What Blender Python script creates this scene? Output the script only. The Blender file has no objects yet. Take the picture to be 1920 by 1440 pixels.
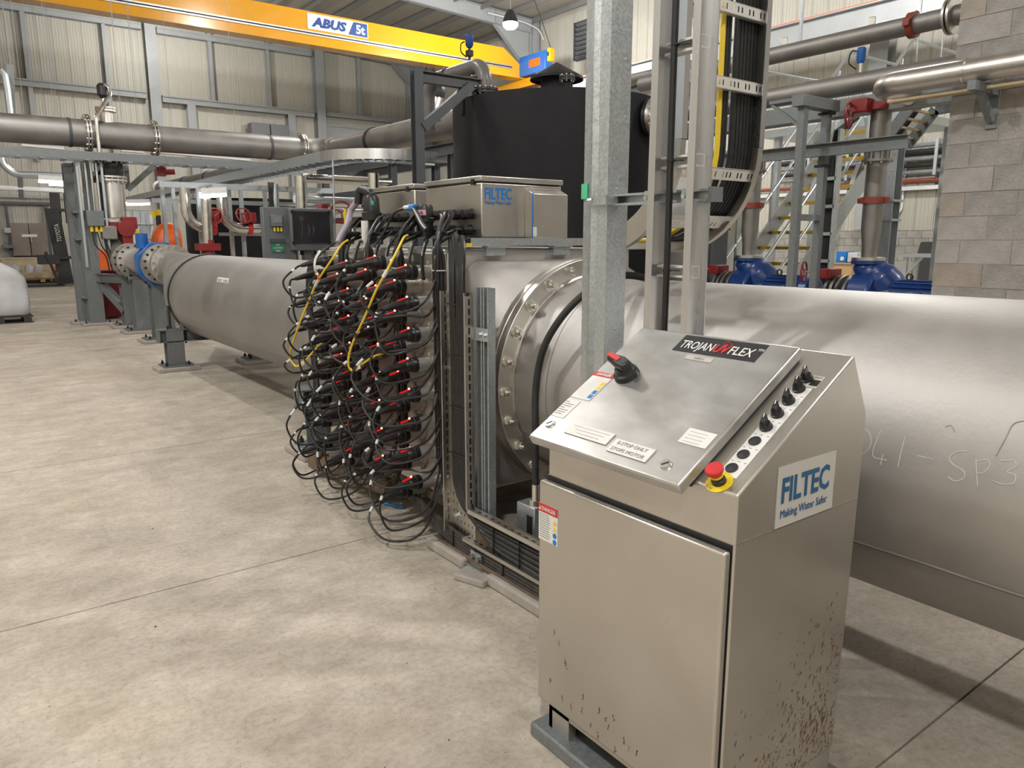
import bpy, bmesh, math, random
from mathutils import Vector as V, Matrix

# ------------------------------------------------------------------ camera, light, exposure
scene = bpy.context.scene
col = scene.collection
cam_data = bpy.data.cameras.new('camera')
cam_data.sensor_width = 36.0
cam_data.lens = 26.25
cam_data.clip_end = 200
cam = bpy.data.objects.new('camera', cam_data)
cam.location = (0, 0, 1.6)
cam.rotation_euler = (math.radians(90 - 10.9), 0, math.radians(-36.8))
col.objects.link(cam)
scene.camera = cam
scene.view_settings.view_transform = 'Standard'
scene.view_settings.look = 'None'
scene.view_settings.gamma = 1.0
scene.view_settings.use_curve_mapping = False
scene.view_settings.exposure = 0.2
world = bpy.data.worlds.new('world')
scene.world = world
world.use_nodes = True
world.node_tree.nodes['Background'].inputs[0].default_value = (0.9, 0.93, 1.0, 1)
world.node_tree.nodes['Background'].inputs[1].default_value = 0.12
scene.cycles.use_adaptive_sampling = True
scene.cycles.adaptive_threshold = 0.08
scene.cycles.adaptive_min_samples = 16
scene.cycles.max_bounces = 4
scene.cycles.diffuse_bounces = 2
scene.cycles.glossy_bounces = 3
scene.cycles.transparent_max_bounces = 6
scene.cycles.caustics_reflective = False
scene.cycles.caustics_refractive = False
scene.cycles.use_denoising = True
LAMP_POWER = 1150.0
LAMP_COLOUR = (1.0, 0.985, 0.97)
# high-bay lamp positions under the roof (x, y, z)
LAMPS = [(14.9, 20.0, 8.255, 1.2, 'round high-bay lamp glowing below the roof rafter'), (14.9, 8.0, 8.8, 0.95, 'high-bay lamp over the stairs, above the picture'),
         (14.9, -4.0, 8.8, 0.8, 'high-bay lamp behind the block wall, above the picture'), (8.5, 17.0, 9.74, 0.45, 'high-bay lamp over the overhead pipe elbow, above the picture'),
         (7.5, 31.0, 9.9, 0.35, 'high-bay lamp by the back wall, above the picture'), (6.5, -2.0, 9.2, 0.75, 'high-bay lamp right of the camera, above the picture'),
         (-3.6, 6.8, 9.0, 0.9, 'high-bay lamp over the open floor, above the picture'), (-3.6, -4.0, 9.0, 1.15, 'high-bay lamp behind the camera'),
         (-5.0, 24.0, 9.0, 0.3, 'high-bay lamp over the bulk bag, above the picture'), (1.4, 11.2, 9.2, 0.5, 'high-bay lamp over the reducer pipe, above the picture')]
random.seed(7)

# ------------------------------------------------------------------ mesh helpers
def perp(d):
    d = V(d).normalized()
    a = V((0, 0, 1)) if abs(d.z) < 0.9 else V((1, 0, 0))
    u = d.cross(a).normalized()
    return u, u.cross(d).normalized()

class MB:
    def __init__(s):
        s.v = []; s.f = []
    def add(s, vs, fs):
        o = len(s.v)
        s.v += [tuple(v) for v in vs]
        s.f += [[i + o for i in f] for f in fs]
        return s
    def box(s, x0, x1, y0, y1, z0, z1):
        vs = [(x, y, z) for z in (z0, z1) for y in (y0, y1) for x in (x0, x1)]
        return s.add(vs, [(0,2,3,1), (4,5,7,6), (0,1,5,4), (2,6,7,3), (0,4,6,2), (1,3,7,5)])
    def obox(s, c, ax, ay, az):
        c, ax, ay, az = V(c), V(ax), V(ay), V(az)
        vs = [c + ax*i + ay*j + az*k for k in (-1, 1) for j in (-1, 1) for i in (-1, 1)]
        return s.add(vs, [(0,2,3,1), (4,5,7,6), (0,1,5,4), (2,6,7,3), (0,4,6,2), (1,3,7,5)])
    def bar(s, p0, p1, w, h, up=(0, 0, 1)):
        p0, p1 = V(p0), V(p1); d = p1 - p0
        up = V(up)
        if abs(d.normalized().dot(up)) > 0.95: up = V((0, 1, 0))
        r = d.cross(up).normalized(); u = r.cross(d).normalized()
        return s.obox((p0+p1)/2, r*w/2, d/2, u*h/2)
    def cyl(s, p0, p1, r0, r1=None, n=20, cap=True):
        return s.loft([(p0, r0), (p1, r0 if r1 is None else r1)], n, cap)
    def loft(s, rings, n=20, cap=True):
        # rings: (centre, radius); axis from first to last centre
        d = V(rings[-1][0]) - V(rings[0][0])
        if d.length < 1e-7: d = V((0, 0, 1))
        u, w = perp(d); vs = []; fs = []
        for c, r in rings:
            c = V(c)
            vs += [c + u*(r*math.cos(2*math.pi*k/n)) + w*(r*math.sin(2*math.pi*k/n)) for k in range(n)]
        for i in range(len(rings)-1):
            for k in range(n):
                a = i*n + k; b = i*n + (k+1) % n
                fs.append((a, b, b+n, a+n))
        if cap:
            fs.append(tuple(range(n))[::-1]); o = (len(rings)-1)*n
            fs.append(tuple(o+k for k in range(n)))
        return s.add(vs, fs)
    def ring(s, p0, p1, ro, ri, n=32):
        p0, p1 = V(p0), V(p1); u, w = perp(p1-p0); vs = []; fs = []
        for c, r in ((p0, ri), (p0, ro), (p1, ro), (p1, ri)):
            vs += [c + u*(r*math.cos(2*math.pi*k/n)) + w*(r*math.sin(2*math.pi*k/n)) for k in range(n)]
        for i in range(4):
            for k in range(n):
                a = i*n+k; b = i*n+(k+1) % n; j = ((i+1) % 4 - i)*n
                fs.append((a, b, b+j, a+j))
        return s.add(vs, fs)
    def tube(s, pts, r, n=8, cap=True):
        pts = [V(p) for p in pts]; rs = r if isinstance(r, (list, tuple)) else [r]*len(pts)
        vs = []; fs = []; u = None
        for i, p in enumerate(pts):
            d = (pts[min(i+1, len(pts)-1)] - pts[max(i-1, 0)])
            if d.length < 1e-9: d = V((0, 0, 1))
            d.normalize()
            if u is None: u, _ = perp(d)
            u = (u - d*u.dot(d))
            u = u.normalized() if u.length > 1e-6 else perp(d)[0]
            w = d.cross(u)
            vs += [p + u*(rs[i]*math.cos(2*math.pi*k/n)) + w*(rs[i]*math.sin(2*math.pi*k/n)) for k in range(n)]
        for i in range(len(pts)-1):
            for k in range(n):
                a = i*n+k; b = i*n+(k+1) % n
                fs.append((a, b, b+n, a+n))
        if cap:
            fs.append(tuple(range(n))[::-1]); o = (len(pts)-1)*n
            fs.append(tuple(o+k for k in range(n)))
        return s.add(vs, fs)
    def sweep(s, prof, p0, p1, right, up):
        # closed 2-D profile [(r,u)] swept straight from p0 to p1
        p0, p1, right, up = V(p0), V(p1), V(right), V(up); n = len(prof)
        vs = [p + right*a + up*b for p in (p0, p1) for a, b in prof]
        fs = [(k, (k+1) % n, (k+1) % n + n, k+n) for k in range(n)]
        fs += [tuple(range(n))[::-1], tuple(n+k for k in range(n))]
        return s.add(vs, fs)
    def sweeppath(s, prof, pts, side):
        # closed profile (a along side, b along normal) swept along a path lying in the plane across side
        side = V(side).normalized(); n = len(prof); vs = []; fs = []
        pts = [V(p) for p in pts]
        for i, p in enumerate(pts):
            d = (pts[min(i+1, len(pts)-1)] - pts[max(i-1, 0)]).normalized()
            nn = side.cross(d).normalized()
            vs += [p + side*a + nn*b for a, b in prof]
        for i in range(len(pts)-1):
            for k in range(n):
                a = i*n+k; b = i*n+(k+1) % n
                fs.append((a, b, b+n, a+n))
        fs += [tuple(range(n))[::-1], tuple((len(pts)-1)*n+k for k in range(n))]
        return s.add(vs, fs)
    def perf(s, o, u, w, nu, nw, hole, t=0.0):
        # plate o + i*u + j*w (cell vectors) with the cells left out for which hole(i,j) holds
        o, u, w = V(o), V(u), V(w)
        vs = [o + u*i + w*j for j in range(nw+1) for i in range(nu+1)]
        fs = [(j*(nu+1)+i, j*(nu+1)+i+1, (j+1)*(nu+1)+i+1, (j+1)*(nu+1)+i)
              for j in range(nw) for i in range(nu) if not hole(i, j)]
        return s.add(vs, fs)

def IPROF(b, h, t=0.012):
    b /= 2; h /= 2
    return [(-b,-h), (b,-h), (b,-h+t), (t/2,-h+t), (t/2,h-t), (b,h-t), (b,h), (-b,h), (-b,h-t), (-t/2,h-t), (-t/2,-h+t), (-b,-h+t)]
def CPROF(b, h, t=0.006):
    # channel open towards +r, web at r=0
    h /= 2
    return [(0,-h), (b,-h), (b,-h+t), (t,-h+t), (t,h-t), (b,h-t), (b,h), (0,h)]
def STRUT(w=0.041, t=0.003, lip=0.008):
    h = w/2
    return [(0,-h), (w,-h), (w,-h+lip), (w-t,-h+lip), (w-t,-h+t), (t,-h+t), (t,h-t), (w-t,h-t), (w-t,h-lip), (w,h-lip), (w,h), (0,h)]

LOC = {}
def prop(o, label=None, cat=None, group=None, kind=None):
    if label: o['label'] = label
    if cat: o['category'] = cat
    if group: o['group'] = group
    if kind: o['kind'] = kind
    return o
def T(name, label, cat, loc=(0, 0, 0), group=None):
    o = bpy.data.objects.new(name, None); col.objects.link(o)
    o.location = loc; o.empty_display_size = 0.1
    LOC[o.name] = V(loc)
    return prop(o, label, cat, group)
def root_loc(o):
    return LOC.get(o.name, V((0, 0, 0)))
def mesh(name, mb, mat, off=V((0, 0, 0)), sharp=35):
    me = bpy.data.meshes.new(name)
    me.from_pydata([tuple(V(v) - off) for v in mb.v], [], mb.f)
    bm = bmesh.new(); bm.from_mesh(me)
    bmesh.ops.recalc_face_normals(bm, faces=bm.faces)
    bm.to_mesh(me); bm.free()
    me.materials.append(MAT[mat] if isinstance(mat, str) else mat)
    me.polygons.foreach_set('use_smooth', [True]*len(me.polygons))
    me.set_sharp_from_angle(angle=math.radians(sharp))
    return me
def O(name, mb, mat, parent=None, label=None, cat=None, group=None, kind=None, bevel=0, sharp=35):
    if parent is not None:
        off = root_loc(parent)
    else:
        xs = [v[0] for v in mb.v]; ys = [v[1] for v in mb.v]; zs = [v[2] for v in mb.v]
        off = V(((min(xs)+max(xs))/2, (min(ys)+max(ys))/2, min(zs)))
    o = bpy.data.objects.new(name, mesh(name, mb, mat, off, sharp)); col.objects.link(o)
    if parent is not None: o.parent = parent
    else: o.location = off
    LOC[o.name] = off
    if bevel:
        m = o.modifiers.new('bevel', 'BEVEL'); m.width = bevel; m.segments = 2; m.limit_method = 'ANGLE'; m.angle_limit = math.radians(40)
    return prop(o, label, cat, group, kind)
def I(name, me, parent, loc, rot=None, scale=None):
    # another user of a mesh made in local coordinates
    o = bpy.data.objects.new(name, me); col.objects.link(o)
    if parent is not None: o.parent = parent; o.location = V(loc) - root_loc(parent)
    else: o.location = loc
    LOC[o.name] = V(loc)
    if rot is not None:
        o.rotation_mode = 'QUATERNION'; o.rotation_quaternion = rot
    if scale is not None: o.scale = scale
    return o
def quat(z, x=None):
    # rotation that takes local +Z to z
    return V((0, 0, 1)).rotation_difference(V(z).normalized())
def basis_quat(x, y, z):
    m = Matrix((V(x).normalized(), V(y).normalized(), V(z).normalized())).transposed()
    return m.to_quaternion()

def arc(c, u, w, r, a0, a1, n):
    c, u, w = V(c), V(u), V(w)
    return [c + u*(r*math.cos(math.radians(a0+(a1-a0)*i/n))) + w*(r*math.sin(math.radians(a0+(a1-a0)*i/n))) for i in range(n+1)]
def smooth(pts, k=6):
    # Catmull-Rom through pts
    P = [V(p) for p in pts]; P = [P[0]*2-P[1]] + P + [P[-1]*2-P[-2]]; out = []
    for i in range(1, len(P)-2):
        for j in range(k):
            t = j/k
            a, b, c, d = P[i-1], P[i], P[i+1], P[i+2]
            out.append(0.5*((2*b) + (c-a)*t + (2*a-5*b+4*c-d)*t*t + (3*b-a-3*c+d)*t*t*t))
    out.append(P[-2]); return out
def fillet(pts, r, n=6):
    # polyline with rounded corners
    P = [V(p) for p in pts]; out = [P[0]]
    for i in range(1, len(P)-1):
        a = (P[i-1]-P[i]); b = (P[i+1]-P[i]); q = min(r, a.length*0.49, b.length*0.49)
        p0 = P[i]+a.normalized()*q; p1 = P[i]+b.normalized()*q
        for j in range(n+1):
            t = j/n
            out.append(p0*(1-t)**2 + P[i]*2*t*(1-t) + p1*t*t)
    out.append(P[-1]); return out

def text(name, body, size, o, right, up, mat, parent, shear=0, bold=0.0, spacing=1.0, align='LEFT', squash=1.0, lift=0.0008, width=None):
    cu = bpy.data.curves.new(name, 'FONT'); cu.body = body; cu.size = size; cu.shear = shear
    cu.offset = bold; cu.space_character = spacing; cu.align_x = align; cu.resolution_u = 2
    cu.extrude = 0.0004
    ob = bpy.data.objects.new(name, cu); col.objects.link(ob)
    dg = bpy.context.evaluated_depsgraph_get(); dg.update()
    me = bpy.data.meshes.new_from_object(ob.evaluated_get(dg))
    bpy.data.objects.remove(ob)
    me.materials.clear(); me.materials.append(MAT[mat])
    right = V(right).normalized(); up = V(up).normalized(); nrm = right.cross(up)
    if width:
        xs = [v.co.x for v in me.vertices]; squash = width/(max(xs)-min(xs))
        for v in me.vertices: v.co.x -= min(xs)
    for v in me.vertices:
        p = V(v.co); v.co = right*p.x*squash + up*p.y + nrm*(p.z + lift) + (V(o) - root_loc(parent))
    t = bpy.data.objects.new(name, me); col.objects.link(t); t.parent = parent
    LOC[t.name] = root_loc(parent)
    return t
def plate(o, u, w, nrm, t=0.001):
    # thin sheet with corner o, edges u and w, thickness t along nrm
    o, u, w, nrm = V(o), V(u), V(w), V(nrm).normalized()
    return MB().obox(o + u/2 + w/2 + nrm*t/2, u/2, w/2, nrm*t/2)

# ------------------------------------------------------------------ materials
MAT = {}
def M(name, c, rough=0.5, metal=0.0, noise=0.0, nscale=8.0, c2=None, bump=0.0, bscale=40.0, rvar=0.0, stretch=None, spec=0.5, emit=None, estr=0.0, alpha=1.0, coat=0.0, voro=None):
    m = bpy.data.materials.new(name); m.use_nodes = True; MAT[name] = m
    nt = m.node_tree; N = nt.nodes; L = nt.links; b = N['Principled BSDF']
    b.inputs['Base Color'].default_value = (*c, 1); b.inputs['Roughness'].default_value = rough
    b.inputs['Metallic'].default_value = metal; b.inputs['Specular IOR Level'].default_value = spec
    b.inputs['Coat Weight'].default_value = coat
    if emit: b.inputs['Emission Color'].default_value = (*emit, 1); b.inputs['Emission Strength'].default_value = estr
    if alpha < 1: b.inputs['Alpha'].default_value = alpha
    co = None
    def coords():
        nonlocal co
        if co is None:
            tc = N.new('ShaderNodeTexCoord'); mp = N.new('ShaderNodeMapping')
            if stretch: mp.inputs['Scale'].default_value = stretch
            L.new(tc.outputs['Object'], mp.inputs['Vector']); co = mp.outputs['Vector']
        return co
    if noise or rvar or c2:
        t = N.new('ShaderNodeTexNoise'); t.inputs['Scale'].default_value = nscale; t.inputs['Detail'].default_value = 6; t.inputs['Roughness'].default_value = 0.65
        L.new(coords(), t.inputs['Vector'])
        src = t.outputs['Fac']
        if voro:
            vo = N.new('ShaderNodeTexVoronoi'); vo.inputs['Scale'].default_value = voro; L.new(coords(), vo.inputs['Vector'])
            mx = N.new('ShaderNodeMix'); mx.inputs[0].default_value = 0.55
            sp = N.new('ShaderNodeSeparateColor'); L.new(vo.outputs['Color'], sp.inputs[0])
            L.new(t.outputs['Fac'], mx.inputs[2]); L.new(sp.outputs[0], mx.inputs[3]); src = mx.outputs[0]
        r = N.new('ShaderNodeValToRGB'); e = r.color_ramp.elements
        e[0].position = 0.32; e[1].position = 0.68
        lo = c2 if c2 else tuple(x*(1-noise) for x in c)
        hi = c if c2 else tuple(min(1, x*(1+noise)) for x in c)
        e[0].color = (*lo, 1); e[1].color = (*hi, 1)
        L.new(src, r.inputs[0]); L.new(r.outputs[0], b.inputs['Base Color'])
        if rvar:
            mr = N.new('ShaderNodeMapRange'); mr.inputs[1].default_value = 0.3; mr.inputs[2].default_value = 0.7
            mr.inputs[3].default_value = max(0, rough-rvar); mr.inputs[4].default_value = min(1, rough+rvar)
            L.new(src, mr.inputs[0]); L.new(mr.outputs[0], b.inputs['Roughness'])
    if bump:
        t2 = N.new('ShaderNodeTexNoise'); t2.inputs['Scale'].default_value = bscale; t2.inputs['Detail'].default_value = 5
        L.new(coords(), t2.inputs['Vector'])
        bp = N.new('ShaderNodeBump'); bp.inputs['Strength'].default_value = bump; bp.inputs['Distance'].default_value = 0.02
        L.new(t2.outputs['Fac'], bp.inputs['Height']); L.new(bp.outputs['Normal'], b.inputs['Normal'])
    return m

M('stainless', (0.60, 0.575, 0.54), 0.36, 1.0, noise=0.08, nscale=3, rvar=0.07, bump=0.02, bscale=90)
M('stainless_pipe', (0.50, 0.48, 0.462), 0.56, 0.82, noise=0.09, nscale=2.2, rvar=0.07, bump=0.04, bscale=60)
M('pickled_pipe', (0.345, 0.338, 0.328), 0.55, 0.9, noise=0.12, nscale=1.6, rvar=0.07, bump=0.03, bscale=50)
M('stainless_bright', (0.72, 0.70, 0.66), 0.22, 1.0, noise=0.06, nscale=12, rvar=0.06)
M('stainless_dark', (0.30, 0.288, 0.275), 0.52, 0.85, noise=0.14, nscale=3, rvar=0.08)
M('galv', (0.52, 0.56, 0.585), 0.38, 0.82, noise=0.09, nscale=40, rvar=0.06, voro=130)
M('galv_dull', (0.20, 0.215, 0.22), 0.55, 0.3, noise=0.10, nscale=9, rvar=0.06, voro=90)
M('alu', (0.66, 0.665, 0.68), 0.30, 1.0, noise=0.05, nscale=14, rvar=0.05, stretch=(1, 1, 0.1))
M('alu_rung', (0.86, 0.85, 0.82), 0.4, 0.6)
M('grey_paint', (0.22, 0.235, 0.24), 0.5, 0.1, noise=0.1, nscale=4)
M('dark_grey_paint', (0.075, 0.08, 0.09), 0.5, 0.1, noise=0.12, nscale=6)
M('grey_steel', (0.30, 0.32, 0.325), 0.5, 0.3, noise=0.12, nscale=4)
M('plastic_grey', (0.16, 0.17, 0.18), 0.45, noise=0.05)
M('black_plastic', (0.016, 0.016, 0.017), 0.38, noise=0.2, nscale=20)
M('black_rubber', (0.02, 0.02, 0.021), 0.55, noise=0.3, nscale=25)
M('cable_black', (0.014, 0.014, 0.0145), 0.40, noise=0.3, nscale=30)
M('cable_dusty', (0.05, 0.044, 0.038), 0.7, noise=0.35, nscale=30)
M('tank_black', (0.011, 0.0105, 0.013), 0.6, noise=0.2, nscale=5, bump=0.03, bscale=30, spec=0.25)
M('tank_lid', (0.22, 0.21, 0.205), 0.6)
M('lamp_sleeve', (0.56, 0.535, 0.50), 0.42, 0.7, noise=0.1, nscale=20)
M('pvc_grey', (0.13, 0.12, 0.12), 0.35, noise=0.08)
M('yellow_paint', (0.64, 0.29, 0.006), 0.22, noise=0.03, coat=0.3)
M('yellow', (0.85, 0.62, 0.02), 0.45)
M('yellow_cable', (0.85, 0.60, 0.04), 0.4)
M('safety_yellow', (0.62, 0.40, 0.03), 0.6, noise=0.15)
M('blue_paint', (0.012, 0.05, 0.21), 0.28, coat=0.3, noise=0.08)
M('blue_valve', (0.015, 0.12, 0.42), 0.35, noise=0.08)
M('blue_ink', (0.02, 0.10, 0.22), 0.5)
M('blue_print', (0.015, 0.20, 0.62), 0.5)
M('navy', (0.01, 0.05, 0.22), 0.45)
M('red_paint', (0.25, 0.02, 0.02), 0.42, noise=0.1)
M('coupling_red', (0.27, 0.05, 0.03), 0.5, noise=0.12)
M('bin_red', (0.20, 0.012, 0.014), 0.5, noise=0.08)
M('red', (0.62, 0.03, 0.03), 0.4)
M('orange', (0.85, 0.13, 0.01), 0.4, noise=0.05)
M('orange_rail', (0.70, 0.11, 0.03), 0.5)
M('white', (0.80, 0.80, 0.78), 0.5)
M('white_sheet', (0.72, 0.72, 0.70), 0.55, noise=0.05)
M('label_white', (0.78, 0.77, 0.74), 0.55)
M('label_grey', (0.52, 0.50, 0.47), 0.55)
M('print_grey', (0.30, 0.30, 0.30), 0.6)
M('black', (0.012, 0.012, 0.012), 0.5)
M('badge_black', (0.02, 0.02, 0.022), 0.5)
M('lilac', (0.42, 0.37, 0.45), 0.5)
M('pink', (0.75, 0.42, 0.48), 0.5)
M('green', (0.02, 0.22, 0.12), 0.5)
M('mint', (0.10, 0.55, 0.32), 0.6)
M('teal', (0.05, 0.45, 0.42), 0.4)
M('timber', (0.50, 0.33, 0.17), 0.75, noise=0.2, nscale=5, stretch=(1, 8, 8))
M('timber_light', (0.62, 0.50, 0.33), 0.75, noise=0.15, nscale=5)
M('timber_dark', (0.05, 0.045, 0.04), 0.8, noise=0.2)
M('bag', (0.62, 0.62, 0.64), 0.8, noise=0.06, nscale=3, bump=0.25, bscale=9)
M('ibc', (0.68, 0.70, 0.72), 0.45)
M('grout', (0.42, 0.38, 0.345), 0.9, noise=0.14, nscale=9, bump=0.1, bscale=60)
M('rust', (0.16, 0.075, 0.025), 0.85, noise=0.3, nscale=40)
M('gravel', (0.02, 0.017, 0.015), 0.9)
M('mud', (0.18, 0.13, 0.09), 0.9, noise=0.2, nscale=10)
M('wall_panel', (0.53, 0.51, 0.44), 0.55, noise=0.03, nscale=1.5)
M('wall_steel', (0.36, 0.375, 0.38), 0.5, noise=0.06, nscale=2)
M('roof_sheet', (0.42, 0.39, 0.33), 0.5, noise=0.08, nscale=1, metal=0.2)
M('purlin', (0.25, 0.25, 0.24), 0.5, metal=0.3)
M('block', (0.335, 0.315, 0.295), 0.92, noise=0.22, nscale=3.5, bump=0.5, bscale=45)
M('block_light', (0.39, 0.365, 0.345), 0.92, noise=0.18, nscale=3.5, bump=0.35, bscale=55)
M('block_warm', (0.36, 0.315, 0.27), 0.92, noise=0.2, nscale=3.5, bump=0.35, bscale=55)
M('mortar', (0.43, 0.41, 0.385), 0.95, noise=0.15, nscale=3, bump=0.3, bscale=70)
M('hatch', (0.21, 0.175, 0.15), 0.45, 0.4, noise=0.1, nscale=2)
M('dado', (0.36, 0.35, 0.31), 0.92, noise=0.15, nscale=2.5)
M('floor_plinth', (0.58, 0.55, 0.47), 0.8, noise=0.1)
M('lamp_glow', (1, 1, 1), 0.5, emit=(1.0, 0.93, 0.80), estr=60.0)
M('tube_glow', (1, 1, 1), 0.5, emit=(0.95, 0.98, 1.0), estr=9.0)
M('led', (1, 0.3, 0.2), 0.4, emit=(1.0, 0.13, 0.08), estr=9.0)
M('led_glow_paint', (0.5, 0.01, 0.01), 0.4, emit=(1.0, 0.012, 0.01), estr=0.32)  # dim red glow of the status light, painted on as emission
M('clear_cover', (0.05, 0.05, 0.055), 0.12, alpha=0.5)
M('display', (0.22, 0.27, 0.26), 0.3)

# concrete floor: mottled, with faint stains and dusty patches
def floor_material():
    m = bpy.data.materials.new('concrete_floor'); m.use_nodes = True; MAT['concrete'] = m
    nt = m.node_tree; N = nt.nodes; L = nt.links; b = N['Principled BSDF']
    g = N.new('ShaderNodeNewGeometry')
    def noise(sc, det=6, ro=0.6, st=None):
        t = N.new('ShaderNodeTexNoise'); t.inputs['Scale'].default_value = sc; t.inputs['Detail'].default_value = det; t.inputs['Roughness'].default_value = ro
        if st:
            mp = N.new('ShaderNodeMapping'); mp.inputs['Scale'].default_value = st; L.new(g.outputs['Position'], mp.inputs['Vector']); L.new(mp.outputs['Vector'], t.inputs['Vector'])
        else: L.new(g.outputs['Position'], t.inputs['Vector'])
        return t.outputs['Fac']
    def ramp(src, p0, c0, p1, c1):
        r = N.new('ShaderNodeValToRGB'); e = r.color_ramp.elements
        e[0].position = p0; e[0].color = (*c0, 1); e[1].position = p1; e[1].color = (*c1, 1); L.new(src, r.inputs[0]); return r.outputs[0]
    def mix(a, bb, f, mode='MIX'):
        x = N.new('ShaderNodeMix'); x.data_type = 'RGBA'; x.blend_type = mode
        if isinstance(f, float): x.inputs[0].default_value = f
        else: L.new(f, x.inputs[0])
        L.new(a, x.inputs[6]); L.new(bb, x.inputs[7]); return x.outputs[2]
    base = ramp(noise(1.1), 0.30, (0.49, 0.435, 0.37), 0.72, (0.66, 0.60, 0.525))
    streak = ramp(noise(2.6, 8, 0.7, (1.0, 1.25, 1)), 0.34, (0.78, 0.765, 0.74), 0.60, (1.06, 1.06, 1.06))
    base = mix(base, streak, 0.9, 'MULTIPLY')
    fine = ramp(noise(38, 4, 0.8), 0.32, (0.74, 0.72, 0.69), 0.56, (1.04, 1.04, 1.03))
    base = mix(base, fine, 0.8, 'MULTIPLY')
    mid = ramp(noise(7.5, 7, 0.75), 0.36, (0.74, 0.70, 0.64), 0.58, (1.06, 1.05, 1.04))
    base = mix(base, mid, 0.5, 'MULTIPLY')
    stain = ramp(noise(0.55, 3, 0.5), 0.55, (1, 1, 1), 0.72, (0.76, 0.69, 0.58))
    base = mix(base, stain, 0.8, 'MULTIPLY')
    speck = ramp(noise(75, 2, 0.4), 0.245, (0.35, 0.32, 0.28), 0.275, (1, 1, 1))
    base = mix(base, speck, 0.8, 'MULTIPLY')
    L.new(base, b.inputs['Base Color'])
    rr = N.new('ShaderNodeMapRange'); rr.inputs[3].default_value = 0.50; rr.inputs[4].default_value = 0.78; L.new(noise(1.8), rr.inputs[0]); L.new(rr.outputs[0], b.inputs['Roughness'])
    bp = N.new('ShaderNodeBump'); bp.inputs['Strength'].default_value = 0.12; bp.inputs['Distance'].default_value = 0.01; L.new(noise(30), bp.inputs['Height']); L.new(bp.outputs['Normal'], b.inputs['Normal'])
floor_material()

# brushed sheet of the console: smudges and a slight warm tarnish
def console_material(name, base, rough, tarn, ns=3.0, st=(1, 1, 1), det=2):
    m = bpy.data.materials.new(name); m.use_nodes = True; MAT[name] = m
    nt = m.node_tree; N = nt.nodes; L = nt.links; b = N['Principled BSDF']
    b.inputs['Metallic'].default_value = 0.88
    tc = N.new('ShaderNodeTexCoord')
    def noise(sc, st=(1, 1, 1), det=5):
        mp = N.new('ShaderNodeMapping'); mp.inputs['Scale'].default_value = st; L.new(tc.outputs['Object'], mp.inputs['Vector'])
        t = N.new('ShaderNodeTexNoise'); t.inputs['Scale'].default_value = sc; t.inputs['Detail'].default_value = det; L.new(mp.outputs['Vector'], t.inputs['Vector']); return t.outputs['Fac']
    r = N.new('ShaderNodeValToRGB'); e = r.color_ramp.elements; e[0].position = 0.2; e[1].position = 0.8
    e[0].color = (*tarn, 1); e[1].color = (*base, 1); L.new(noise(ns, st, det), r.inputs[0]); L.new(r.outputs[0], b.inputs['Base Color'])
    mr = N.new('ShaderNodeMapRange'); mr.inputs[1].default_value = 0.2; mr.inputs[2].default_value = 0.8; mr.inputs[3].default_value = rough-0.05; mr.inputs[4].default_value = rough+0.09
    L.new(noise(7, (1, 1, 1), 6), mr.inputs[0]); L.new(mr.outputs[0], b.inputs['Roughness'])
    bp = N.new('ShaderNodeBump'); bp.inputs['Strength'].default_value = 0.03; bp.inputs['Distance'].default_value = 0.002
    L.new(noise(60, (1, 1, 14), 2), bp.inputs['Height']); L.new(bp.outputs['Normal'], b.inputs['Normal'])
console_material('console_sheet', (0.61, 0.585, 0.545), 0.31, (0.50, 0.47, 0.42))
console_material('console_lid', (0.66, 0.655, 0.645), 0.34, (0.40, 0.39, 0.375), 6.0, (2.2, 1, 2.2), 5)

# ------------------------------------------------------------------ the hall
XR, YB, XL, YF = 21.0, 35.0, -9.0, -9.0
def structure(o):
    o['kind'] = 'structure'; return o
floor = structure(O('floor', MB().box(XL, XR+0.3, YF, YB+0.3, -0.30, -0.012), 'gravel'))
jy = [YF, -6.84, -4.24, -1.64, 0.96, 3.56, 6.16, 8.76, 11.36, 13.96, 18.6, 23.8, 29.0, YB+0.3]
jx = [XL, -2.2, 6.2, 13.6, XR+0.3]
for a in range(len(jy)-1):
    for b in range(len(jx)-1):
        g = 0.004
        O('floor_slab', MB().box(jx[b]+g, jx[b+1]-g, jy[a]+g, jy[a+1]-g, -0.14, 0.0), 'concrete', floor)

def panel_mesh(name, w, h, up_axis):
    # profiled cladding sheet seen from inside: flat pans with small ribs; runs along +X, height +Z, depth +Y
    prof = []; n = 5; s = w/n
    for k in range(n):
        x = k*s
        prof += [(x+0.004 if k == 0 else x, 0.012 if k == 0 else 0.0), (x+s*0.40, 0.0), (x+s*0.46, -0.010), (x+s*0.54, -0.010), (x+s*0.60, 0.0)]
    prof += [(w-0.004, 0.0), (w, 0.012)]
    vs = [(x, y, z) for z in (0, h) for x, y in prof]; m = len(prof)
    return mesh(name, MB().add(vs, [(k, k+1, k+1+m, k+m) for k in range(m-1)]), 'wall_panel', sharp=20)
wb = structure(O('wall_back', MB().box(XL, XR+0.3, YB+0.03, YB+0.25, 0, 12.6), 'wall_steel'))
pm = panel_mesh('wall_panel', 0.5, 12.0, 'Z')
for k in range(42):
    I('wall_panel', pm, wb, (0.2+k*0.5, YB, 0))
I('wall_panel', mesh('wall_panel_wide', MB().box(0, 9.2, 0, 0.02, 0, 12), 'wall_panel'), wb, (XL, YB, 0))
wr = structure(O('wall_right', MB().box(XR+0.03, XR+0.25, YF, YB+0.25, 0, 10.6), 'wall_steel'))
pr = panel_mesh('wall_panel_side', 0.5, 8.7, 'Z')
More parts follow.
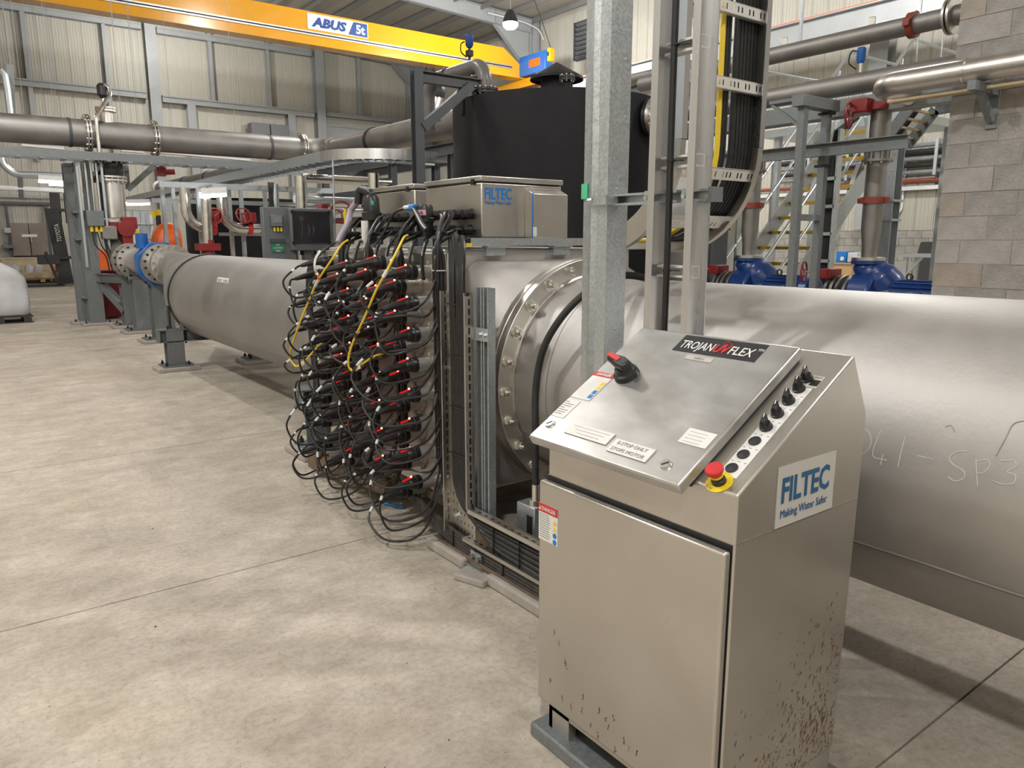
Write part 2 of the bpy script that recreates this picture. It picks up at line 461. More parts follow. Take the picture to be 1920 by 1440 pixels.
for k in range(64):
    I('wall_panel', pr, wr, (XR, YB-k*0.5, 1.86), quat((0, 0, 1)) @ Matrix.Rotation(math.radians(-90), 3, 'Z').to_quaternion())
I('wall_panel', mesh('wall_panel_front', MB().box(0, 0.02, YF, 3.0, 1.86, 10.5), 'wall_panel'), wr, (XR, 0, 0))
structure(O('wall_left', MB().box(XL-0.2, XL, YF, YB+0.2, 0, 11.2), 'wall_panel'))
structure(O('wall_front', MB().box(XL, XR+0.3, YF-0.2, YF, 0, 12.6), 'wall_panel'))
# block dado along the right wall
dado = structure(O('trim_1', MB().box(XR-0.005, XR+0.02, 3.0, YB, 0, 1.85), 'mortar'))
bl = mesh('dado_block', MB().box(-0.10, 0, 0.005, 0.385, 0.004, 0.196), 'dado')
bl2 = mesh('dado_block_b', MB().box(-0.10, 0, 0.005, 0.385, 0.004, 0.196), 'block_light')
for c in range(5):
    for k in range(27):
        I('block', bl if random.random() < 0.75 else bl2, dado, (XR, 6.2 + k*0.39 + (0.195 if c % 2 else 0), 0.85 + c*0.2))
O('block_course', MB().box(XR-0.10, XR-0.005, 3.0, 6.2, 0, 1.85).box(XR-0.10, XR-0.005, 16.9, YB, 0, 1.85).box(XR-0.10, XR-0.005, 6.2, 16.9, 0, 0.85), 'dado', dado)

# roof: sheet, purlins along Y, portal rafters and columns
RZ = lambda x: 10.55 + (XR - x)*0.05 if x > 6 else 11.30 - (6 - x)*0.05
roof = structure(O('ceiling', MB().add([(XR+0.3, YF, RZ(XR)), (XR+0.3, YB+0.3, RZ(XR)), (6, YB+0.3, RZ(6)), (6, YF, RZ(6)), (XL-0.2, YB+0.3, RZ(XL)), (XL-0.2, YF, RZ(XL))],
    [(0, 1, 2, 3), (3, 2, 4, 5)]), 'roof_sheet'))
x = XR - 0.6
while x > XL:
    o_ = I('purlin', None or mesh('purlin', MB().sweep(CPROF(0.07, 0.2, 0.012), (0, YF, 0), (0, YB, 0), (1, 0, 0), (0, 0, 1)), 'purlin'), roof, (x, 0, RZ(x)-0.12))
    x -= 1.25
for k, y in enumerate((26.0, 17.3, 34.6, 8.6, -0.1)):
    t = T('portal_frame', ['grey steel roof rafter and haunched column beside the lamp', 'grey steel roof rafter of the nearer bay', 'grey steel end rafter against the back wall', 'grey steel rafter over the black tank', 'grey steel rafter above the console'][k], 'rafter', (20.4, y, 0))
    t['kind'] = 'structure'
    O('rafter', MB().sweep(IPROF(0.22, 0.55, 0.02), (20.5, y, 10.25), (6, y, 10.9), (0, 1, 0), (0.045, 0, 1)).sweep(IPROF(0.22, 0.55, 0.02), (6, y, 10.9), (XL, y, 10.2), (0, 1, 0), (-0.045, 0, 1)), 'wall_steel', t)
    O('column', MB().sweep(IPROF(0.30, 0.42, 0.02), (20.55, y, 0), (20.55, y, 10.5), (0, 1, 0), (1, 0, 0)), 'wall_steel', t)
    O('haunch', MB().add([(20.3, y-0.01, 8.5), (20.3, y-0.01, 10.05), (18.6, y-0.01, 10.1), (20.3, y+0.01, 8.5), (20.3, y+0.01, 10.05), (18.6, y+0.01, 10.1)],
        [(0, 1, 2), (5, 4, 3), (0, 3, 4, 1), (1, 4, 5, 2), (2, 5, 3, 0)]), 'wall_steel', t)
    O('haunch_flange', MB().bar((20.33, y, 8.45), (18.55, y, 10.08), 0.22, 0.025), 'wall_steel', t)
    O('stiffener', MB().box(18.58, 18.61, y-0.11, y+0.11, 10.05, 10.6), 'wall_steel', t)

# steelwork of the back wall
GY = YB - 0.02
def girt(name, p0, p1, h=0.2):
    return O(name, MB().box(p0, p1, GY-0.16, GY-0.03, 0, 0), 'wall_steel')
bc = [(285, 140), (601, 180)]
for i, (a, b) in enumerate((((7.635, 34.600, 8.228)[0], 'wide grey steel column of the back wall, left of the sign on the crane'), ((14.785, 34.600, 8.173)[0], 'wide grey steel column of the back wall, below the crane sign'), ((3.198, 34.600, 8.431)[0]-3.1, 'wide grey steel column of the back wall behind the bulk bag'))):
    o_ = O('wall_column', MB().sweep(IPROF(0.42, 0.36, 0.02), (a, GY-0.25, 0), (a, GY-0.25, 11.2), (1, 0, 0), (0, 1, 0)), 'wall_steel', label=b, cat='column', kind='structure')
cx1 = (7.635, 34.600, 8.228)[0]; cx2 = (14.785, 34.600, 8.173)[0]
gi = 0
for (x0, x1, z, h, wd) in ((-2.0, cx1-0.30, 7.42, 0.26, 'lower grey wall girt left of the first wall column'), (-2.0, cx1-0.30, 10.05, 0.24, 'upper grey wall girt left of the first wall column'),
                       (cx1+0.28, cx2-0.3, 7.35, 0.26, 'lower grey wall girt between the two wall columns'), (cx1+0.28, cx2-0.3, 10.0, 0.24, 'upper grey wall girt between the two wall columns'),
                       (cx2+0.28, 20.6, 7.42, 0.16, 'thin grey wall girt right of the second wall column')):
    O('wall_girt', MB().box(x0, x1, GY-0.30, GY-0.03, z-h/2, z+h/2).box(x0, x1, GY-0.34, GY-0.30, z+h/2-0.06, z+h/2), 'wall_steel', label=wd, cat='girt', kind='structure')
O('wall_beam', MB().box(cx2+0.22, 20.6, GY-0.24, GY-0.05, 6.35, 6.95).box(cx2+0.22, 20.6, GY-0.32, GY-0.05, 6.88, 6.95).box(cx2+0.22, 20.6, GY-0.32, GY-0.05, 6.35, 6.42), 'wall_steel', label='deep pale grey wall beam under the thin girt', cat='beam', kind='structure')
for i, (px, py, z0, z1, w, lb) in enumerate(((45, 100, 4.6, 11, 0.16, 'first thin vertical wall stud from the left, above the bulk bag'), (196, 110, 4.6, 11, 0.14, 'thin vertical wall stud behind the small black valve on the overhead pipe'), (392, 110, 7.4, 11, 0.16, 'thin vertical wall stud between the two wide wall columns'),
        (503, 150, 7.4, 11, 0.12, 'thin dark wall stud just left of the second wide wall column'), (672, 150, 7.4, 11, 0.14, 'thin wall stud just right of the second wide wall column'), (765, 150, 7.4, 11, 0.14, 'thin wall stud by the top of the charcoal frame'))):
    p = (3.207, 34.700, 8.451) if i == 0 else (5.903, 34.700, 8.626) if i == 1 else (9.907, 34.700, 9.164) if i == 2 else (12.402, 34.700, 8.607) if i == 3 else (16.779, 34.700, 9.128) if i == 4 else (19.478, 34.700, 9.450)
    O('wall_stud', MB().sweep(CPROF(w, 0.2, 0.02), (p[0], GY-0.14, z0), (p[0], GY-0.14, z1), (1, 0, 0), (0, 1, 0)), 'wall_steel', label=lb, cat='stud', kind='structure')
for i, (p, lb) in enumerate((((9.034, 34.600, 6.807), 'short thick wall post under the girt, left of the grey wall boxes'), ((13.381, 34.600, 6.752), 'short thick wall post right of the grey wall boxes'), ((17.605, 34.600, 6.993), 'short thick wall post under the deep pale wall beam'))):
    O('wall_post', MB().sweep(IPROF(0.34, 0.25, 0.02), (p[0], GY-0.2, 0), (p[0], GY-0.2, 7.25 if i < 2 else 6.4), (1, 0, 0), (0, 1, 0)), 'wall_steel', label=lb, cat='post', kind='structure')
p0 = (11.337, 34.300, 6.206); p1 = (13.065, 34.300, 6.667)
t = T('wall_cabinet', 'pair of dark grey boxes on the back wall above the overhead pipe', 'cabinet', (p0[0], 34.2, 4.4))
wd = (p1[0]-p0[0])/2
for k in range(2):
    O('box', MB().box(p0[0]+k*wd+0.02, p0[0]+(k+1)*wd-0.02, 34.2, 34.75, p0[2]-0.6, p1[2]), 'plastic_grey', t, bevel=0.02)
O('bracket', MB().box(p0[0], p1[0]+0.1, 34.75, 34.9, p0[2]-0.4, p1[2]-0.2), 'grey_paint', t)

# ------------------------------------------------------------------ overhead crane and runway
t = T('crane_girder', 'long yellow overhead crane girder with a white and blue sign', 'crane', (10, 24, 7.7))
xe = 17.6
gz0, gz1 = 7.68, 8.66
mb = MB(); poly = [(-9, gz0), (18.7, gz0), (18.7, gz0+0.25), (17.55, gz1), (-9, gz1)]
vs = [(x, y, z) for y in (23.99, 24.35) for x, z in poly]; n = len(poly)
mb.add(vs, [tuple(range(n)), tuple(range(2*n-1, n-1, -1))] + [(k, (k+1) % n, (k+1) % n+n, k+n) for k in range(n)])
O('girder', mb, 'yellow_paint', t, bevel=0.01)
O('bottom_flange', MB().box(-9, 18.7, 23.90, 24.44, gz0-0.03, gz0+0.0), 'yellow_paint', t)
zr = (12.195, 24.000, 8.000)[2]
O('conductor_rail', MB().sweep([(0, -0.06), (0.06, -0.06), (0.06, -0.02), (0.03, 0), (0.06, 0.02), (0.06, 0.06), (0, 0.06)], (-9, 23.99, zr), (17.9, 23.99, zr), (0, -1, 0), (0, 0, 1)), 'galv', t)
O('cable', MB().tube([(-9, 23.92, zr), (17.9, 23.92, zr)], 0.014, 6), 'black', t)
a = (9.924, 23.980, 8.123); b = (11.997, 23.980, 8.149); a1 = (9.948, 23.980, 8.563); b1 = (12.016, 23.980, 8.628)
sx0, sx1, sz0, sz1 = a[0], b[0], (a[2]+b[2])/2, (a1[2]+b1[2])/2
sg = O('sign', MB().box(sx0, sx1, 23.97, 23.99, sz0, sz1), 'white', t, label='white sign with dark blue lettering')
sh = sz1-sz0; sw = sx1-sx0
text('lettering', 'ABUS', sh*0.80, (sx0+0.06*sw, 23.968, sz0+0.22*sh), (1, 0, 0), (0, 0, 1), 'navy', sg, shear=0.22, bold=0.022, width=0.58*sw)
vs = [(sx0+sw*0.66, 23.966, sz0+0.06*sh), (sx1-sw*0.01, 23.966, sz0+0.04*sh), (sx1-sw*0.01, 23.966, sz1-0.05*sh), (sx0+sw*0.755, 23.966, sz1-0.05*sh)]
O('blue_field', MB().add(vs + [(x, y+0.004, z) for x, y, z in vs], [(0, 1, 2, 3), (7, 6, 5, 4), (0, 4, 5, 1), (1, 5, 6, 2), (2, 6, 7, 3), (3, 7, 4, 0)]), 'navy', sg)
text('lettering', '5t', sh*0.80, (sx0+0.795*sw, 23.962, sz0+0.22*sh), (1, 0, 0), (0, 0, 1), 'white', sg, bold=0.012, width=0.15*sw)
O('end_carriage', MB().box(18.45, 18.75, 21.9, 26.2, gz0-0.33, gz0-0.02), 'yellow_paint', t, bevel=0.02)
for y in (22.4, 25.7): O('wheel', MB().cyl((18.52, y, gz0-0.30), (18.68, y, gz0-0.30), 0.13, n=16), 'black', t)
bm_ = (18.400, 23.753, 8.054); b2_ = (18.400, 22.392, 8.186)
O('control_box', MB().box(18.3, 18.62, 22.45, 24.0, gz0+0.02, gz0+0.72), 'blue_valve', t, bevel=0.02)
O('sticker', MB().box(18.293, 18.3, 22.75, 23.4, gz0+0.25, gz0+0.52), 'orange', t)
t = T('pendant_control', 'small yellow crane pendant control hanging on a cord', 'control', (17.788, 21.500, 7.975))
p = V((17.788, 21.500, 7.975))
O('housing', MB().box(p.x-0.12, p.x+0.12, p.y-0.08, p.y+0.08, p.z-0.22, p.z+0.22), 'yellow_paint', t, bevel=0.03)
O('cord', MB().tube([p+V((0, 0, .2)), p+V((-.1, .4, 1.2)), p+V((-.15, .8, 2.0))], 0.012, 6), 'black', t)
O('button', MB().box(p.x-0.14, p.x-0.11, p.y-0.03, p.y+0.03, p.z-0.05, p.z+0.08), 'black', t)
for k in range(1):
    t = T('crane_runway', 'grey runway beam with an orange rail along the right wall', 'beam', (18.6, 10, 7.4))
    O('beam', MB().sweep(IPROF(0.3, 0.55, 0.03), (18.6, YF, gz0-0.75), (18.6, YB-0.3, gz0-0.75), (1, 0, 0), (0, 0, 1)), 'wall_steel', t)
    O('rail', MB().box(18.50, 18.70, YF, YB-0.4, gz0-0.50, gz0-0.44), 'orange_rail', t)
    for y in (26, 17.3, 8.6, -0.1): O('corbel', MB().box(18.4, 20.4, y-0.12, y+0.12, gz0-1.35, gz0-1.03), 'wall_steel', t)

# high-bay lamps
for i, (x, y, z, pw, lb) in enumerate(LAMPS):
    t = T('high_bay_lamp', lb, 'lamp', (x, y, z), 'high-bay lamps')
    O('housing', MB().loft([((x, y, z+0.35), 0.10), ((x, y, z+0.20), 0.18), ((x, y, z+0.03), 0.24), ((x, y, z-0.02), 0.25)], 20), 'black_plastic', t)
    O('lens', MB().loft([((x, y, z-0.022), 0.24), ((x, y, z-0.10), 0.23), ((x, y, z-0.18), 0.16), ((x, y, z-0.21), 0.04)], 20), 'lamp_glow', t)
    O('stem', MB().cyl((x, y, z+0.35), (x, y, RZ(x)-0.1), 0.02, n=8), 'grey_steel', t)
    ld = bpy.data.lights.new('lamp_light', 'POINT'); ld.energy = LAMP_POWER*pw; ld.color = LAMP_COLOUR; ld.shadow_soft_size = 0.22
    lo = bpy.data.objects.new('lamp_light', ld); col.objects.link(lo); lo.parent = t; lo.location = (0, 0, -0.46)
O('conduit', MB().tube(fillet([(18.139, 25.820, 10.367)] + [(19.994, 25.820, 10.313), (20.749, 25.820, 10.145)] + [(20.952, 25.820, 9.783)], 0.3), 0.03, 6), 'white', label='thin white conduit bending beside the roof lamp', cat='conduit')
t = T('louvre', 'dark slatted louvre vent high on the right wall', 'louvre', (20.900, 23.387, 8.609))
q0 = (20.900, 23.700, 8.566); q1 = (20.900, 22.813, 9.948)
yy0, yy1 = min(q0[1], q1[1])-0.5, max(q0[1], q1[1])
O('frame', MB().box(20.75, 20.95, yy0, yy1, q0[2], q0[2]+0.06).box(20.75, 20.95, yy0, yy1, q1[2]-0.06, q1[2]).box(20.75, 20.95, yy1-0.06, yy1, q0[2], q1[2]), 'dark_grey_paint', t)
O('backing', MB().box(20.93, 20.96, yy0, yy1, q0[2], q1[2]), 'black', t)
ns = 8
for k in range(ns):
    zz = q0[2] + (k+0.5)*(q1[2]-q0[2])/ns
    O('slat', MB().bar((20.84, yy0, zz), (20.84, yy1-0.05, zz), 0.16, 0.02, (0.5, 0, 1)), 'grey_paint', t)

# ------------------------------------------------------------------ near block wall on the right
t_bw = structure(O('wall_block', MB().box(6.9055, 7.09, -8.9, 3.07, 0, 8.1), 'mortar'))
BX, BY = 6.90, 3.08
bmats = ['block', 'block', 'block_light', 'block_warm']
def block_mesh(i, ln):
    return mesh('block_%d' % i, MB().box(0, 0.2, -ln+0.0035, -0.0035, 0.003, 0.1935), bmats[i % 4])
full = [block_mesh(i, 0.395) for i in range(4)]; half = [block_mesh(i, 0.1975) for i in range(4)]
row0 = 0.615
for c in range(20):
    z = row0 + c*0.197; y = BY
    if c % 2 == 0:
        I('block', random.choice(half), t_bw, (BX+random.uniform(-.002, .002), y, z)); y -= 0.1975
    for k in range(7 if c > 12 else 6):
        I('block', random.choice(full), t_bw, (BX+random.uniform(-.002, .002), y, z)); y -= 0.395
O('block_course', MB().box(6.905, 7.1, -8.9, BY-2.6, 0, 8.2).box(6.905, 7.1, BY-2.7, BY, 0, row0).box(6.905, 7.1, BY-2.9, BY, row0+20*0.197, 8.2), 'block', t_bw)

# ------------------------------------------------------------------ control console
CY0, CY1 = 0.996, 1.674
con = T('control_console', 'stainless steel control console with sloping lid, knobs and red emergency stop', 'console', (1.66, 1.335, 0))
side = [(1.39, 0.145), (1.39, 1.025), (1.85, 1.309), (1.94, 1.138), (1.92, 0.145)]
mb = MB(); vs = [(x, y, z) for y in (CY0, CY1) for x, z in side]; n = 5
mb.add(vs, [tuple(range(n)), tuple(range(2*n-1, n-1, -1))] + [(k, (k+1) % n, (k+1) % n+n, k+n) for k in range(n)])
body = O('body', mb, 'console_sheet', con, bevel=0.006)
# side seams
O('seam', MB().bar((1.395, CY0-0.0005, 0.905), (1.93, CY0-0.0005, 0.905), 0.003, 0.002), 'stainless_dark', body)
# plinth with cut-outs
pl = O('plinth', MB().box(1.40, 1.43, CY0+0.008, CY0+0.12, 0.05, 0.147).box(1.40, 1.43, CY1-0.10, CY1-0.004, 0.05, 0.147).box(1.40, 1.41, CY0+0.02, CY1-0.02, 0.115, 0.147)
       .box(1.40, 1.915, CY0+0.006, CY0+0.02, 0.0, 0.147).box(1.40, 1.915, CY1-0.02, CY1-0.004, 0.05, 0.147), 'console_sheet', con)
O('grout_pad', MB().box(1.362, 1.97, CY0-0.02, CY1+0.05, 0.0, 0.05), 'galv_dull', con, bevel=0.008)
# door
door = O('door', MB().box(1.36, 1.386, CY0+0.004, CY1+0.008, 0.165, 0.890), 'console_sheet', con, bevel=0.007)
O('door_gap', MB().box(1.387, 1.3895, CY0+0.004, CY1, 0.17, 0.902), 'black', con)
# fascia line under the lid
# sloping lid
sl = V((0.46, 0, 0.284)).normalized(); nr = V((-sl.z, 0, sl.x)); ax_y = V((0, -1, 0))
o0 = V((1.39, 0, 1.025))
LS, LE = -0.055, 0.50          # along the slope
LY0, LY1 = 1.115, 1.690        # lid width in Y
def on_lid(u, y, h=0.0):       # point on the lid top: u along the slope, y in world
    p = o0 + sl*u + nr*(0.040+h); return V((p.x, y, p.z))
def on_strip(u, y, h=0.0):
    p = o0 + sl*u + nr*h; return V((p.x, y, p.z))
c = o0 + sl*((LS+LE)/2) + nr*0.024; c.y = (LY0+LY1)/2
lid = O('lid', MB().obox(c, sl*((LE-LS)/2), V((0, (LY1-LY0)/2, 0)), nr*0.016), 'console_lid', con, bevel=0.006)
c2 = o0 + sl*((LS+LE)/2+0.01) + nr*0.004; c2.y = (LY0+LY1)/2
O('lid_gasket', MB().obox(c2, sl*((LE-LS)/2-0.03), V((0, (LY1-LY0)/2-0.004, 0)), nr*0.006), 'black', con)
RT = V((0, -1, 0))
def sticker(name, par, u0, u1, y0, y1, mat, f=on_lid, h=0.0004, t=0.0008, label=None):
    o = f(u0, y1, h); return O(name, plate(o, f(u1, y1, h)-o, f(u0, y0, h)-o, nr, t), mat, par, label=label)
# badge
bu0, bu1, by0, by1 = 0.412, 0.488, 1.205, 1.495
bd = sticker('badge', lid, bu0, bu1, by0, by1, 'badge_black', label='black badge with white and red lettering')
text('lettering', 'TROJAN', 0.050, on_lid(bu0+0.016, by1-0.014, 0.0014), RT, sl, 'white', bd, bold=0.0003, width=0.118)
text('lettering', 'UV', 0.050, on_lid(bu0+0.016, by1-0.136, 0.0014), RT, sl, 'red', bd, bold=0.0016, shear=0.15, width=0.052)
text('lettering', 'FLEX', 0.050, on_lid(bu0+0.016, by1-0.190, 0.0014), RT, sl, 'white', bd, bold=0.0003, width=0.078)
text('lettering', 'TM', 0.014, on_lid(bu0+0.045, by0+0.018, 0.0014), RT, sl, 'white', bd)
dm = mesh('badge_dot', MB().cyl((0, 0, 0), (0, 0, 0.0006), 0.0017, n=6), 'red')
for k in range(16):
    I('dot', dm, bd, on_lid(bu0+0.052+random.random()*0.022, by1-0.150-random.random()*0.05, 0.0012), quat(nr))
st = sticker('name_strip', lid, 0.382, 0.402, 1.33, 1.425, 'label_grey')
text('lettering', 'HSC-1', 0.013, on_lid(0.387, 1.393, 0.0014), RT, sl, 'print_grey', st)
# danger and rating labels at the left edge
dg_ = sticker('danger_label', lid, 0.135, 0.262, 1.600, 1.684, 'label_white')
sticker('red_band', dg_, 0.242, 0.262, 1.600, 1.684, 'red', h=0.0012)
text('lettering', 'DANGER', 0.016, on_lid(0.246, 1.668, 0.0022), RT, sl, 'white', dg_, bold=0.0003, width=0.060)
for k in range(2): sticker('warning_mark', dg_, 0.205-k*0.020, 0.221-k*0.020, 1.604, 1.620, 'yellow', h=0.0012)
for k in range(2): sticker('mandatory_mark', dg_, 0.165-k*0.020, 0.181-k*0.020, 1.604, 1.620, 'blue_print', h=0.0012)
rl = sticker('rating_label', lid, 0.045, 0.125, 1.628, 1.684, 'label_white')
for k in range(7):
    sticker('print_line', rl, 0.112-k*0.009, 0.1145-k*0.009, 1.668-random.random()*0.03, 1.680, 'print_grey', h=0.0012)
# engraved name plates
e1 = sticker('name_plate', lid, -0.004, 0.040, 1.405, 1.575, 'label_white', t=0.003)
e2 = sticker('name_plate', lid, -0.020, 0.028, 1.248, 1.388, 'label_white', t=0.003)
text('lettering', 'E-STOP ONLY', 0.017, on_lid(0.010, 1.372, 0.0036), RT, sl, 'print_grey', e2, width=0.105)
text('lettering', 'STOPS MOTOR', 0.017, on_lid(-0.013, 1.378, 0.0036), RT, sl, 'print_grey', e2, width=0.118)
for k in range(3): sticker('print_line', e1, 0.030-k*0.012, 0.0312-k*0.012, 1.42+0.01*k, 1.56-0.015*k, 'label_grey', h=0.0036)
e3 = sticker('paper_label', lid, 0.075, 0.130, 1.128, 1.215, 'label_white')
for k in range(4): sticker('print_line', e3, 0.118-k*0.012, 0.1192-k*0.012, 1.15, 1.205, 'label_grey', h=0.0012)
# quarter-turn locks
for (u, y) in ((0.012, 1.655), (-0.006, 1.190)):
    p = on_lid(u, y)
    lk = O('lock', MB().cyl(p, p+nr*0.006, 0.016, 0.015, 20), 'stainless_bright', lid)
    O('slot', MB().obox(p+nr*0.0065, (sl+RT).normalized()*0.010, nr*0.0006, (sl-RT).normalized()*0.0018), 'black', lk)
# isolator handle at the top left
p = on_lid(0.270, 1.560)
iso = O('isolator_base', MB().loft([(p, 0.040), (p+nr*0.016, 0.038), (p+nr*0.020, 0.031), (p+nr*0.034, 0.028)], 28), 'black_plastic', lid)
hd = (RT*-0.93 + sl*0.30).normalized(); hs = nr.cross(hd)
q = p + nr*0.046
prof = [(-0.032, 0.017), (0.005, 0.021), (0.040, 0.016), (0.068, 0.013), (0.076, 0.008)]
mb = MB(); vs = []; fs = []
for a, w in prof:
    for s1, s2 in ((-1, -1), (1, -1), (1, 1), (-1, 1)):
        vs.append(q + hd*a + hs*(w*s1) + nr*(0.013*s2 - max(0, a)*0.08))
for i in range(len(prof)-1):
    for k in range(4):
        fs.append((i*4+k, i*4+(k+1) % 4, i*4+4+(k+1) % 4, i*4+4+k))
fs += [(3, 2, 1, 0), tuple(len(prof)*4-4+k for k in range(4))]
hnd = O('isolator_handle', mb.add(vs, fs), 'black_plastic', lid, bevel=0.006)
O('red_grip', MB().obox(q + hd*0.040 + nr*0.0115, hd*0.030, hs*0.0085, nr*0.0025), 'red', hnd, bevel=0.001)
# control strip beside the lid
strip = O('strip_label', plate(on_strip(0.045, 1.082, 0.0003), sl*0.345, RT*0.052, nr, 0.0008), 'label_white', con)
O('strip_label', plate(on_strip(0.392, 1.082, 0.0003), sl*0.048, RT*0.060, nr, 0.0008), 'label_grey', con)
text('lettering', 'START', 0.008, on_strip(0.430, 1.048, 0.0014), RT, sl, 'print_grey', con)
O('indicator_plate', plate(on_strip(0.400, 1.046, 0.0012), sl*0.022, RT*0.022, nr, 0.0012), 'black', con)
ys = 1.056
knob_base = mesh('knob_base', MB().loft([((0, 0, 0), 0.0165), ((0, 0, .006), 0.0165), ((0, 0, .007), 0.0145), ((0, 0, .016), 0.0135)], 22), 'black_plastic')
mbk = MB().obox((0, 0, 0.023), (0.015, 0, 0), (0, 0.0045, 0), (0, 0, 0.010)); knob_lever = mesh('knob_lever', mbk, 'black_plastic')
tick = mesh('knob_tick', MB().obox((0.009, 0, 0.0334), (0.006, 0, 0), (0, 0.0012, 0), (0, 0, 0.0004)), 'white')
plug = mesh('blank_plug', MB().loft([((0, 0, 0), 0.0155), ((0, 0, .003), 0.0155), ((0, 0, .0045), 0.013), ((0, 0, .0045), 0.0)], 22, cap=False), 'black_rubber')
qb = basis_quat(sl, -RT, nr)
us = [0.078 + 0.0482*i for i in range(8)]
us = [0.072, 0.122, 0.172, 0.224, 0.276, 0.328, 0.378, 0.420]
for i, u in enumerate(us):
    p = on_strip(u, ys + (0.004 if i < 7 else 0.006), 0.0012)
    if i < 3:
        I('blank_plug', plug, con, p, qb)
    else:
        b_ = I('selector_knob', knob_base, con, p, qb)
        rr = qb @ Matrix.Rotation(math.radians(18), 3, 'Z').to_quaternion()
        for nm, me_ in (('lever', knob_lever), ('tick', tick)):
            c_ = bpy.data.objects.new(nm, me_); col.objects.link(c_); c_.parent = b_; c_.rotation_mode = 'QUATERNION'
            c_.rotation_quaternion = Matrix.Rotation(math.radians(18), 3, 'Z').to_quaternion()
    for k in range(3 if i < 7 else 0):
        O('print_mark', plate(on_strip(u+0.024, 1.078-0.018*k, 0.0014), sl*0.0018, RT*0.007, nr, 0.0004), 'print_grey', strip)
p = on_strip(0.022, 1.062, 0.0006)
es = O('emergency_stop_plate', MB().cyl(p, p+nr*0.0012, 0.034, n=32), 'yellow', con)
O('collar', MB().loft([(p+nr*0.001, 0.018), (p+nr*0.010, 0.0175), (p+nr*0.012, 0.014), (p+nr*0.022, 0.014)], 24), 'black_plastic', es)
O('neck', MB().cyl(p+nr*0.020, p+nr*0.026, 0.0155, n=24), 'yellow', es)
O('push_button', MB().loft([(p+nr*0.025, 0.015), (p+nr*0.032, 0.0155), (p+nr*0.036, 0.0215), (p+nr*0.044, 0.0225), (p+nr*0.0475, 0.020), (p+nr*0.048, 0.0)], 28, cap=False), 'red', es)
text('lettering', 'Stop', 0.012, p + RT*-0.024 - sl*0.027 + nr*0.001, RT, sl, 'print_grey', es)
# side sign
SY = CY0 - 0.001
sgp = O('side_sign', MB().box(1.542, 1.795, SY-0.002, SY+0.0005, 0.908, 1.064), 'label_grey', con, label='pale sign with blue lettering on the console side')
text('lettering', 'FILTEC', 0.088, (1.560, SY-0.0026, 0.972), (1, 0, 0), (0, 0, 1), 'blue_ink', sgp, bold=0.0022, width=0.208)
text('lettering', 'Making Water Safer', 0.030, (1.560, SY-0.0026, 0.932), (1, 0, 0), (0, 0, 1), 'blue_ink', sgp, width=0.205)
# danger label on the door
FX = 1.36
dl = O('danger_label', MB().box(FX-0.0012, FX+0.0004, 1.592, 1.680, 0.705, 0.820), 'label_white', door)
O('red_band', MB().box(FX-0.0022, FX-0.0010, 1.592, 1.680, 0.794, 0.820), 'red', dl)
text('lettering', 'DANGER', 0.0175, (FX-0.0024, 1.6635, 0.8005), (0, -1, 0), (0, 0, 1), 'white', dl, width=0.064)
mt = MB().add([(FX-0.0026, 1.6775, 0.800), (FX-0.0026, 1.6675, 0.800), (FX-0.0026, 1.6725, 0.812)], [(0, 1, 2)])
O('alert_mark', mt, 'white', dl)
for k in range(11):
    zz = 0.786 - k*0.0072
    O('print_line', MB().box(FX-0.0018, FX-0.0010, 1.622 + random.random()*0.012, 1.676, zz, zz+0.0022), 'print_grey', dl)
for k, m_ in enumerate(('yellow', 'yellow', 'blue_print', 'blue_print')):
    cz = 0.775 - k*0.0205; cyy = 1.604
    if k < 2: O('warning_mark', MB().add([(FX-0.0019, cyy+0.010, cz-0.008), (FX-0.0019, cyy-0.010, cz-0.008), (FX-0.0019, cyy, cz+0.009)], [(0, 1, 2)]), 'yellow', dl)
    else: O('mandatory_mark', MB().cyl((FX-0.0020, cyy, cz), (FX-0.0010, cyy, cz), 0.0085, n=18), 'blue_print', dl)
# rust runs on the door and the side: raised crusts of dried splash
def crust(par, pts, mat):
    mb = MB()
    for p, du, dw, nn in pts:
        k = 6; vs = []
        for i in range(k):
            a = 2*math.pi*i/k; r = random.uniform(0.6, 1.2)
            vs.append(V(p) + V(du)*math.cos(a)*r + V(dw)*math.sin(a)*r + V(nn)*0.0004)
        mb.add(vs + [V(p)+V(nn)*0.0009], [(i, (i+1) % k, k) for i in range(k)])
    return O('rust_splash', mb, mat, par, kind='stuff')
rs_ = random.Random(3); pts = []
for k in range(900):
    t_ = rs_.random(); x = 1.41 + 0.50*rs_.random()**0.75; z = 0.155 + 0.55*rs_.random()**1.3
    if rs_.random() > 1.5*math.exp(-max(0, z-0.12-0.30*((x-1.36)/0.55))/0.09): continue
    ln = 0.002 + 0.010*rs_.random()**2; wd_ = rs_.uniform(0.0010, 0.0024)
    d = V((0.35, 0, 1)).normalized(); e = V((1, 0, -0.35)).normalized()
    pts.append(((x, CY0-0.0004, z), d*ln, e*wd_, (0, -1, 0)))
crust(body, pts, 'rust')
pts = []
for (y, z) in ((1.60, 0.43), (1.55, 0.36), (1.545, 0.345), (1.47, 0.28), (1.47, 0.235), (1.40, 0.275), (1.37, 0.265), (1.36, 0.245), (1.34, 0.285), (1.30, 0.24), (1.28, 0.225), (1.25, 0.23), (1.43, 0.21), (1.52, 0.225), (1.56, 0.23), (1.62, 0.26), (1.15, 0.22), (1.10, 0.24), (1.58, 0.405), (1.21, 0.20), (1.33, 0.19), (1.40, 0.195), (1.05, 0.27)):
    for j in range(4):
        pts.append(((1.3596, y+rs_.uniform(-.004, .004), z-j*0.005+rs_.uniform(-.003, .003)), V((0, 0.2, 1)).normalized()*rs_.uniform(.002, .006), V((0, 1, 0))*rs_.uniform(.0008, .0022), (-1, 0, 0)))
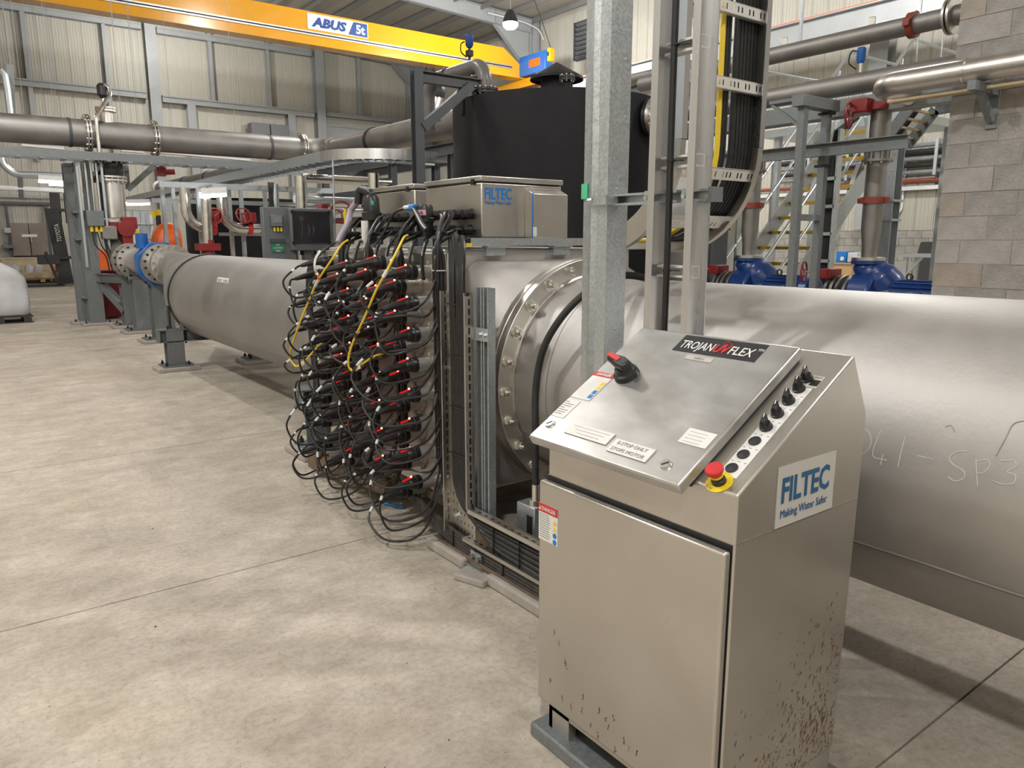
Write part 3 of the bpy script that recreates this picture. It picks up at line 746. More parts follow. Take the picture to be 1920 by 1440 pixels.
crust(door, pts, 'rust')

# ------------------------------------------------------------------ large pipe, reactor
PX, PZ, PR = 2.68, 0.893, 0.523
def yloft(mb, rings, n=64, cap=False):
    # rings (y, cx, cz, r) in planes across Y
    vs = []; fs = []
    for y, cx, cz, r in rings:
        vs += [(cx + r*math.cos(2*math.pi*k/n), y, cz + r*math.sin(2*math.pi*k/n)) for k in range(n)]
    for i in range(len(rings)-1):
        for k in range(n):
            a = i*n+k; b = i*n+(k+1) % n
            fs.append((a, b, b+n, a+n))
    if cap: fs += [tuple(range(n)), tuple((len(rings)-1)*n+k for k in range(n))[::-1]]
    return mb.add(vs, fs)
def on_pipe(y, z, h=0.0):
    return V((PX - math.sqrt(max(1e-6, (PR+h)**2 - (z-PZ)**2)), y, z))
def yflange(y0, y1, ro, ri, cx=PX, cz=PZ, n=64):
    return MB().ring((cx, y0, cz), (cx, y1, cz), ro, ri, n)
nut = mesh('flange_nut', MB().cyl((0, 0, 0), (0, 0, 0.004), 0.030, n=20).cyl((0, 0, 0.004), (0, 0, 0.028), 0.0245, n=6).cyl((0, 0, 0.028), (0, 0, 0.050), 0.0145, n=14), 'stainless_bright')

bp = T('large_pipe', 'large stainless pipe with bolted flange running behind the console', 'pipe', (PX, 0, PZ-PR))
O('pipe', yloft(MB(), [(-4.5, PX, PZ, PR), (2.88, PX, PZ, PR)]), 'stainless_pipe', bp)
O('flange', yflange(2.870, 2.912, 0.617, 0.520), 'stainless', bp, bevel=0.003)
mb = MB(); pts = []
for k in range(97):
    a = 2*math.pi*k/96; r = PR + 0.006 + random.uniform(-.0015, .0015)
    pts.append((PX+r*math.cos(a), 2.868, PZ+r*math.sin(a)))
O('weld_bead', mb.tube(pts, 0.008, 6), 'stainless_bright', bp)
for k in range(24):
    a = math.radians(2.0 + 15*k)
    I('bolt', nut, bp, (PX+0.575*math.cos(a), 2.870, PZ+0.575*math.sin(a)), quat((0, -1, 0)))
wz = None
# lengthwise weld on the near lower side
mb = MB(); wzz = 0.662
mb.tube([on_pipe(-4.4 + 0.06*k, wzz + random.uniform(-.001, .001), 0.000) for k in range(122)], 0.0055, 6)
O('weld_seam', mb, 'stainless_dark', bp)
# circumferential joint right behind the flange
O('joint_line', yflange(2.62, 2.624, PR+0.0012, PR-0.01), 'stainless_dark', bp)
# chalk writing
strokes = [
 [(2.190, 1.127, 1.041), (2.190, 1.103, 1.026), (2.190, 1.093, 0.998), (2.190, 1.104, 0.970), (2.190, 1.126, 0.957)],
 [(2.190, 1.072, 1.044), (2.190, 1.082, 0.967), (2.190, 1.038, 0.961)], [(2.190, 1.052, 0.977), (2.190, 1.054, 0.944)],
 [(2.190, 1.000, 1.039), (2.190, 1.004, 0.949)], [(2.190, 0.954, 0.994), (2.190, 0.911, 0.993)],
 [(2.190, 0.831, 1.034), (2.190, 0.855, 1.027), (2.190, 0.872, 1.006), (2.190, 0.858, 0.991), (2.190, 0.830, 0.980), (2.190, 0.826, 0.961), (2.190, 0.847, 0.948), (2.190, 0.866, 0.955)],
 [(2.190, 0.806, 1.019), (2.190, 0.790, 0.951)], [(2.190, 0.802, 1.014), (2.190, 0.780, 1.022), (2.190, 0.770, 1.010), (2.190, 0.781, 0.989), (2.190, 0.795, 0.983)],
 [(2.190, 0.749, 1.027), (2.190, 0.719, 1.034), (2.190, 0.711, 1.021), (2.190, 0.728, 1.003), (2.190, 0.708, 0.999), (2.190, 0.709, 0.978), (2.190, 0.733, 0.969), (2.190, 0.756, 0.972)]]
ch = MB()
for s in strokes:
    ch.tube([on_pipe(p.y, p.z, 0.0006) for p in smooth([V(p) for p in s], 5)], 0.0010, 5)
O('chalk_mark', ch, 'label_white', bp)
sc_ = MB()
for s in ([(2.170, 0.700, 1.140), (2.170, 0.740, 1.125), (2.170, 0.749, 1.089), (2.170, 0.761, 1.036)], [(2.170, 0.902, 1.085), (2.170, 0.888, 1.092), (2.170, 0.874, 1.077)]):
    sc_.tube([on_pipe(p.y, p.z, 0.0004) for p in smooth([V(p) for p in s], 6)], 0.0012, 5)
O('scratch_mark', sc_, 'stainless_dark', bp)
# clamp saddle far out of frame carries the pipe
for y in (-3.2, 1.9):
    O('pipe_support', MB().box(PX-0.35, PX+0.35, y-0.08, y+0.08, 0.0, 0.34).box(PX-0.45, PX+0.45, y-0.16, y+0.16, 0.0, 0.04), 'galv_dull', bp)

rx = T('uv_reactor', 'stainless reactor box with rounded inlet hood, carrying the lamp plugs', 'reactor', (PX, 4.0, 0))
RXF, RY0, RY1, RZ0, RZ1 = 2.04, 3.25, 4.80, 0.235, 1.555
O('body', MB().box(RXF, 2*PX-RXF, RY0, RY1, RZ0, RZ1), 'stainless_pipe', rx, bevel=0.01)
O('face_plate', MB().box(RXF-0.022, RXF, RY0-0.012, RY1+0.012, RZ0-0.02, RZ1-0.02), 'stainless', rx, bevel=0.004)
def rrect(y, hx, hz, r, n=12):
    out = []
    for q, (sx, sz) in enumerate(((1, 1), (-1, 1), (-1, -1), (1, -1))):
        for k in range(n):
            a = math.pi/2*(q + k/(n-1))
            out.append((PX + sx*(hx-r) + r*math.cos(a), y, PZ + sz*(hz-r) + r*math.sin(a)))
    return out
for sgn, yb, nm in ((1, RY0, 'inlet_hood'), (-1, RY1, 'outlet_hood')):
    secs = [(0.0, .565, .60, .13), (0.015, .575, .605, .13), (0.03, .565, .60, .13), (0.11, .56, .595, .17), (0.18, .548, .57, .30), (0.24, .535, .545, .45), (0.29, .528, .528, .527)]
    mb = MB(); vs = []; m = 48
    for d, hx, hz, r in secs: vs += rrect(yb - sgn*d, hx, hz, r)
    fs = [(i*m+k, i*m+(k+1) % m, (i+1)*m+(k+1) % m, (i+1)*m+k) for i in range(len(secs)-1) for k in range(m)]
    O(nm, mb.add(vs, fs), 'stainless_pipe', rx, sharp=50)
O('flange', yflange(2.920, 2.962, 0.617, 0.520), 'stainless', rx, bevel=0.003)
mb = MB(); n = 72; vs = []
for y in (2.912, 2.920):
    for rr in (0.53, 0.605):
        vs += [(PX+(rr+(random.uniform(-.012, .016) if rr > .6 else 0))*math.cos(2*math.pi*k/n), y, PZ+(rr)*math.sin(2*math.pi*k/n)) for k in range(n)]
fs = []
for k in range(n):
    j = (k+1) % n
    fs += [(k, j, n+j, n+k), (n+k, n+j, 3*n+j, 3*n+k), (2*n+k, 3*n+k, 3*n+j, 2*n+j)]
O('gasket', mb.add(vs, fs), 'white_sheet', rx)
O('flange', yflange(5.09, 5.13, 0.617, 0.520), 'stainless', rx)
# rear bolt heads
for k in range(24):
    a = math.radians(2.0 + 15*k)
    I('bolt', nut, rx, (PX+0.575*math.cos(a), 2.962, PZ+0.575*math.sin(a)), quat((0, 1, 0)))
for (x, y) in ((2.12, 3.05), (2.12, 4.6), (3.2, 3.4), (3.2, 4.6)):
    O('leg', MB().box(x-0.06, x+0.06, max(y, 3.29)-0.06, max(y, 3.29)+0.06, 0.04, RZ0+0.01), 'stainless_dark', rx)
# lamp-side dusty sill under the body
O('sill', MB().box(RXF-0.03, RXF+0.10, RY0, RY1, RZ0-0.05, RZ0), 'mud', rx)
O('drain_pipe', MB().tube(fillet([(2.0, 3.9, 0.12), (1.92, 4.4, 0.12), (1.92, 4.75, 0.10)], 0.1), 0.05, 10), 'mud', rx)
O('drain_valve', MB().box(1.86, 1.95, 4.70, 4.86, 0.05, 0.16).cyl((1.90, 4.72, 0.15), (1.90, 4.72, 0.24), 0.02, n=10), 'mud', rx)
# galvanised rail along the top edge with a yellow end cap
rl_ = T('top_rail', 'galvanised strut rail with a yellow end cap under the lettered junction box', 'rail', (2.5, 3.23, 1.585))
O('strut', MB().sweep(STRUT(0.041), (2.145, 3.215, 1.591), (3.6, 3.215, 1.591), (0, 1, 0), (0, 0, 1)), 'galv', rl_)
O('end_cap', MB().box(2.115, 2.150, 3.212, 3.258, 1.568, 1.586), 'yellow', rl_)
for x in (2.30, 2.75): O('bracket', MB().box(x-0.06, x+0.06, 3.212, 3.256, 1.520, 1.562).box(x-0.065, x+0.065, 3.195, 3.25, 1.564, 1.570), 'galv', rl_)

# ------------------------------------------------------------------ junction boxes on the reactor
gland = mesh('cable_gland', MB().cyl((0, 0, 0), (0, 0, 0.014), 0.031, n=6).cyl((0, 0, 0.014), (0, 0, 0.034), 0.024, n=14).cyl((0, 0, 0.034), (0, 0, 0.06), 0.029, 0.021, n=8), 'black_plastic')
def jbox(y0, y1, label):
    t = T('junction_box', label, 'box', (2.54, (y0+y1)/2, 1.612), 'junction boxes on the reactor')
    O('body', MB().box(2.27, 2.815, y0, y1, 1.612, 1.895), 'stainless', t, bevel=0.006)
    O('gasket', MB().box(2.276, 2.81, y0+0.006, y1-0.006, 1.895, 1.902), 'black', t)
    O('lid', MB().box(2.262, 2.823, y0-0.008, y1+0.008, 1.902, 1.930), 'stainless', t, bevel=0.005)
    O('catch', MB().box(2.256, 2.262, y0+0.055, y0+0.08, 1.885, 1.915), 'black', t)
    for r, z in enumerate((1.737, 1.655)):
        for k in range(6):
            I('cable_gland', gland, t, (2.27, y0+0.09+k*0.078, z), quat((-1, 0, 0)))
    return t
jb = jbox(3.30, 3.87, 'stainless junction box with blue lettering and a sloped side cover')
jb2 = jbox(4.00, 4.60, 'plain stainless junction box behind the lettered one')
O('sign_sheet', MB().box(2.275, 2.488, 3.2985, 3.3, 1.755, 1.890), 'stainless', jb)
text('lettering', 'FILTEC', 0.083, (2.290, 3.298, 1.812), (1, 0, 0), (0, 0, 1), 'blue_print', jb, bold=0.0020, width=0.175)
text('lettering', 'Making Water Safer', 0.028, (2.290, 3.298, 1.785), (1, 0, 0), (0, 0, 1), 'blue_print', jb, width=0.172)
poly = [(3.30, 1.880), (3.225, 1.845), (3.225, 1.612), (3.30, 1.612)]
hx0, hx1 = 2.555, 2.80
vs = [(x, y, z) for x in (hx0, hx1) for y, z in poly]
cv = O('side_cover', MB().add(vs, [(0, 1, 2, 3), (7, 6, 5, 4)] + [(k, (k+1) % 4, (k+1) % 4+4, k+4) for k in range(4)]), 'stainless', jb, bevel=0.003)
O('blue_edge', MB().box(2.549, 2.5555, 3.2235, 3.2275, 1.612, 1.848), 'blue_print', cv)
O('paper_tag', MB().box(2.553, 2.578, 3.222, 3.2245, 1.62, 1.67), 'label_white', cv)

# ------------------------------------------------------------------ lamp plugs on the reactor face
ORD = ['top', 'second', 'third', 'fourth', 'fifth', 'sixth', 'seventh', 'lowest']
COLN = ['first', 'second', 'third', 'fourth', 'fifth', 'sixth', 'seventh', 'last']
COLS = [(3.40, 1.439), (3.53, 1.358), (3.738, 1.480), (3.866, 1.403), (4.105, 1.446), (4.245, 1.366), (4.43, 1.470), (4.57, 1.385)]
sleeve_m = mesh('lamp_sleeve', MB().cyl((0, 0, 0), (-0.125, 0, 0), 0.036, n=20).cyl((0, 0, 0), (-0.022, 0, 0), 0.052, n=20).cyl((-0.022, 0, 0), (-0.038, 0, 0), 0.043, n=20)
    .box(-0.045, -0.02, -0.012, 0.012, 0.04, 0.058).box(-0.045, -0.02, -0.012, 0.012, -0.058, -0.04), 'lamp_sleeve')
cap_m = mesh('lamp_cap', MB().loft([((-0.119, 0, 0), 0.037), ((-0.122, 0, 0), 0.0405), ((-0.150, 0, 0), 0.0395), ((-0.153, 0, 0), 0.036), ((-0.178, 0, 0), 0.034), ((-0.19, 0, 0), 0.028)], 18), 'black_plastic')
boot_m = mesh('lamp_boot', MB().tube([(-0.183, 0, 0.004), (-0.22, 0, 0.0), (-0.27, 0, -0.010), (-0.315, 0, -0.022)], [0.027, 0.022, 0.016, 0.011], 10), 'black_rubber')
led_m = mesh('status_light', MB().loft([((-0.172, 0, 0.030), 0.0062), ((-0.172, 0, 0.039), 0.0056), ((-0.172, 0, 0.042), 0.003)], 8), 'led')
glow_m = mesh('painted_glow', MB().obox((-0.203, 0, 0.0250), (0.022, 0, 0.006), (0, 0.0105, 0), (-0.0003, 0, 0.0015)), 'led_glow_paint')  # added patch imitating the status light's red spill on cap and boot
marker_rs = random.Random(11)
BUND = [3.215, 3.635, 3.985, 4.335]
for ci, (cy, cz) in enumerate(COLS):
    for r in range(8):
        z = cz - 0.1605*r
        wtxt = '%s lamp plug down in the %s column from the perforated tray' % (ORD[r].capitalize() if r not in (0, 7) else ('Top' if r == 0 else 'Lowest'), COLN[ci])
        lb = ('black lamp plug with red light, %s in the %s column from the perforated tray' % (ORD[r], COLN[ci]))
        t = T('lamp_plug', lb, 'lamp plug', (RXF, cy, z), 'lamp plugs on the reactor face')
        b0 = V((RXF, cy, z))
        tilt = Matrix.Rotation(math.radians(marker_rs.uniform(-4, 4)), 3, 'Z').to_quaternion()
        for nm, me_ in (('sleeve', sleeve_m), ('cap', cap_m), ('boot', boot_m), ('status_light', led_m), ('painted_glow', glow_m)):
            if ci >= 6 and nm in ('status_light', 'painted_glow'): continue
            I(nm, me_, t, b0, None if nm == 'sleeve' else tilt)
        tip = b0 + tilt @ V((-0.312, 0, -0.021))
        yb = BUND[ci//2]; k1 = marker_rs.uniform(0.10, 0.24); sx = marker_rs.uniform(0.04, 0.13); dy = yb - tip.y + marker_rs.uniform(-.05, .05)
        zend = max(0.30, tip.z + marker_rs.uniform(-0.10, 0.02))
        zmin = max(0.05, tip.z - k1)
        if ci >= 6: dy += 0.1
        pts = [tip, tip+V((-0.035, dy*0.02, -0.012)), V((tip.x-sx, tip.y+dy*0.10, (tip.z+zmin)/2)), V((tip.x-sx*0.55, tip.y+dy*0.40, zmin)), V((tip.x+0.06, tip.y+dy*0.75, zmin+0.015)), V((1.86, yb-0.02, (zmin+zend)/2)), V((1.945, yb+marker_rs.uniform(-.02, .02), zend+0.05))]
        cpts = smooth(pts, 6)
        O('cable', MB().tube(cpts, 0.0062, 7), 'cable_black', t)
        i0 = marker_rs.choice((6, 7, 8, 9))
        O('marker_sleeve', MB().tube(cpts[i0:i0+marker_rs.choice((2, 3))], 0.0078, 8), 'white', t)

# vertical cable bundles between the lamp columns, each cable a part
def bundle(name, label, lines, r, mat, loc, cat='cables', ties=(), tie_r=None):
    t = T(name, label, cat, loc)
    for ln in lines: O('cable', MB().tube(ln, r, 7), mat, t)
    return t
br = random.Random(5)
for bi, yb in enumerate(BUND):
    lines = []
    gy0 = 3.39 if bi < 2 else 4.09
    for k in range(9):
        gz = 1.737 if k % 3 else 1.655
        gy = gy0 + (k % 3)*0.078 + (0.234 if bi % 2 else 0)
        xo = 1.935 + 0.018*(k % 3); yo = yb + 0.020*(k//3) - 0.02
        lines.append(smooth([(2.22, gy, gz), (2.16, gy, gz-0.003), (2.06+0.01*k % 3, gy + (yo-gy)*0.45, gz-0.02+0.01*(k % 2)), (1.965, gy+(yo-gy)*0.85, 1.63-0.01*k), (xo, yo, 1.48), (xo, yo+br.uniform(-.006, .006), 1.1), (xo+br.uniform(-.006, .006), yo, 0.7), (xo, yo, 0.36+0.02*k)], 6))
    t = bundle('cable_bundle', ['black cable bundle hanging beside the perforated tray', 'black cable bundle between second and third plug columns', 'black cable bundle between fourth and fifth plug columns', 'black cable bundle between sixth and seventh plug columns'][bi], lines, 0.0085, 'cable_black', (1.95, yb, 0.36), ties=())
    for z in (1.45, 1.15, 0.85, 0.55):
        O('cable_tie', MB().ring((1.953, yb, z), (1.953, yb, z+0.006), 0.037, 0.0345, 16), 'black_plastic' if z < 1.4 else 'label_grey', t)
# slack cables lying over the reactor top
lines = []
for k in range(9):
    y0 = 4.55 - 0.13*k
    lines.append(smooth([(2.20, y0, 1.66), (2.10, y0-0.05, 1.60), (2.05, y0-0.15, 1.585+0.01*(k % 3)), (1.98, y0-0.25, 1.58), (1.93, y0-0.30, 1.50), (1.93, y0-0.31, 1.40)], 6))
bundle('slack_cables', 'tangle of slack black cables lying over the reactor top edge', lines, 0.010, 'cable_black', (2.05, 4.0, 1.58))
lines = []
for k in range(7):
    lines.append(smooth([(2.2, 4.5-0.03*k, 1.66+0.01*(k % 2)), (2.1, 4.62, 1.62), (2.05, 4.75, 1.56), (1.95, 4.80+0.01*k, 1.45), (1.92, 4.80+0.012*k, 1.2), (1.93, 4.79+0.012*k, 0.8), (1.94, 4.78+0.01*k, 0.42)], 6))
bundle('edge_cables', 'black cables drooping over the far end of the reactor', lines, 0.0095, 'cable_black', (1.95, 4.8, 0.42))

# two yellow network cables
ya = [(1.800, 3.930, 1.601), (1.780, 3.973, 1.572), (1.720, 3.990, 1.484), (1.700, 4.129, 1.376), (1.680, 4.230, 1.257), (1.660, 4.420, 1.042), (1.660, 4.540, 0.896), (1.680, 4.513, 0.826), (1.700, 4.427, 0.856), (1.740, 4.391, 0.913), (1.820, 4.409, 0.978)]
yb_ = [(1.920, 3.466, 1.625), (1.860, 3.397, 1.612), (1.780, 3.319, 1.550), (1.680, 3.240, 1.459), (1.660, 3.325, 1.359), (1.640, 3.411, 1.231), (1.640, 3.581, 1.065), (1.640, 3.636, 0.965), (1.660, 3.637, 0.920), (1.680, 3.586, 0.950), (1.720, 3.501, 1.006), (1.800, 3.543, 1.010)]
for pts, lb in ((ya, 'yellow network cable looping in front of the far lamp plugs'), (yb_, 'yellow network cable looping in front of the middle lamp plugs')):
    t = T('network_cable', lb, 'cable', min((V(p) for p in pts), key=lambda p: p.z), 'yellow network cables')
    sp = smooth(pts, 6)
    O('cable', MB().tube(sp, 0.0062, 8), 'yellow_cable', t)
    O('tag', MB().obox(sp[-14], V((0.0, 0.03, -0.012)), V((0.0, 0.006, 0.012)), V((0.001, 0, 0))), 'label_white', t)
    O('tag', MB().tube(sp[18:21], 0.0095, 8), 'white', t)
t = T('white_lead', 'short white lead with an orange plug at the far lamp plugs', 'cable', (1.700, 4.128, 1.385))
pts = smooth([(1.720, 4.126, 1.541), (1.690, 4.128, 1.497), (1.680, 4.125, 1.452), (1.700, 4.148, 1.411)], 6)
O('lead', MB().tube(pts, 0.007, 8), 'white', t)
O('plug', MB().tube([(1.700, 4.148, 1.411), (1.700, 4.113, 1.382)], [0.012, 0.007], 8), 'orange', t)

# air release valves on the reactor top
t = T('air_valve', 'black air release valve with an elbow and lilac hose', 'valve', (2.15, 4.95, 1.42))
p = V((2.140, 4.308, 1.763)); zt = (2.140, 4.299, 1.872)[2]; zb = (2.140, 4.316, 1.666)[2]
O('body', MB().loft([((p.x, p.y, zb), 0.030), ((p.x, p.y, zb+0.05), 0.030), ((p.x, p.y, zb+0.055), 0.062), ((p.x, p.y, zb+0.10), 0.062), ((p.x, p.y, zb+0.105), 0.052), ((p.x, p.y, zt-0.02), 0.048), ((p.x, p.y, zt), 0.035)], 20), 'black_plastic', t)
e0 = V((2.120, 4.420, 1.893)); O('elbow', MB().tube(fillet([(p.x, p.y, zt-0.01), (p.x, p.y, zt+0.012), e0 + V((0, 0, 0.02)), e0 + V((-0.01, 0.01, -0.07))], 0.03), 0.026, 12), 'black_plastic', t)
O('hose', MB().tube(smooth([e0+V((-0.01, 0.01, -0.05)), (2.100, 4.519, 1.785), (2.060, 4.488, 1.701), (2.020, 4.494, 1.634), (1.980, 4.466, 1.582)], 6), 0.020, 12), 'lilac', t)
O('stub', MB().tube([(p.x, p.y, 1.40), (p.x, p.y, zb+0.01)], 0.028, 12), 'stainless', t)
O('tag', MB().obox(V((2.120, 4.314, 1.824))+V((0, -0.06, 0)), V((0.002, 0, 0)), V((0, 0.014, 0.004)), V((0, 0, 0.012))), 'teal', t)
t = T('small_valve', 'small white pipe tee with a steel union beside the lilac hose', 'valve', (2.060, 4.249, 1.649))
q = V((2.060, 4.246, 1.681))
O('tee', MB().tube([q+V((0, 0, -0.12)), q+V((0, 0, 0.035))], 0.022, 14), 'label_white', t)
O('union', MB().tube([q+V((0, 0.02, -0.03)), q+V((-0.02, 0.13, -0.03))], 0.026, 8), 'stainless_bright', t)
t = T('air_valve', 'black air release valve with a pink name sticker and blue fitting', 'valve', (2.130, 3.645, 1.673))
p = V((2.130, 3.644, 1.702))
zt = (2.130, 3.640, 1.790)[2]
O('body', MB().loft([((p.x, p.y, p.z-0.08), 0.045), ((p.x, p.y, p.z-0.01), 0.045), ((p.x, p.y, p.z-0.005), 0.052), ((p.x, p.y, p.z+0.015), 0.052), ((p.x, p.y, p.z+0.02), 0.046), ((p.x, p.y, zt-0.015), 0.046), ((p.x, p.y, zt), 0.038)], 20), 'black_plastic', t)
s0 = p + V((-0.043, -0.030, 0.045))
sd = V((0.58, -0.81, 0)); O('sticker', MB().obox(s0, sd*0.030, V((0, 0, 0.014)), V((0.81, 0.58, 0))*0.001), 'pink', t)
text('lettering', 'A.R.', 0.022, s0 - sd*0.020 + V((-0.002, -0.0015, -0.008)), sd, (0, 0, 1), 'black', t, bold=0.0005)
b0 = V((2.080, 3.682, 1.773))
O('blue_fitting', MB().tube([b0+V((0, -0.02, 0)), b0+V((0, 0.045, 0.004))], 0.019, 10), 'blue_print', t)
O('spring_guard', MB().tube(smooth([b0, (2.040, 3.567, 1.727), (2.000, 3.450, 1.677), (1.980, 3.373, 1.649)], 8), [0.013+0.002*(k % 2) for k in range(25)], 10), 'black_plastic', t)
O('lead', MB().tube(smooth([b0+V((0, 0.05, 0.004)), (2.050, 3.791, 1.764), (2.030, 3.836, 1.733), (2.000, 3.867, 1.654), (1.950, 3.886, 1.578)], 6), 0.007, 7), 'cable_black', t)
O('marker_sleeve', MB().tube([(2.070, 3.705, 1.779), (2.060, 3.747, 1.778)], 0.010, 8), 'white', t)

# ------------------------------------------------------------------ perforated tray with the thick cables
tr = T('perforated_tray', 'perforated steel cable tray standing in front of the reactor corner', 'cable tray', (1.95, 3.0, 0.2))
TX = 1.945
def slot(i, j): return (i % 3 == 1) and (j % 3 == 1)
O('back_plate', MB().perf((TX, 3.110, 0.13), (0, -0.0084, 0), (0, 0, 0.0148), 25, 83, lambda i, j: i % 4 == 1 and j % 3 == 1), 'stainless', tr)
for y in (3.110, 2.900):
    z0 = 0.13 if y > 3 else 0.31
    O('side_flange', MB().perf((TX, y, z0), (-0.010, 0, 0), (0, 0, 0.0148), 5, int((1.36-z0)/0.0148), lambda i, j: i == 2 and j % 3 != 0).perf((TX-0.05, y-0.001, z0), (0, 0.010, 0), (0, 0, (1.36-z0)), 1, 1, lambda i, j: False), 'stainless', tr)
for (y, z) in ((3.065, 0.22), (3.09, 0.98), (2.92, 0.98)):
    p = V((TX, y, z)); O('bolt', MB().cyl(p, p+V((-0.006, 0, 0)), 0.014, n=12).cyl(p+V((-0.006, 0, 0)), p+V((-0.016, 0, 0)), 0.010, n=6), 'galv', tr)
# thick cables, upright then turning along the floor
for g in range(1):
    lines = []
    for k in range(5):
        y = 3.055 - k*0.027; zt_ = 1.58+0.01*k; r0 = 0.10+0.026*k
        zb_ = 0.165 + 0.0245*(4-k)
        pts = [(2.25, y+0.44, 1.592+0.012*(k % 2)), (2.13, y+0.32, 1.60+0.014*(k % 2)), (2.03, y+0.17, 1.598+0.012*(k % 3)), (1.962, y+0.06, 1.54), (TX-0.022, y+0.01*math.sin(k*2), 1.40), (TX-0.020, y, 1.1), (TX-0.020, y, 0.7), (TX-0.020, y, 0.45)]
        ptsb = arc((TX-0.020, y-r0-0.10, zb_+r0+0.10), (0, 1, 0), (0, 0, -1), r0+0.10, 0, 90, 8)
        lines.append(smooth(pts, 5)[:-1] + ptsb + [V((TX-0.020, 2.2, zb_-0.004*k)), V((TX-0.020, 1.45, zb_-0.004*k))])
    t = bundle('power_cables', 'thick black power cables rising in the perforated tray', lines, 0.0128, 'cable_black', (1.92, 2.95, 0.15))
    for z in (1.30, 1.05, 0.80, 0.56): O('cable_tie', MB().bar((TX-0.036, 3.075, z), (TX-0.036, 2.930, z), 0.004, 0.006), 'black_plastic', t)
    for y in (2.70, 2.50): O('cable_tie', MB().bar((TX-0.036, y, 0.14), (TX-0.036, y, 0.30), 0.004, 0.006, (1, 0, 0)), 'black_plastic', t)
low = T('floor_tray', 'low slotted cable tray running along the floor to the console', 'cable tray', (1.95, 2.3, 0.07))
O('upper_edge', MB().perf((TX-0.045, 2.905, 0.312), (0.0, -0.013, -0.0002), (0.009, 0, 0), 112, 5, lambda i, j: j == 2 and i % 4 in (1, 2)).box(TX-0.047, TX-0.043, 1.45, 2.905, 0.290, 0.312), 'stainless', low)
O('divider', MB().perf((TX-0.045, 2.95, 0.150), (0.0, -0.013, 0), (0.009, 0, 0), 112, 5, lambda i, j: j == 2 and i % 4 in (1, 2)).box(TX-0.047, TX-0.044, 1.45, 2.95, 0.132, 0.150), 'stainless', low)
O('lower_edge', MB().box(TX-0.05, TX, 1.45, 3.18, 0.050, 0.054).box(TX-0.052, TX-0.048, 1.45, 3.18, 0.050, 0.072), 'mud', low)
O('back_plate', MB().box(TX+0.004, TX+0.006, 1.45, 3.18, 0.05, 0.31), 'mud', low)
lines = []
for k in range(5):
    z = 0.066 + 0.0165*k
    lines.append(smooth([(2.02, 3.9, 0.16+0.01*k), (1.95, 3.5, 0.15+0.012*k), (TX-0.02, 3.25, 0.10+0.018*k), (TX-0.024, 3.05, z+0.012), (TX-0.024, 2.8, z), (TX-0.024, 2.2, z), (TX-0.024, 1.45, z)], 6))
t = bundle('floor_cables', 'dusty black cables lying in the low floor tray', lines, 0.0105, 'cable_dusty', (1.92, 2.6, 0.055))
for y in (3.05, 2.85, 2.62): O('cable_tie', MB().bar((TX-0.038, y, 0.052), (TX-0.038, y, 0.152), 0.004, 0.006, (1, 0, 0)), 'black_plastic', t)
# strut post behind the tray
sp_ = T('strut_post', 'galvanised slotted strut post beside the perforated tray', 'post', (2.0, 2.85, 0))
O('strut', MB().sweep(STRUT(0.045), (2.00, 2.872, 0.05), (2.00, 2.872, 1.385), (-1, 0, 0), (0, 1, 0)), 'galv', sp_)
O('strut', MB().sweep(STRUT(0.041), (2.00, 2.822, 0.05), (2.00, 2.822, 1.385), (-1, 0, 0), (0, 1, 0)), 'galv', sp_)
O('bracket', MB().box(1.948, 1.954, 2.79, 2.90, 1.14, 1.20), 'galv', sp_)
for y in (2.81, 2.85): O('bolt', MB().cyl((1.948, y, 1.17), (1.936, y, 1.17), 0.011, n=6), 'galv', sp_)
O('foot', MB().box(1.88, 2.02, 2.76, 2.90, 0.035, 0.041).box(1.90, 1.906, 2.79, 2.88, 0.041, 0.11), 'galv', sp_)
for y in (2.805, 2.855): O('bolt', MB().cyl((1.90, y, 0.085), (1.885, y, 0.085), 0.013, n=6), 'galv_dull', sp_)
O('grout_pad', MB().obox((1.92, 2.80, 0.0175), V((0.115, 0.04, 0)), V((-0.03, 0.085, 0)), (0, 0, 0.0175)), 'grout', sp_, bevel=0.008)
# grout pads under the reactor legs
for (y0, y1, lb) in ((2.905, 3.265, 'long concrete grout pad under the reactor corner, beside the perforated tray'), (2.30, 2.700, 'long concrete grout pad behind the console, under the low tray')):
    t = T('grout_pad', lb, 'pad', (2.05, (y0+y1)/2, 0), 'grout pads')
    O('pad', MB().box(1.866, 2.32, y0, y1, 0, 0.058), 'grout', t, bevel=0.012)
    O('base_plate', MB().box(1.905, 2.29, y0+0.03, y1-0.03, 0.058, 0.068), 'stainless_dark', t)
    for y in (y0+0.10, y1-0.09):
        O('anchor_bolt', MB().cyl((1.945, y, 0.068), (1.945, y, 0.073), 0.022, n=14).cyl((1.945, y, 0.073), (1.945, y, 0.092), 0.016, n=6).cyl((1.945, y, 0.092), (1.945, y, 0.108), 0.009, n=10), 'gravel', t)
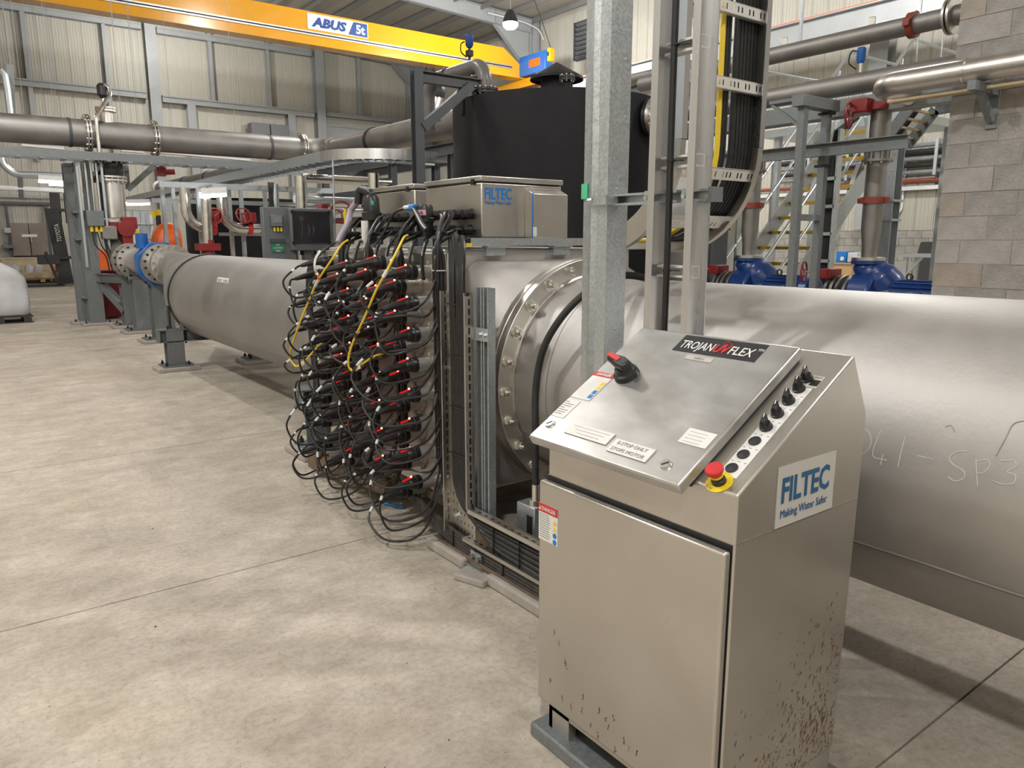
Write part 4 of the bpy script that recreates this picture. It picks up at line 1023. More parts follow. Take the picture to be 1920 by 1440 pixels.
# galvanised switch post and black hose
sw = T('switch_post', 'square galvanised post with a threaded hose gland behind the tray', 'post', (2.08, 2.62, 0))
O('post', MB().box(2.04, 2.125, 2.555, 2.69, 0.058, 0.385), 'galv', sw, bevel=0.004)
O('opening', MB().box(2.0385, 2.04, 2.57, 2.61, 0.20, 0.34), 'black', sw)
O('gland', MB().cyl((2.07, 2.585, 0.385), (2.07, 2.585, 0.415), 0.026, n=6).cyl((2.07, 2.585, 0.415), (2.07, 2.585, 0.49), 0.018, n=14), 'stainless_bright', sw)
hp = [(2.07, 2.585, 0.46), (2.07, 2.587, 0.60), (2.070, 2.588, 0.764), (2.080, 2.602, 0.897), (2.090, 2.593, 1.033), (2.100, 2.550, 1.158), (2.140, 2.489, 1.274), (2.210, 2.447, 1.358), (2.310, 2.420, 1.416), (2.420, 2.415, 1.443), (2.500, 2.377, 1.438), (2.560, 2.319, 1.412)]
O('black_hose', MB().tube(smooth(hp, 7), 0.0165, 12), 'black_rubber', label='thick black hose arching over the large pipe beside its flange', cat='hose')
# blue marker on the floor
for k, (p, lb) in enumerate((((2.042, 5.124, 0.003), 'blue marker pen by the far pipe foot'), ((2.017, 3.903, 0.003), 'blue marker pen under the lamp plugs'))):
    p = V(p) + V((0, 0, 0.009)); O('marker_pen', MB().tube([p+V((-0.03, 0.06, 0)), p+V((0.0, 0.0, 0)), p+V((0.03, -0.06, 0)), p+V((0.033, -0.066, 0))], [0.008, 0.009, 0.009, 0.005], 10), 'blue_print', label=lb, cat='pen')

# ------------------------------------------------------------------ galvanised column and the two cable ladders
sec = [(2.010, 2.222), (2.004, 2.176), (1.984, 2.163), (1.980, 2.146), (1.996, 2.130), (2.000, 2.080), (2.107, 2.080), (2.107, 2.222)]
t = T('galvanised_column', 'tall galvanised steel column rising behind the console', 'column', (2.05, 2.15, 0))
O('column', MB().sweep([(x-2.05, y-2.15) for x, y in sec], (2.05, 2.15, 0.02), (2.05, 2.15, 9.9), (1, 0, 0), (0, 1, 0)), 'galv', t, sharp=15)
O('base_plate', MB().box(1.95, 2.15, 2.03, 2.27, 0, 0.02), 'galv', t)
pc = (1.990, 2.202, 1.778); O('tape', MB().box(1.9985, 2.0085, 2.190, 2.224, pc[2]-0.022, pc[2]+0.035), 'mint', t)
for (z, x) in ((2.35, 2.05), (2.25, 2.08), (1.79, 2.05), (1.26, 2.06), (2.05, 2.085)):
    O('rivet', MB().cyl((x, 2.080, z), (x, 2.076, z), 0.005, n=8), 'galv', t)
z = (1.975, 1.995, 1.747)[2]
t = T('strut_bracket', 'horizontal galvanised strut tying the cable ladder to the column', 'bracket', (2.0, 1.85, z))
O('strut', MB().sweep(STRUT(0.041), (2.06, 2.10, z), (2.06, 1.625, z), (-1, 0, 0), (0, 0, 1)), 'galv', t)
O('beam_clamp', MB().box(1.968, 2.03, 2.055, 2.13, z-0.018, z+0.018), 'galv', t)
O('bolt', MB().cyl((1.968, 2.125, z), (1.968, 2.150, z), 0.009, n=6), 'galv', t)
for y in (1.885, 1.715): O('square_washer', MB().box(2.012, 2.018, y-0.02, y+0.02, z-0.024, z+0.024).cyl((2.012, y, z), (1.995, y, z), 0.010, n=6), 'galv', t)
O('end_cap', MB().box(2.015, 2.065, 1.605, 1.625, z-0.024, z+0.024), 'plastic_grey', t)
# narrow ladder standing behind the console
l2 = T('cable_ladder', 'narrow aluminium cable ladder standing upright behind the console', 'cable ladder', (2.02, 1.74, 0))
for y in (1.835, 1.665):
    O('side_rail', MB().sweep([(0, 0), (0, -0.030), (0.004, -0.030), (0.004, -0.004), (0.086, -0.004), (0.086, -0.030), (0.090, -0.030), (0.090, 0)], (1.97, y+0.015, 0), (1.97, y+0.015, 5.2), (1, 0, 0), (0, 1, 0)), 'alu', l2, sharp=20)
zs_ = [(2.030, 1.783, 2.230)[2], (2.030, 1.786, 1.860)[2], (2.030, 1.798, 1.494)[2]]
for k in range(-1, 9):
    zz = zs_[2] + (zs_[1]-zs_[2])*k
    if zz < 0.2: continue
    O('rung', MB().sweep(STRUT(0.041), (2.05, 1.675, zz), (2.05, 1.830, zz), (-1, 0, 0), (0, 0, 1)), 'alu_rung', l2)
    for dz in (-0.017, 0.017): O('rivet', MB().cyl((2.02, 1.820, zz+dz), (2.02, 1.812, zz+dz), 0.007, n=8), 'stainless_bright', l2)
zc_ = zs_[2]
O('ladder_cable', MB().tube(smooth([(1.99, 1.765, 0.3), (1.99, 1.768, 1.0), (1.992, 1.770, 1.6), (1.99, 1.772, 2.1), (1.992, 1.775, 3.0), (1.99, 1.775, 5.0)], 6), 0.0115, 10), 'cable_black', label='single black cable tied to the narrow upright ladder', cat='cable')
for k in range(0, 5):
    zz = zs_[2] + (zs_[1]-zs_[2])*k
    O('cable_tie', MB().ring((1.992, 1.770, zz), (1.992, 1.770, zz+0.006), 0.0145, 0.012, 14).bar((2.0, 1.762, zz+0.003), (2.02, 1.735, zz+0.003), 0.004, 0.004), 'black_plastic', l2)
# wide ladder bending over to the reactor
l1 = T('cable_ladder', 'wide aluminium cable ladder with slotted rungs bending over the large pipe', 'cable ladder', (2.54, 2.3, 1.56))
YL, RB, CYL, CZL = 2.0, 0.42, 2.42, 1.98
def lpath(off, zt=5.2, yend=2.50):
    r = RB - off
    return [V((0, YL+off, zt)), V((0, YL+off, 2.6)), V((0, YL+off, CZL+0.0))] + [V((0, CYL - r*math.cos(math.radians(a)), CZL - r*math.sin(math.radians(a)))) for a in range(6, 91, 6)] + [V((0, yend, CZL-r))]
for x, s in ((2.285, 1), (2.800, -1)):
    pts = [p + V((x, 0, 0)) for p in lpath(0.03)]
    b = 0.030*s
    straight = [p for p in pts if p.z >= CZL-1e-6]; bend = [p for p in pts if p.z <= CZL+1e-6]
    prof = [(0, -0.05), (b, -0.05), (b, -0.046), (0.003*s, -0.046), (0.003*s, 0.046), (b, 0.046), (b, 0.05), (0, 0.05)]
    O('side_rail', MB().sweeppath(prof, straight, (1, 0, 0)), 'alu', l1, sharp=20)
    O('side_rail_bend', MB().sweeppath([(a*1.0, c_*0.92) for a, c_ in prof], bend, (1, 0, 0)), 'stainless', l1, sharp=20)
rz = [(2.644, 2.000, 2.493)[2], (2.636, 2.000, 2.213)[2], (2.615, 2.000, 1.875)[2]]
def rung(c, d, nn):
    # slotted channel across the ladder: face plate with slots plus returns
    c, d, nn = V(c), V(d), V(nn); x0, x1 = 2.287, 2.798; nu = 64
    mb = MB().perf(c + V((x0, 0, 0)) - d*0.022, V(((x1-x0)/nu, 0, 0)), d*0.011, nu, 4, lambda i, j: j in (1, 2) and i % 3 == 1 and not (i % 21 in (4, 13)))
    mb.bar(c + V((x0, 0, 0)) - d*0.022 + nn*0.012, c + V((x1, 0, 0)) - d*0.022 + nn*0.012, 0.002 if abs(nn.y) < .7 else 0.024, 0.024 if abs(nn.y) < .7 else 0.002)
    mb.bar(c + V((x0, 0, 0)) + d*0.022 + nn*0.012, c + V((x1, 0, 0)) + d*0.022 + nn*0.012, 0.002 if abs(nn.y) < .7 else 0.024, 0.024 if abs(nn.y) < .7 else 0.002)
    return O('rung', mb, 'alu_rung', l1)
for z in [rz[0]+ (rz[0]-rz[1])*k for k in range(4, -1, -1)] + [rz[1]]: rung((0, YL, z), (0, 0, 1), (0, 1, 0))
for a in (16, 48, 85):
    ar = math.radians(a); cpt = V((0, CYL - RB*math.cos(ar), CZL - RB*math.sin(ar)))
    rung(cpt, (0, -math.sin(ar), math.cos(ar)), (0, math.cos(ar), math.sin(ar)))
# cables on it
YCX = (2.571, 2.042, 2.232)[0]; RX0 = (2.669, 2.042, 2.243)[0]; RX1 = (2.814, 2.042, 2.229)[0]
lines = []
for k in range(14):
    x = RX0 + (RX1-RX0)*k/13
    lines.append([p + V((x + (0.0 if p.z > 2 else 0.0), 0, 0)) for p in lpath(0.042 + 0.004*(k % 2), 5.0, 2.52)])
t = bundle('ladder_cables', 'flat row of black cables strapped to the wide bending ladder', lines, 0.0078, 'cable_black', (2.67, 2.3, 1.57))
lines = []
for k in range(12):
    x = RX0 + 0.006 + (RX1-RX0)*k/12.5
    lines.append([p + V((x, 0, 0)) for p in lpath(0.058, 5.0, 2.52)])
t2 = bundle('ladder_cables', 'second layer of black cables behind the flat row on the wide ladder', lines, 0.0078, 'cable_black', (2.67, 2.3, 1.57))
ly = [p + V((YCX, 0, 0)) for p in lpath(0.04, 5.0, 2.52)]
O('ladder_cable', MB().tube(ly, 0.011, 10), 'yellow_cable', label='thick yellow cable on the wide ladder', cat='cable')
for k, dx in enumerate((0.028, 0.044)):
    O('ladder_cable', MB().tube([p + V((YCX+dx, 0, 0)) for p in lpath(0.04, 5.0, 2.52)], 0.008, 8), 'cable_black', label=['black cable right beside the yellow cable on the wide ladder', 'black cable between the yellow cable and the flat row'][k], cat='cable')

# ------------------------------------------------------------------ far pipe section with reducer
lp = T('reducer_pipe', 'long grey stainless pipe narrowing to a blue valve', 'pipe', (PX, 8, PZ-PR))
SZ, SR = 1.235, 0.20
O('pipe', yloft(MB(), [(5.14, PX, PZ, PR), (10.02, PX, PZ, PR)]), 'pickled_pipe', lp)
O('flange', yflange(5.135, 5.175, 0.617, 0.52), 'stainless', lp)
O('reducer', yloft(MB(), [(10.02, PX, PZ, PR), (10.10, PX, PZ, PR), (10.35, PX, 0.915, PR-.025), (11.5, PX, 1.18, .245), (11.75, PX, SZ-.005, .208), (11.95, PX, SZ, SR)]), 'pickled_pipe', lp, sharp=60)
O('band', yflange(9.97, 10.03, PR+0.014, PR-0.01), 'black_rubber', lp)
O('band_strap', yflange(9.985, 10.015, PR+0.018, PR+0.012), 'stainless_dark', lp)
O('band_lug', MB().box(2.135, 2.155, 9.96, 10.04, 0.52, 0.80), 'black', lp)
O('weld_seam', MB().tube([on_pipe(5.2+0.1*k, 0.60, 0.0) for k in range(48)], 0.0035, 5), 'stainless_dark', lp)
pp = on_pipe((2.170, 7.953, 1.191)[1], (2.170, 7.953, 1.191)[2], 0.002)
O('name_plate', MB().obox(pp, V((0.003, 0, 0.001)), V((0, 0.19, 0)), V((0.01, 0, 0.03))), 'label_white', lp)
for k in range(9):
    if k != 4: O('print_mark', MB().obox(pp+V((-0.003, 0.15-0.038*k, 0)), V((0.002, 0, 0)), V((0, 0.010, 0)), V((0.004, 0, 0.016))), 'print_grey', lp)
small_nut = mesh('small_flange_nut', MB().cyl((0, 0, 0), (0, 0, 0.03), 0.022, n=6), 'stainless_bright')
dark_nut = mesh('dark_flange_nut', MB().cyl((0, 0, 0), (0, 0, 0.03), 0.020, n=6), 'black')
O('flange', yflange(11.95, 12.01, 0.30, SR-.01, PX, SZ, 40), 'stainless', lp)
for k in range(16):
    a = 2*math.pi*(k+.5)/16; I('bolt', small_nut, lp, (PX+0.26*math.cos(a), 11.95, SZ+0.26*math.sin(a)), quat((0, -1, 0)))
# blue valve and the pipe behind it
bv = T('blue_valve', 'blue octagonal valve body between stainless flanges', 'valve', (PX, 12.9, SZ-0.4))
O('spool', yloft(MB(), [(12.01, PX, SZ, SR), (12.72, PX, SZ, SR)], 40), 'stainless', bv)
O('flange', yflange(12.02, 12.08, 0.30, SR-.01, PX, SZ, 40), 'stainless', bv)
O('flange', yflange(12.55, 12.70, 0.31, SR-.01, PX, SZ, 40), 'stainless', bv)
for k in range(16):
    a = 2*math.pi*(k+.5)/16; I('bolt', dark_nut, bv, (PX+0.265*math.cos(a), 12.55, SZ+0.265*math.sin(a)), quat((0, -1, 0)))
oc = [(0.36*math.cos(math.pi/8+k*math.pi/4), 0.36*math.sin(math.pi/8+k*math.pi/4)) for k in range(8)]
O('body', MB().sweep(oc, (PX, 12.72, SZ), (PX, 12.98, SZ), (1, 0, 0), (0, 0, 1)), 'blue_valve', bv, bevel=0.02)
O('actuator_neck', MB().cyl((PX-0.22, 12.85, SZ+0.24), (PX-0.22, 12.85, SZ+0.47), 0.09, n=16), 'blue_valve', bv)
ep = T('elbow_pipe', 'stainless elbow pipe dropping from the overhead main behind the steel column', 'pipe', (PX, 16.4, 0.8))
ang = [V((PX, 13.0, SZ)), V((PX, 13.6, SZ))]
O('pipe', MB().tube([V((PX, 12.98, SZ)), V((PX, 15.4, SZ))] , 0.20, 40), 'stainless_pipe', ep)
O('elbow', MB().tube([V((PX, 15.4, SZ)), V((PX, 15.6, SZ))] + arc((PX, 15.85, SZ+0.55), (0, 0, -1), (0, 1, 0), 0.55, 0, 90, 10) + [V((PX, 16.4, 1.9))], 0.21, 32), 'stainless_dark', ep)
for y in (13.0, 14.6, 15.1):
    O('flange', yflange(y, y+0.10, 0.31, 0.19, PX, SZ, 36), 'stainless', ep)
    for k in range(14):
        a = 2*math.pi*(k+.5)/14; I('bolt', dark_nut, ep, (PX+0.265*math.cos(a), y, SZ+0.265*math.sin(a)), quat((0, -1, 0)))
O('joint_band', yflange(14.85, 14.95, 0.225, 0.19, PX, SZ, 36), 'black_rubber', ep)
O('riser', MB().cyl((PX, 16.4, 2.02), (PX, 16.4, 2.72), 0.222, n=40), 'stainless', ep)
O('rubber_joint', MB().loft([((PX, 16.4, 2.78), 0.235), ((PX, 16.4, 2.86), 0.25), ((PX, 16.4, 3.0), 0.25), ((PX, 16.4, 3.06), 0.235)], 36), 'black_rubber', ep)
for z in (1.94, 2.70, 2.76, 3.06, 3.12):
    O('flange', MB().ring((PX, 16.4, z), (PX, 16.4, z+0.035), 0.30, 0.2, 36), 'stainless', ep)
for z in (2.72, 3.08):
    for k in range(16):
        a = 2*math.pi*k/16; I('bolt', mesh('stud', MB().cyl((0, 0, -.05), (0, 0, .08), 0.016, n=8), 'stainless_bright') if (k, z) == (0, 2.72) else bpy.data.meshes['stud'], ep, (PX+0.265*math.cos(a), 16.4+0.265*math.sin(a), z))
O('butterfly_valve', MB().cyl((PX, 16.4, 1.80), (PX, 16.4, 1.94), 0.29, n=32), 'red_paint', ep)
vp = (2.814, 16.050, 1.814); 
O('gearbox', MB().cyl((vp[0], 15.95, vp[2]), (vp[0], 16.2, vp[2]), 0.155, n=24).box(vp[0]-0.08, vp[0]+0.10, 15.98, 16.2, vp[2]-0.45, vp[2]-0.1).box(vp[0]-0.05, vp[0]+0.2, 16.0, 16.25, vp[2], vp[2]+0.22), 'red_paint', ep, bevel=0.01)
O('actuator', MB().box(vp[0]-0.42, vp[0]-0.15, 16.0, 16.2, vp[2]-0.2, vp[2]+0.05), 'stainless_dark', ep, bevel=0.02)

# steel feet: cross frames and posts
def ibeam(p0, p1, b, h, right, up, t=0.012): return MB().sweep(IPROF(b, h, t), p0, p1, right, up)
def anchor(p, par, s=1.0):
    p = V(p); return O('anchor_bolt', MB().cyl(p, p+V((0, 0, .03*s)), 0.018*s, n=6).cyl(p+V((0, 0, .03*s)), p+V((0, 0, .05*s)), 0.009*s, n=6), 'gravel', par)
for (yc, lb) in ((9.97, 'grey steel cross frame under the black banded pipe end'), (5.32, 'grey steel cross frame at the far end of the reactor')):
    t = T('pipe_stand', lb, 'stand', (PX, yc, 0), 'pipe stands')
    for x in (2.17, 3.20):
        O('post', ibeam((x, yc, 0.06), (x, yc, 0.50), 0.20, 0.18, (1, 0, 0), (0, 1, 0)), 'galv_dull', t)
        O('base_plate', MB().box(x-0.17, x+0.17, yc-0.17, yc+0.17, 0.05, 0.068), 'galv_dull', t)
        O('grout_pad', MB().box(x-0.24, x+0.24, yc-0.20, yc+0.20, 0, 0.05), 'grout', t, bevel=0.01)
        for dx in (-.13, .13):
            for dy in (-.12, .12): anchor((x+dx, yc+dy, 0.068), t)
    O('cross_beam', ibeam((1.98, yc, 0.435), (3.38, yc, 0.435), 0.18, 0.16, (0, 1, 0), (0, 0, 1)), 'galv_dull', t)
    O('stiffener', MB().box(1.99, 2.0, yc-0.09, yc+0.09, 0.36, 0.51), 'galv_dull', t)
    for x in (2.1, 2.3): O('bolt', MB().cyl((x, yc-0.05, 0.33), (x, yc-0.05, 0.56), 0.012, n=6), 'gravel', t)
    O('saddle', MB().box(PX-0.25, PX+0.25, yc-0.06, yc+0.06, 0.50, 0.55).box(PX-0.42, PX-0.38, yc-.05, yc+.05, 0.5, 0.62).box(PX+0.38, PX+0.42, yc-.05, yc+.05, 0.5, 0.62), 'galv_dull', t) if yc > 6 else O('saddle', MB().box(PX-0.3, PX+0.3, yc-0.06, yc+0.06, 0.50, 0.56).box(PX-0.42, PX-0.38, yc-.05, yc+.05, 0.5, 0.62), 'galv_dull', t)
for k, (y, zt_) in enumerate(((12.95, 0.93), (14.45, 0.93), (15.5, 0.98))):
    t = T('pipe_stand', ['grey steel post stand nearest the black banded pipe end', 'grey steel post stand under the blue valve', 'grey steel post stand nearest the tall steel column'][k], 'stand', (PX, y, 0), 'pipe stands')
    O('post', ibeam((PX, y, 0.06), (PX, y, zt_), 0.30, 0.30, (1, 0, 0), (0, 1, 0), 0.014), 'galv_dull', t)
    O('grout_pad', MB().box(PX-0.36, PX+0.36, y-0.24, y+0.24, 0, 0.05), 'grout', t, bevel=0.01)
    O('base_plate', MB().box(PX-0.30, PX+0.30, y-0.2, y+0.2, 0.05, 0.068), 'galv_dull', t)
    O('saddle', MB().box(PX-0.20, PX+0.20, y-0.06, y+0.06, zt_, zt_+0.05).box(PX-0.20, PX-0.17, y-0.05, y+0.05, zt_, zt_+0.22).box(PX+0.17, PX+0.20, y-0.05, y+0.05, zt_, zt_+0.22), 'galv_dull', t)
    for dx in (-.24, .24):
        for dy in (-.15, .15): anchor((PX+dx, y+dy, 0.068), t)

# ------------------------------------------------------------------ overhead main and left part of the hall
OY, OZ, OR = 16.4, 3.55, 0.25
om = T('overhead_main', 'large stainless overhead pipe running left then turning towards the tank', 'pipe', (4, OY, OZ-OR))
ex = 7.06
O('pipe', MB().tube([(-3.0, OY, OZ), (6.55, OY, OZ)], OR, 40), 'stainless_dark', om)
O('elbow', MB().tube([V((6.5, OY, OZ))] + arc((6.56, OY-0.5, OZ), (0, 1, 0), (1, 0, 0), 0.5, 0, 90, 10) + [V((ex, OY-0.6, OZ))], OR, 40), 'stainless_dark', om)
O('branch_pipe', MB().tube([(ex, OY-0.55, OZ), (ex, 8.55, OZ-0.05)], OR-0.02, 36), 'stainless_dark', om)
O('joint_band', MB().ring((ex, 14.0, OZ-0.02), (ex, 13.93, OZ-0.02), OR+0.01, OR-0.03, 36), 'black_rubber', om)
o_nut = mesh('main_flange_nut', MB().cyl((-.06, 0, 0), (.06, 0, 0), 0.018, n=8), 'stainless_bright')
for x in ((2.372, 16.400, 3.557)[0], (3.527, 16.400, 3.530)[0], (6.505, 16.400, 3.532)[0]):
    for dx in (-0.035, 0.015): O('flange', MB().ring((x+dx, OY, OZ), (x+dx+0.028, OY, OZ), 0.345, OR-0.02, 36), 'stainless', om)
    for k in range(16):
        a = 2*math.pi*k/16; I('bolt', o_nut, om, (x, OY+0.305*math.cos(a), OZ+0.305*math.sin(a)))
for x in ((2.058, 16.400, 3.531)[0], (5.766, 16.400, 3.558)[0]):
    O('hanger_band', MB().ring((x, OY, OZ), (x+0.05, OY, OZ), OR+0.012, OR-0.01, 36), 'dark_grey_paint', om)
xn = (2.725, 16.400, 3.826)[0]
O('top_nozzle', MB().cyl((xn, OY, OZ+0.2), (xn, OY, OZ+0.42), 0.12, n=24).cyl((xn, OY, OZ+0.42), (xn, OY, OZ+0.46), 0.18, n=24).cyl((xn, OY, OZ+0.47), (xn, OY, OZ+0.50), 0.18, n=24), 'stainless', om)
av = T('vent_valve', 'black air valve with a steel drain pipe on top of the overhead pipe', 'valve', (xn, OY, OZ+0.5))
O('riser', MB().tube([(xn-0.02, OY, OZ+0.5), (xn-0.02, OY, OZ+0.85)], 0.035, 10), 'stainless_bright', av)
p = V((2.694, 16.400, 4.365))
O('body', MB().loft([((p.x, OY, p.z-0.16), 0.03), ((p.x, OY, p.z-0.10), 0.085), ((p.x, OY, p.z+0.06), 0.09), ((p.x, OY, p.z+0.11), 0.05)], 16), 'black_plastic', av)
O('drain_pipe', MB().tube(fillet([(p.x+0.02, OY-0.06, p.z+0.08), (p.x+0.10, OY-0.06, p.z+0.06), (p.x+0.12, OY-0.10, OZ+0.72), (p.x-0.20, OY-0.34, OZ+0.28), (p.x-0.20, OY-0.36, OZ-0.55)], 0.06), 0.035, 10), 'stainless_bright', av)
# cable tray in front of the main
ct = T('cable_tray', 'long grey cable tray with rungs hanging under the overhead pipe', 'cable tray', (2, 16.0, 3.03))
O('side_rail', MB().sweep(CPROF(0.03, 0.14, 0.01), (-3.0, 15.78, 3.10), (5.9, 15.78, 3.10), (0, 1, 0), (0, 0, 1)), 'galv_dull', ct)
O('side_rail', MB().sweep(CPROF(0.03, 0.14, 0.01), (-3.0, 16.28, 3.10), (5.9, 16.28, 3.10), (0, -1, 0), (0, 0, 1)), 'galv_dull', ct)
rm = mesh('tray_rung', MB().box(-0.035, 0.035, 15.79, 16.27, 3.02, 3.045), 'galv')
for k in range(24): I('rung', rm, ct, (-2.3+0.35*k, 0, 0))
# steel column
sc = T('steel_column', 'grey galvanised H-section column carrying the overhead cable tray', 'column', (2.13, 16.6, 0))
for k, (x, y) in enumerate(((2.20, 16.30), (2.08, 16.75))):
    O('post', MB().sweep(IPROF(0.26, 0.26, 0.014), (x, y, 0.05), (x, y, 3.02), (1, 0, 0), (0, 1, 0)), 'galv_dull', sc)
    O('grout_pad', MB().box(x-0.27, x+0.27, y-0.22, y+0.22, 0, 0.05), 'grout', sc, bevel=0.01)
    for dx in (-.2, .2): anchor((x+dx, y-0.14, 0.05), sc)
O('batten', MB().box(2.0, 2.25, 16.35, 16.7, 1.60, 1.64).box(2.0, 2.25, 16.35, 16.7, 2.1, 2.14).box(2.0, 2.25, 16.35, 16.7, 0.5, 0.54), 'galv_dull', sc)
O('knee_brace', MB().bar((2.30, 16.2, 2.72), (2.55, 16.2, 3.0), 0.05, 0.06), 'galv_dull', sc)
O('side_arm', MB().sweep(IPROF(0.15, 0.16, 0.01), (2.30, 16.2, 0.90), (2.62, 15.4, 0.90), (0.9, 0.4, 0), (0, 0, 1)), 'galv_dull', sc)
O('diagonal', MB().bar((2.35, 16.15, 0.75), (2.60, 15.55, 0.30), 0.14, 0.12), 'galv_dull', sc)
tb = T('instrument_box', 'small grey junction box with yellow glands strapped to the steel column', 'box', (2.288, 16.000, 1.847))
a = (2.166, 16.000, 1.856); b = (2.447, 16.000, 2.141)
O('box', MB().box(a[0], b[0], 15.95, 16.1, a[2], b[2]), 'plastic_grey', tb, bevel=0.01)
for k in range(3): O('gland', MB().cyl((a[0]+0.07+k*0.08, 16.02, a[2]), (a[0]+0.07+k*0.08, 16.02, a[2]-0.10), 0.03, n=8), 'yellow', tb)
for k in range(3): O('lead', MB().tube(smooth([(a[0]+0.07+k*0.08, 16.02, a[2]-0.1), (a[0]+0.10+k*0.10, 16.0, a[2]-0.35), (a[0]+0.25+k*0.05, 16.0, a[2]-0.55), (a[0]+0.3+k*0.05, 16.05, a[2]-0.85)], 5), 0.012, 6), 'cable_black', tb)
for k in range(4): O('conduit', MB().tube([(a[0]-0.02+k*0.09, 16.06, b[2]), (a[0]-0.02+k*0.09, 16.06, 3.0)], 0.022, 8), 'alu' if k % 2 else 'stainless_bright', tb)
O('strut', MB().bar((a[0]-0.06, 16.1, 1.1), (a[0]-0.06, 16.1, 3.0), 0.04, 0.05).bar((b[0]+0.06, 16.1, 1.1), (b[0]+0.06, 16.1, 3.0), 0.04, 0.05), 'galv', tb)
# diagonal brace right of the riser
O('roof_brace', MB().bar((3.088, 17.000, 2.603), (3.602, 17.000, 3.076), 0.10, 0.10).bar((3.088, 17.000, 2.603), (3.090, 17.000, 3.068), 0.08, 0.08), 'grey_steel', label='grey diagonal steel brace just right of the black rubber joint', cat='brace')
# wall-side lights and conduit at the left
def batten(a, b, lit, label, h=0.07):
    a, b = V(a), V(b)
    t = T('batten_light', label, 'light', (a+b)/2, 'batten lights')
    O('housing', MB().bar(a+V((0, 0, h*0.6)), b+V((0, 0, h*0.6)), 0.16, h), 'white', t)
    O('diffuser', MB().bar(a, b, 0.12, h), 'tube_glow' if lit else 'white', t, bevel=0.01)
    if a.y > 19:
        for f in (0.15, 0.85):
            q = a.lerp(b, f); O('hanger_wire', MB().tube([q+V((0, 0, h)), V((q.x, q.y, RZ(q.x)-0.01))], 0.005, 5), 'grey_steel', t)
    return t
batten((2.211, 24.000, 3.167), (2.901, 24.000, 3.156), True, 'glowing white batten light left of the steel column', 0.12)
batten((2.597, 25.500, 3.159), (3.073, 25.500, 3.164), True, 'second glowing batten light just below the first, by the forklift mast', 0.06)
batten((3.611, 13.750, 2.357), (4.041, 13.750, 2.399), True, 'glowing batten light under the cable tray, above the steel elbows', 0.10)
batten((3.748, 21.000, 2.490), (4.274, 21.000, 2.518), True, 'glowing batten light above the white tank container', 0.09)
batten((4.410, 20.000, 3.704), (6.542, 20.000, 3.651), False, 'long unlit white batten under the overhead pipe, middle', 0.12)
batten((3.554, 20.000, 3.682), (4.032, 20.000, 3.667), False, 'short unlit white batten under the overhead pipe, by the vent valve', 0.10)
batten((1.602, 20.000, 3.660), (2.406, 20.000, 3.638), False, 'unlit white batten under the overhead pipe at the far left', 0.10)
O('wall_conduit', MB().tube([(1.449, 26.000, 3.051), (3.145, 26.000, 3.027)], 0.07, 8), 'white', label='white horizontal duct behind the steel column', cat='duct')
O('wall_hose', MB().tube(fillet([(1.583, 26.000, 3.955), (1.580, 26.000, 3.695), (1.840, 26.000, 3.419), (2.253, 26.000, 3.439), (3.185, 26.000, 3.440)], 0.3), 0.10, 10), 'galv', label='curved grey cable duct on the left of the back wall', cat='duct')
O('duct_bracket', MB().bar((1.955, 26.000, 3.424), (1.923, 26.000, 2.745), 0.12, 0.12), 'dark_grey_paint', label='dark hanger bracket under the curved grey duct', cat='bracket')
O('drop_duct', MB().tube(fillet([(1.376, 20.000, 5.143), (1.453, 20.000, 5.067), (1.472, 20.000, 4.800), (1.472, 20.000, 4.267)], 0.2), 0.07, 8), 'galv', label='bent galvanised duct at the far left above the overhead pipe', cat='duct')
O('drop_post', MB().bar((1.584, 20.300, 5.329), (1.512, 20.300, 4.287), 0.14, 0.14).tube([(1.584, 20.300, 5.329), ((1.584, 20.300, 5.329)[0], 20.3, RZ((1.584, 20.300, 5.329)[0])-0.01)], 0.012, 6), 'grey_paint', label='dark grey post behind the bent duct at far left', cat='post')
# bulk bag on a pallet
bx0, bx1, by0_, by1_ = 0.25, 1.24, 17.55, 18.55
pt = T('pallet', 'dark pallet under the white bulk bag', 'pallet', (0.75, 18.05, 0))
for k in range(3): O('bearer', MB().box(bx0-0.05+k*0.45, bx0+0.08+k*0.45, by0_-0.05, by1_+0.05, 0.02, 0.11), 'timber_dark', pt)
for k in range(6): O('board', MB().box(bx0-0.05, bx1+0.02, by0_-0.05+k*0.19, by0_+0.09+k*0.19, 0.11, 0.135), 'timber_dark', pt)
O('board', MB().box(bx0-0.05, bx1+0.02, by0_-0.05, by0_+0.1, 0.0, 0.02), 'timber_dark', pt)
bg = T('bulk_bag', 'slumped white woven bulk bag at the left edge', 'bag', (0.75, 18.05, 0.135))
mb = MB(); n = 40; rings = [(0.136, 0.47, 0.0), (0.16, 0.50, 0), (0.35, 0.525, 0), (0.60, 0.515, 0), (0.78, 0.495, 0), (0.88, 0.47, 0), (0.98, 0.40, -0.03), (1.06, 0.33, -0.08), (1.14, 0.26, -0.14), (1.26, 0.19, -0.22), (1.45, 0.14, -0.27), (1.75, 0.10, -0.29), (2.15, 0.12, -0.30), (2.2, 0.05, -0.30)]
vs = []; br_ = random.Random(2)
for i, (z, r, sh_) in enumerate(rings):
    for k in range(n):
        a = 2*math.pi*k/n; c_, s_ = math.cos(a), math.sin(a)
        q = 1.0/max(abs(c_), abs(s_))**0.72
        rr = r*q*(1+0.02*math.sin(5*a+i)+ (0.06*math.sin(9*a+i*0.7) if i > 4 else 0.01*math.sin(13*a)))
        vs.append((0.74+sh_+rr*c_, 18.05+rr*s_, z + (0.02*math.sin(6*a) if i > 4 else 0)))
fs = [(i*n+k, i*n+(k+1) % n, (i+1)*n+(k+1) % n, (i+1)*n+k) for i in range(len(rings)-1) for k in range(n)] + [tuple(range(n))[::-1]]
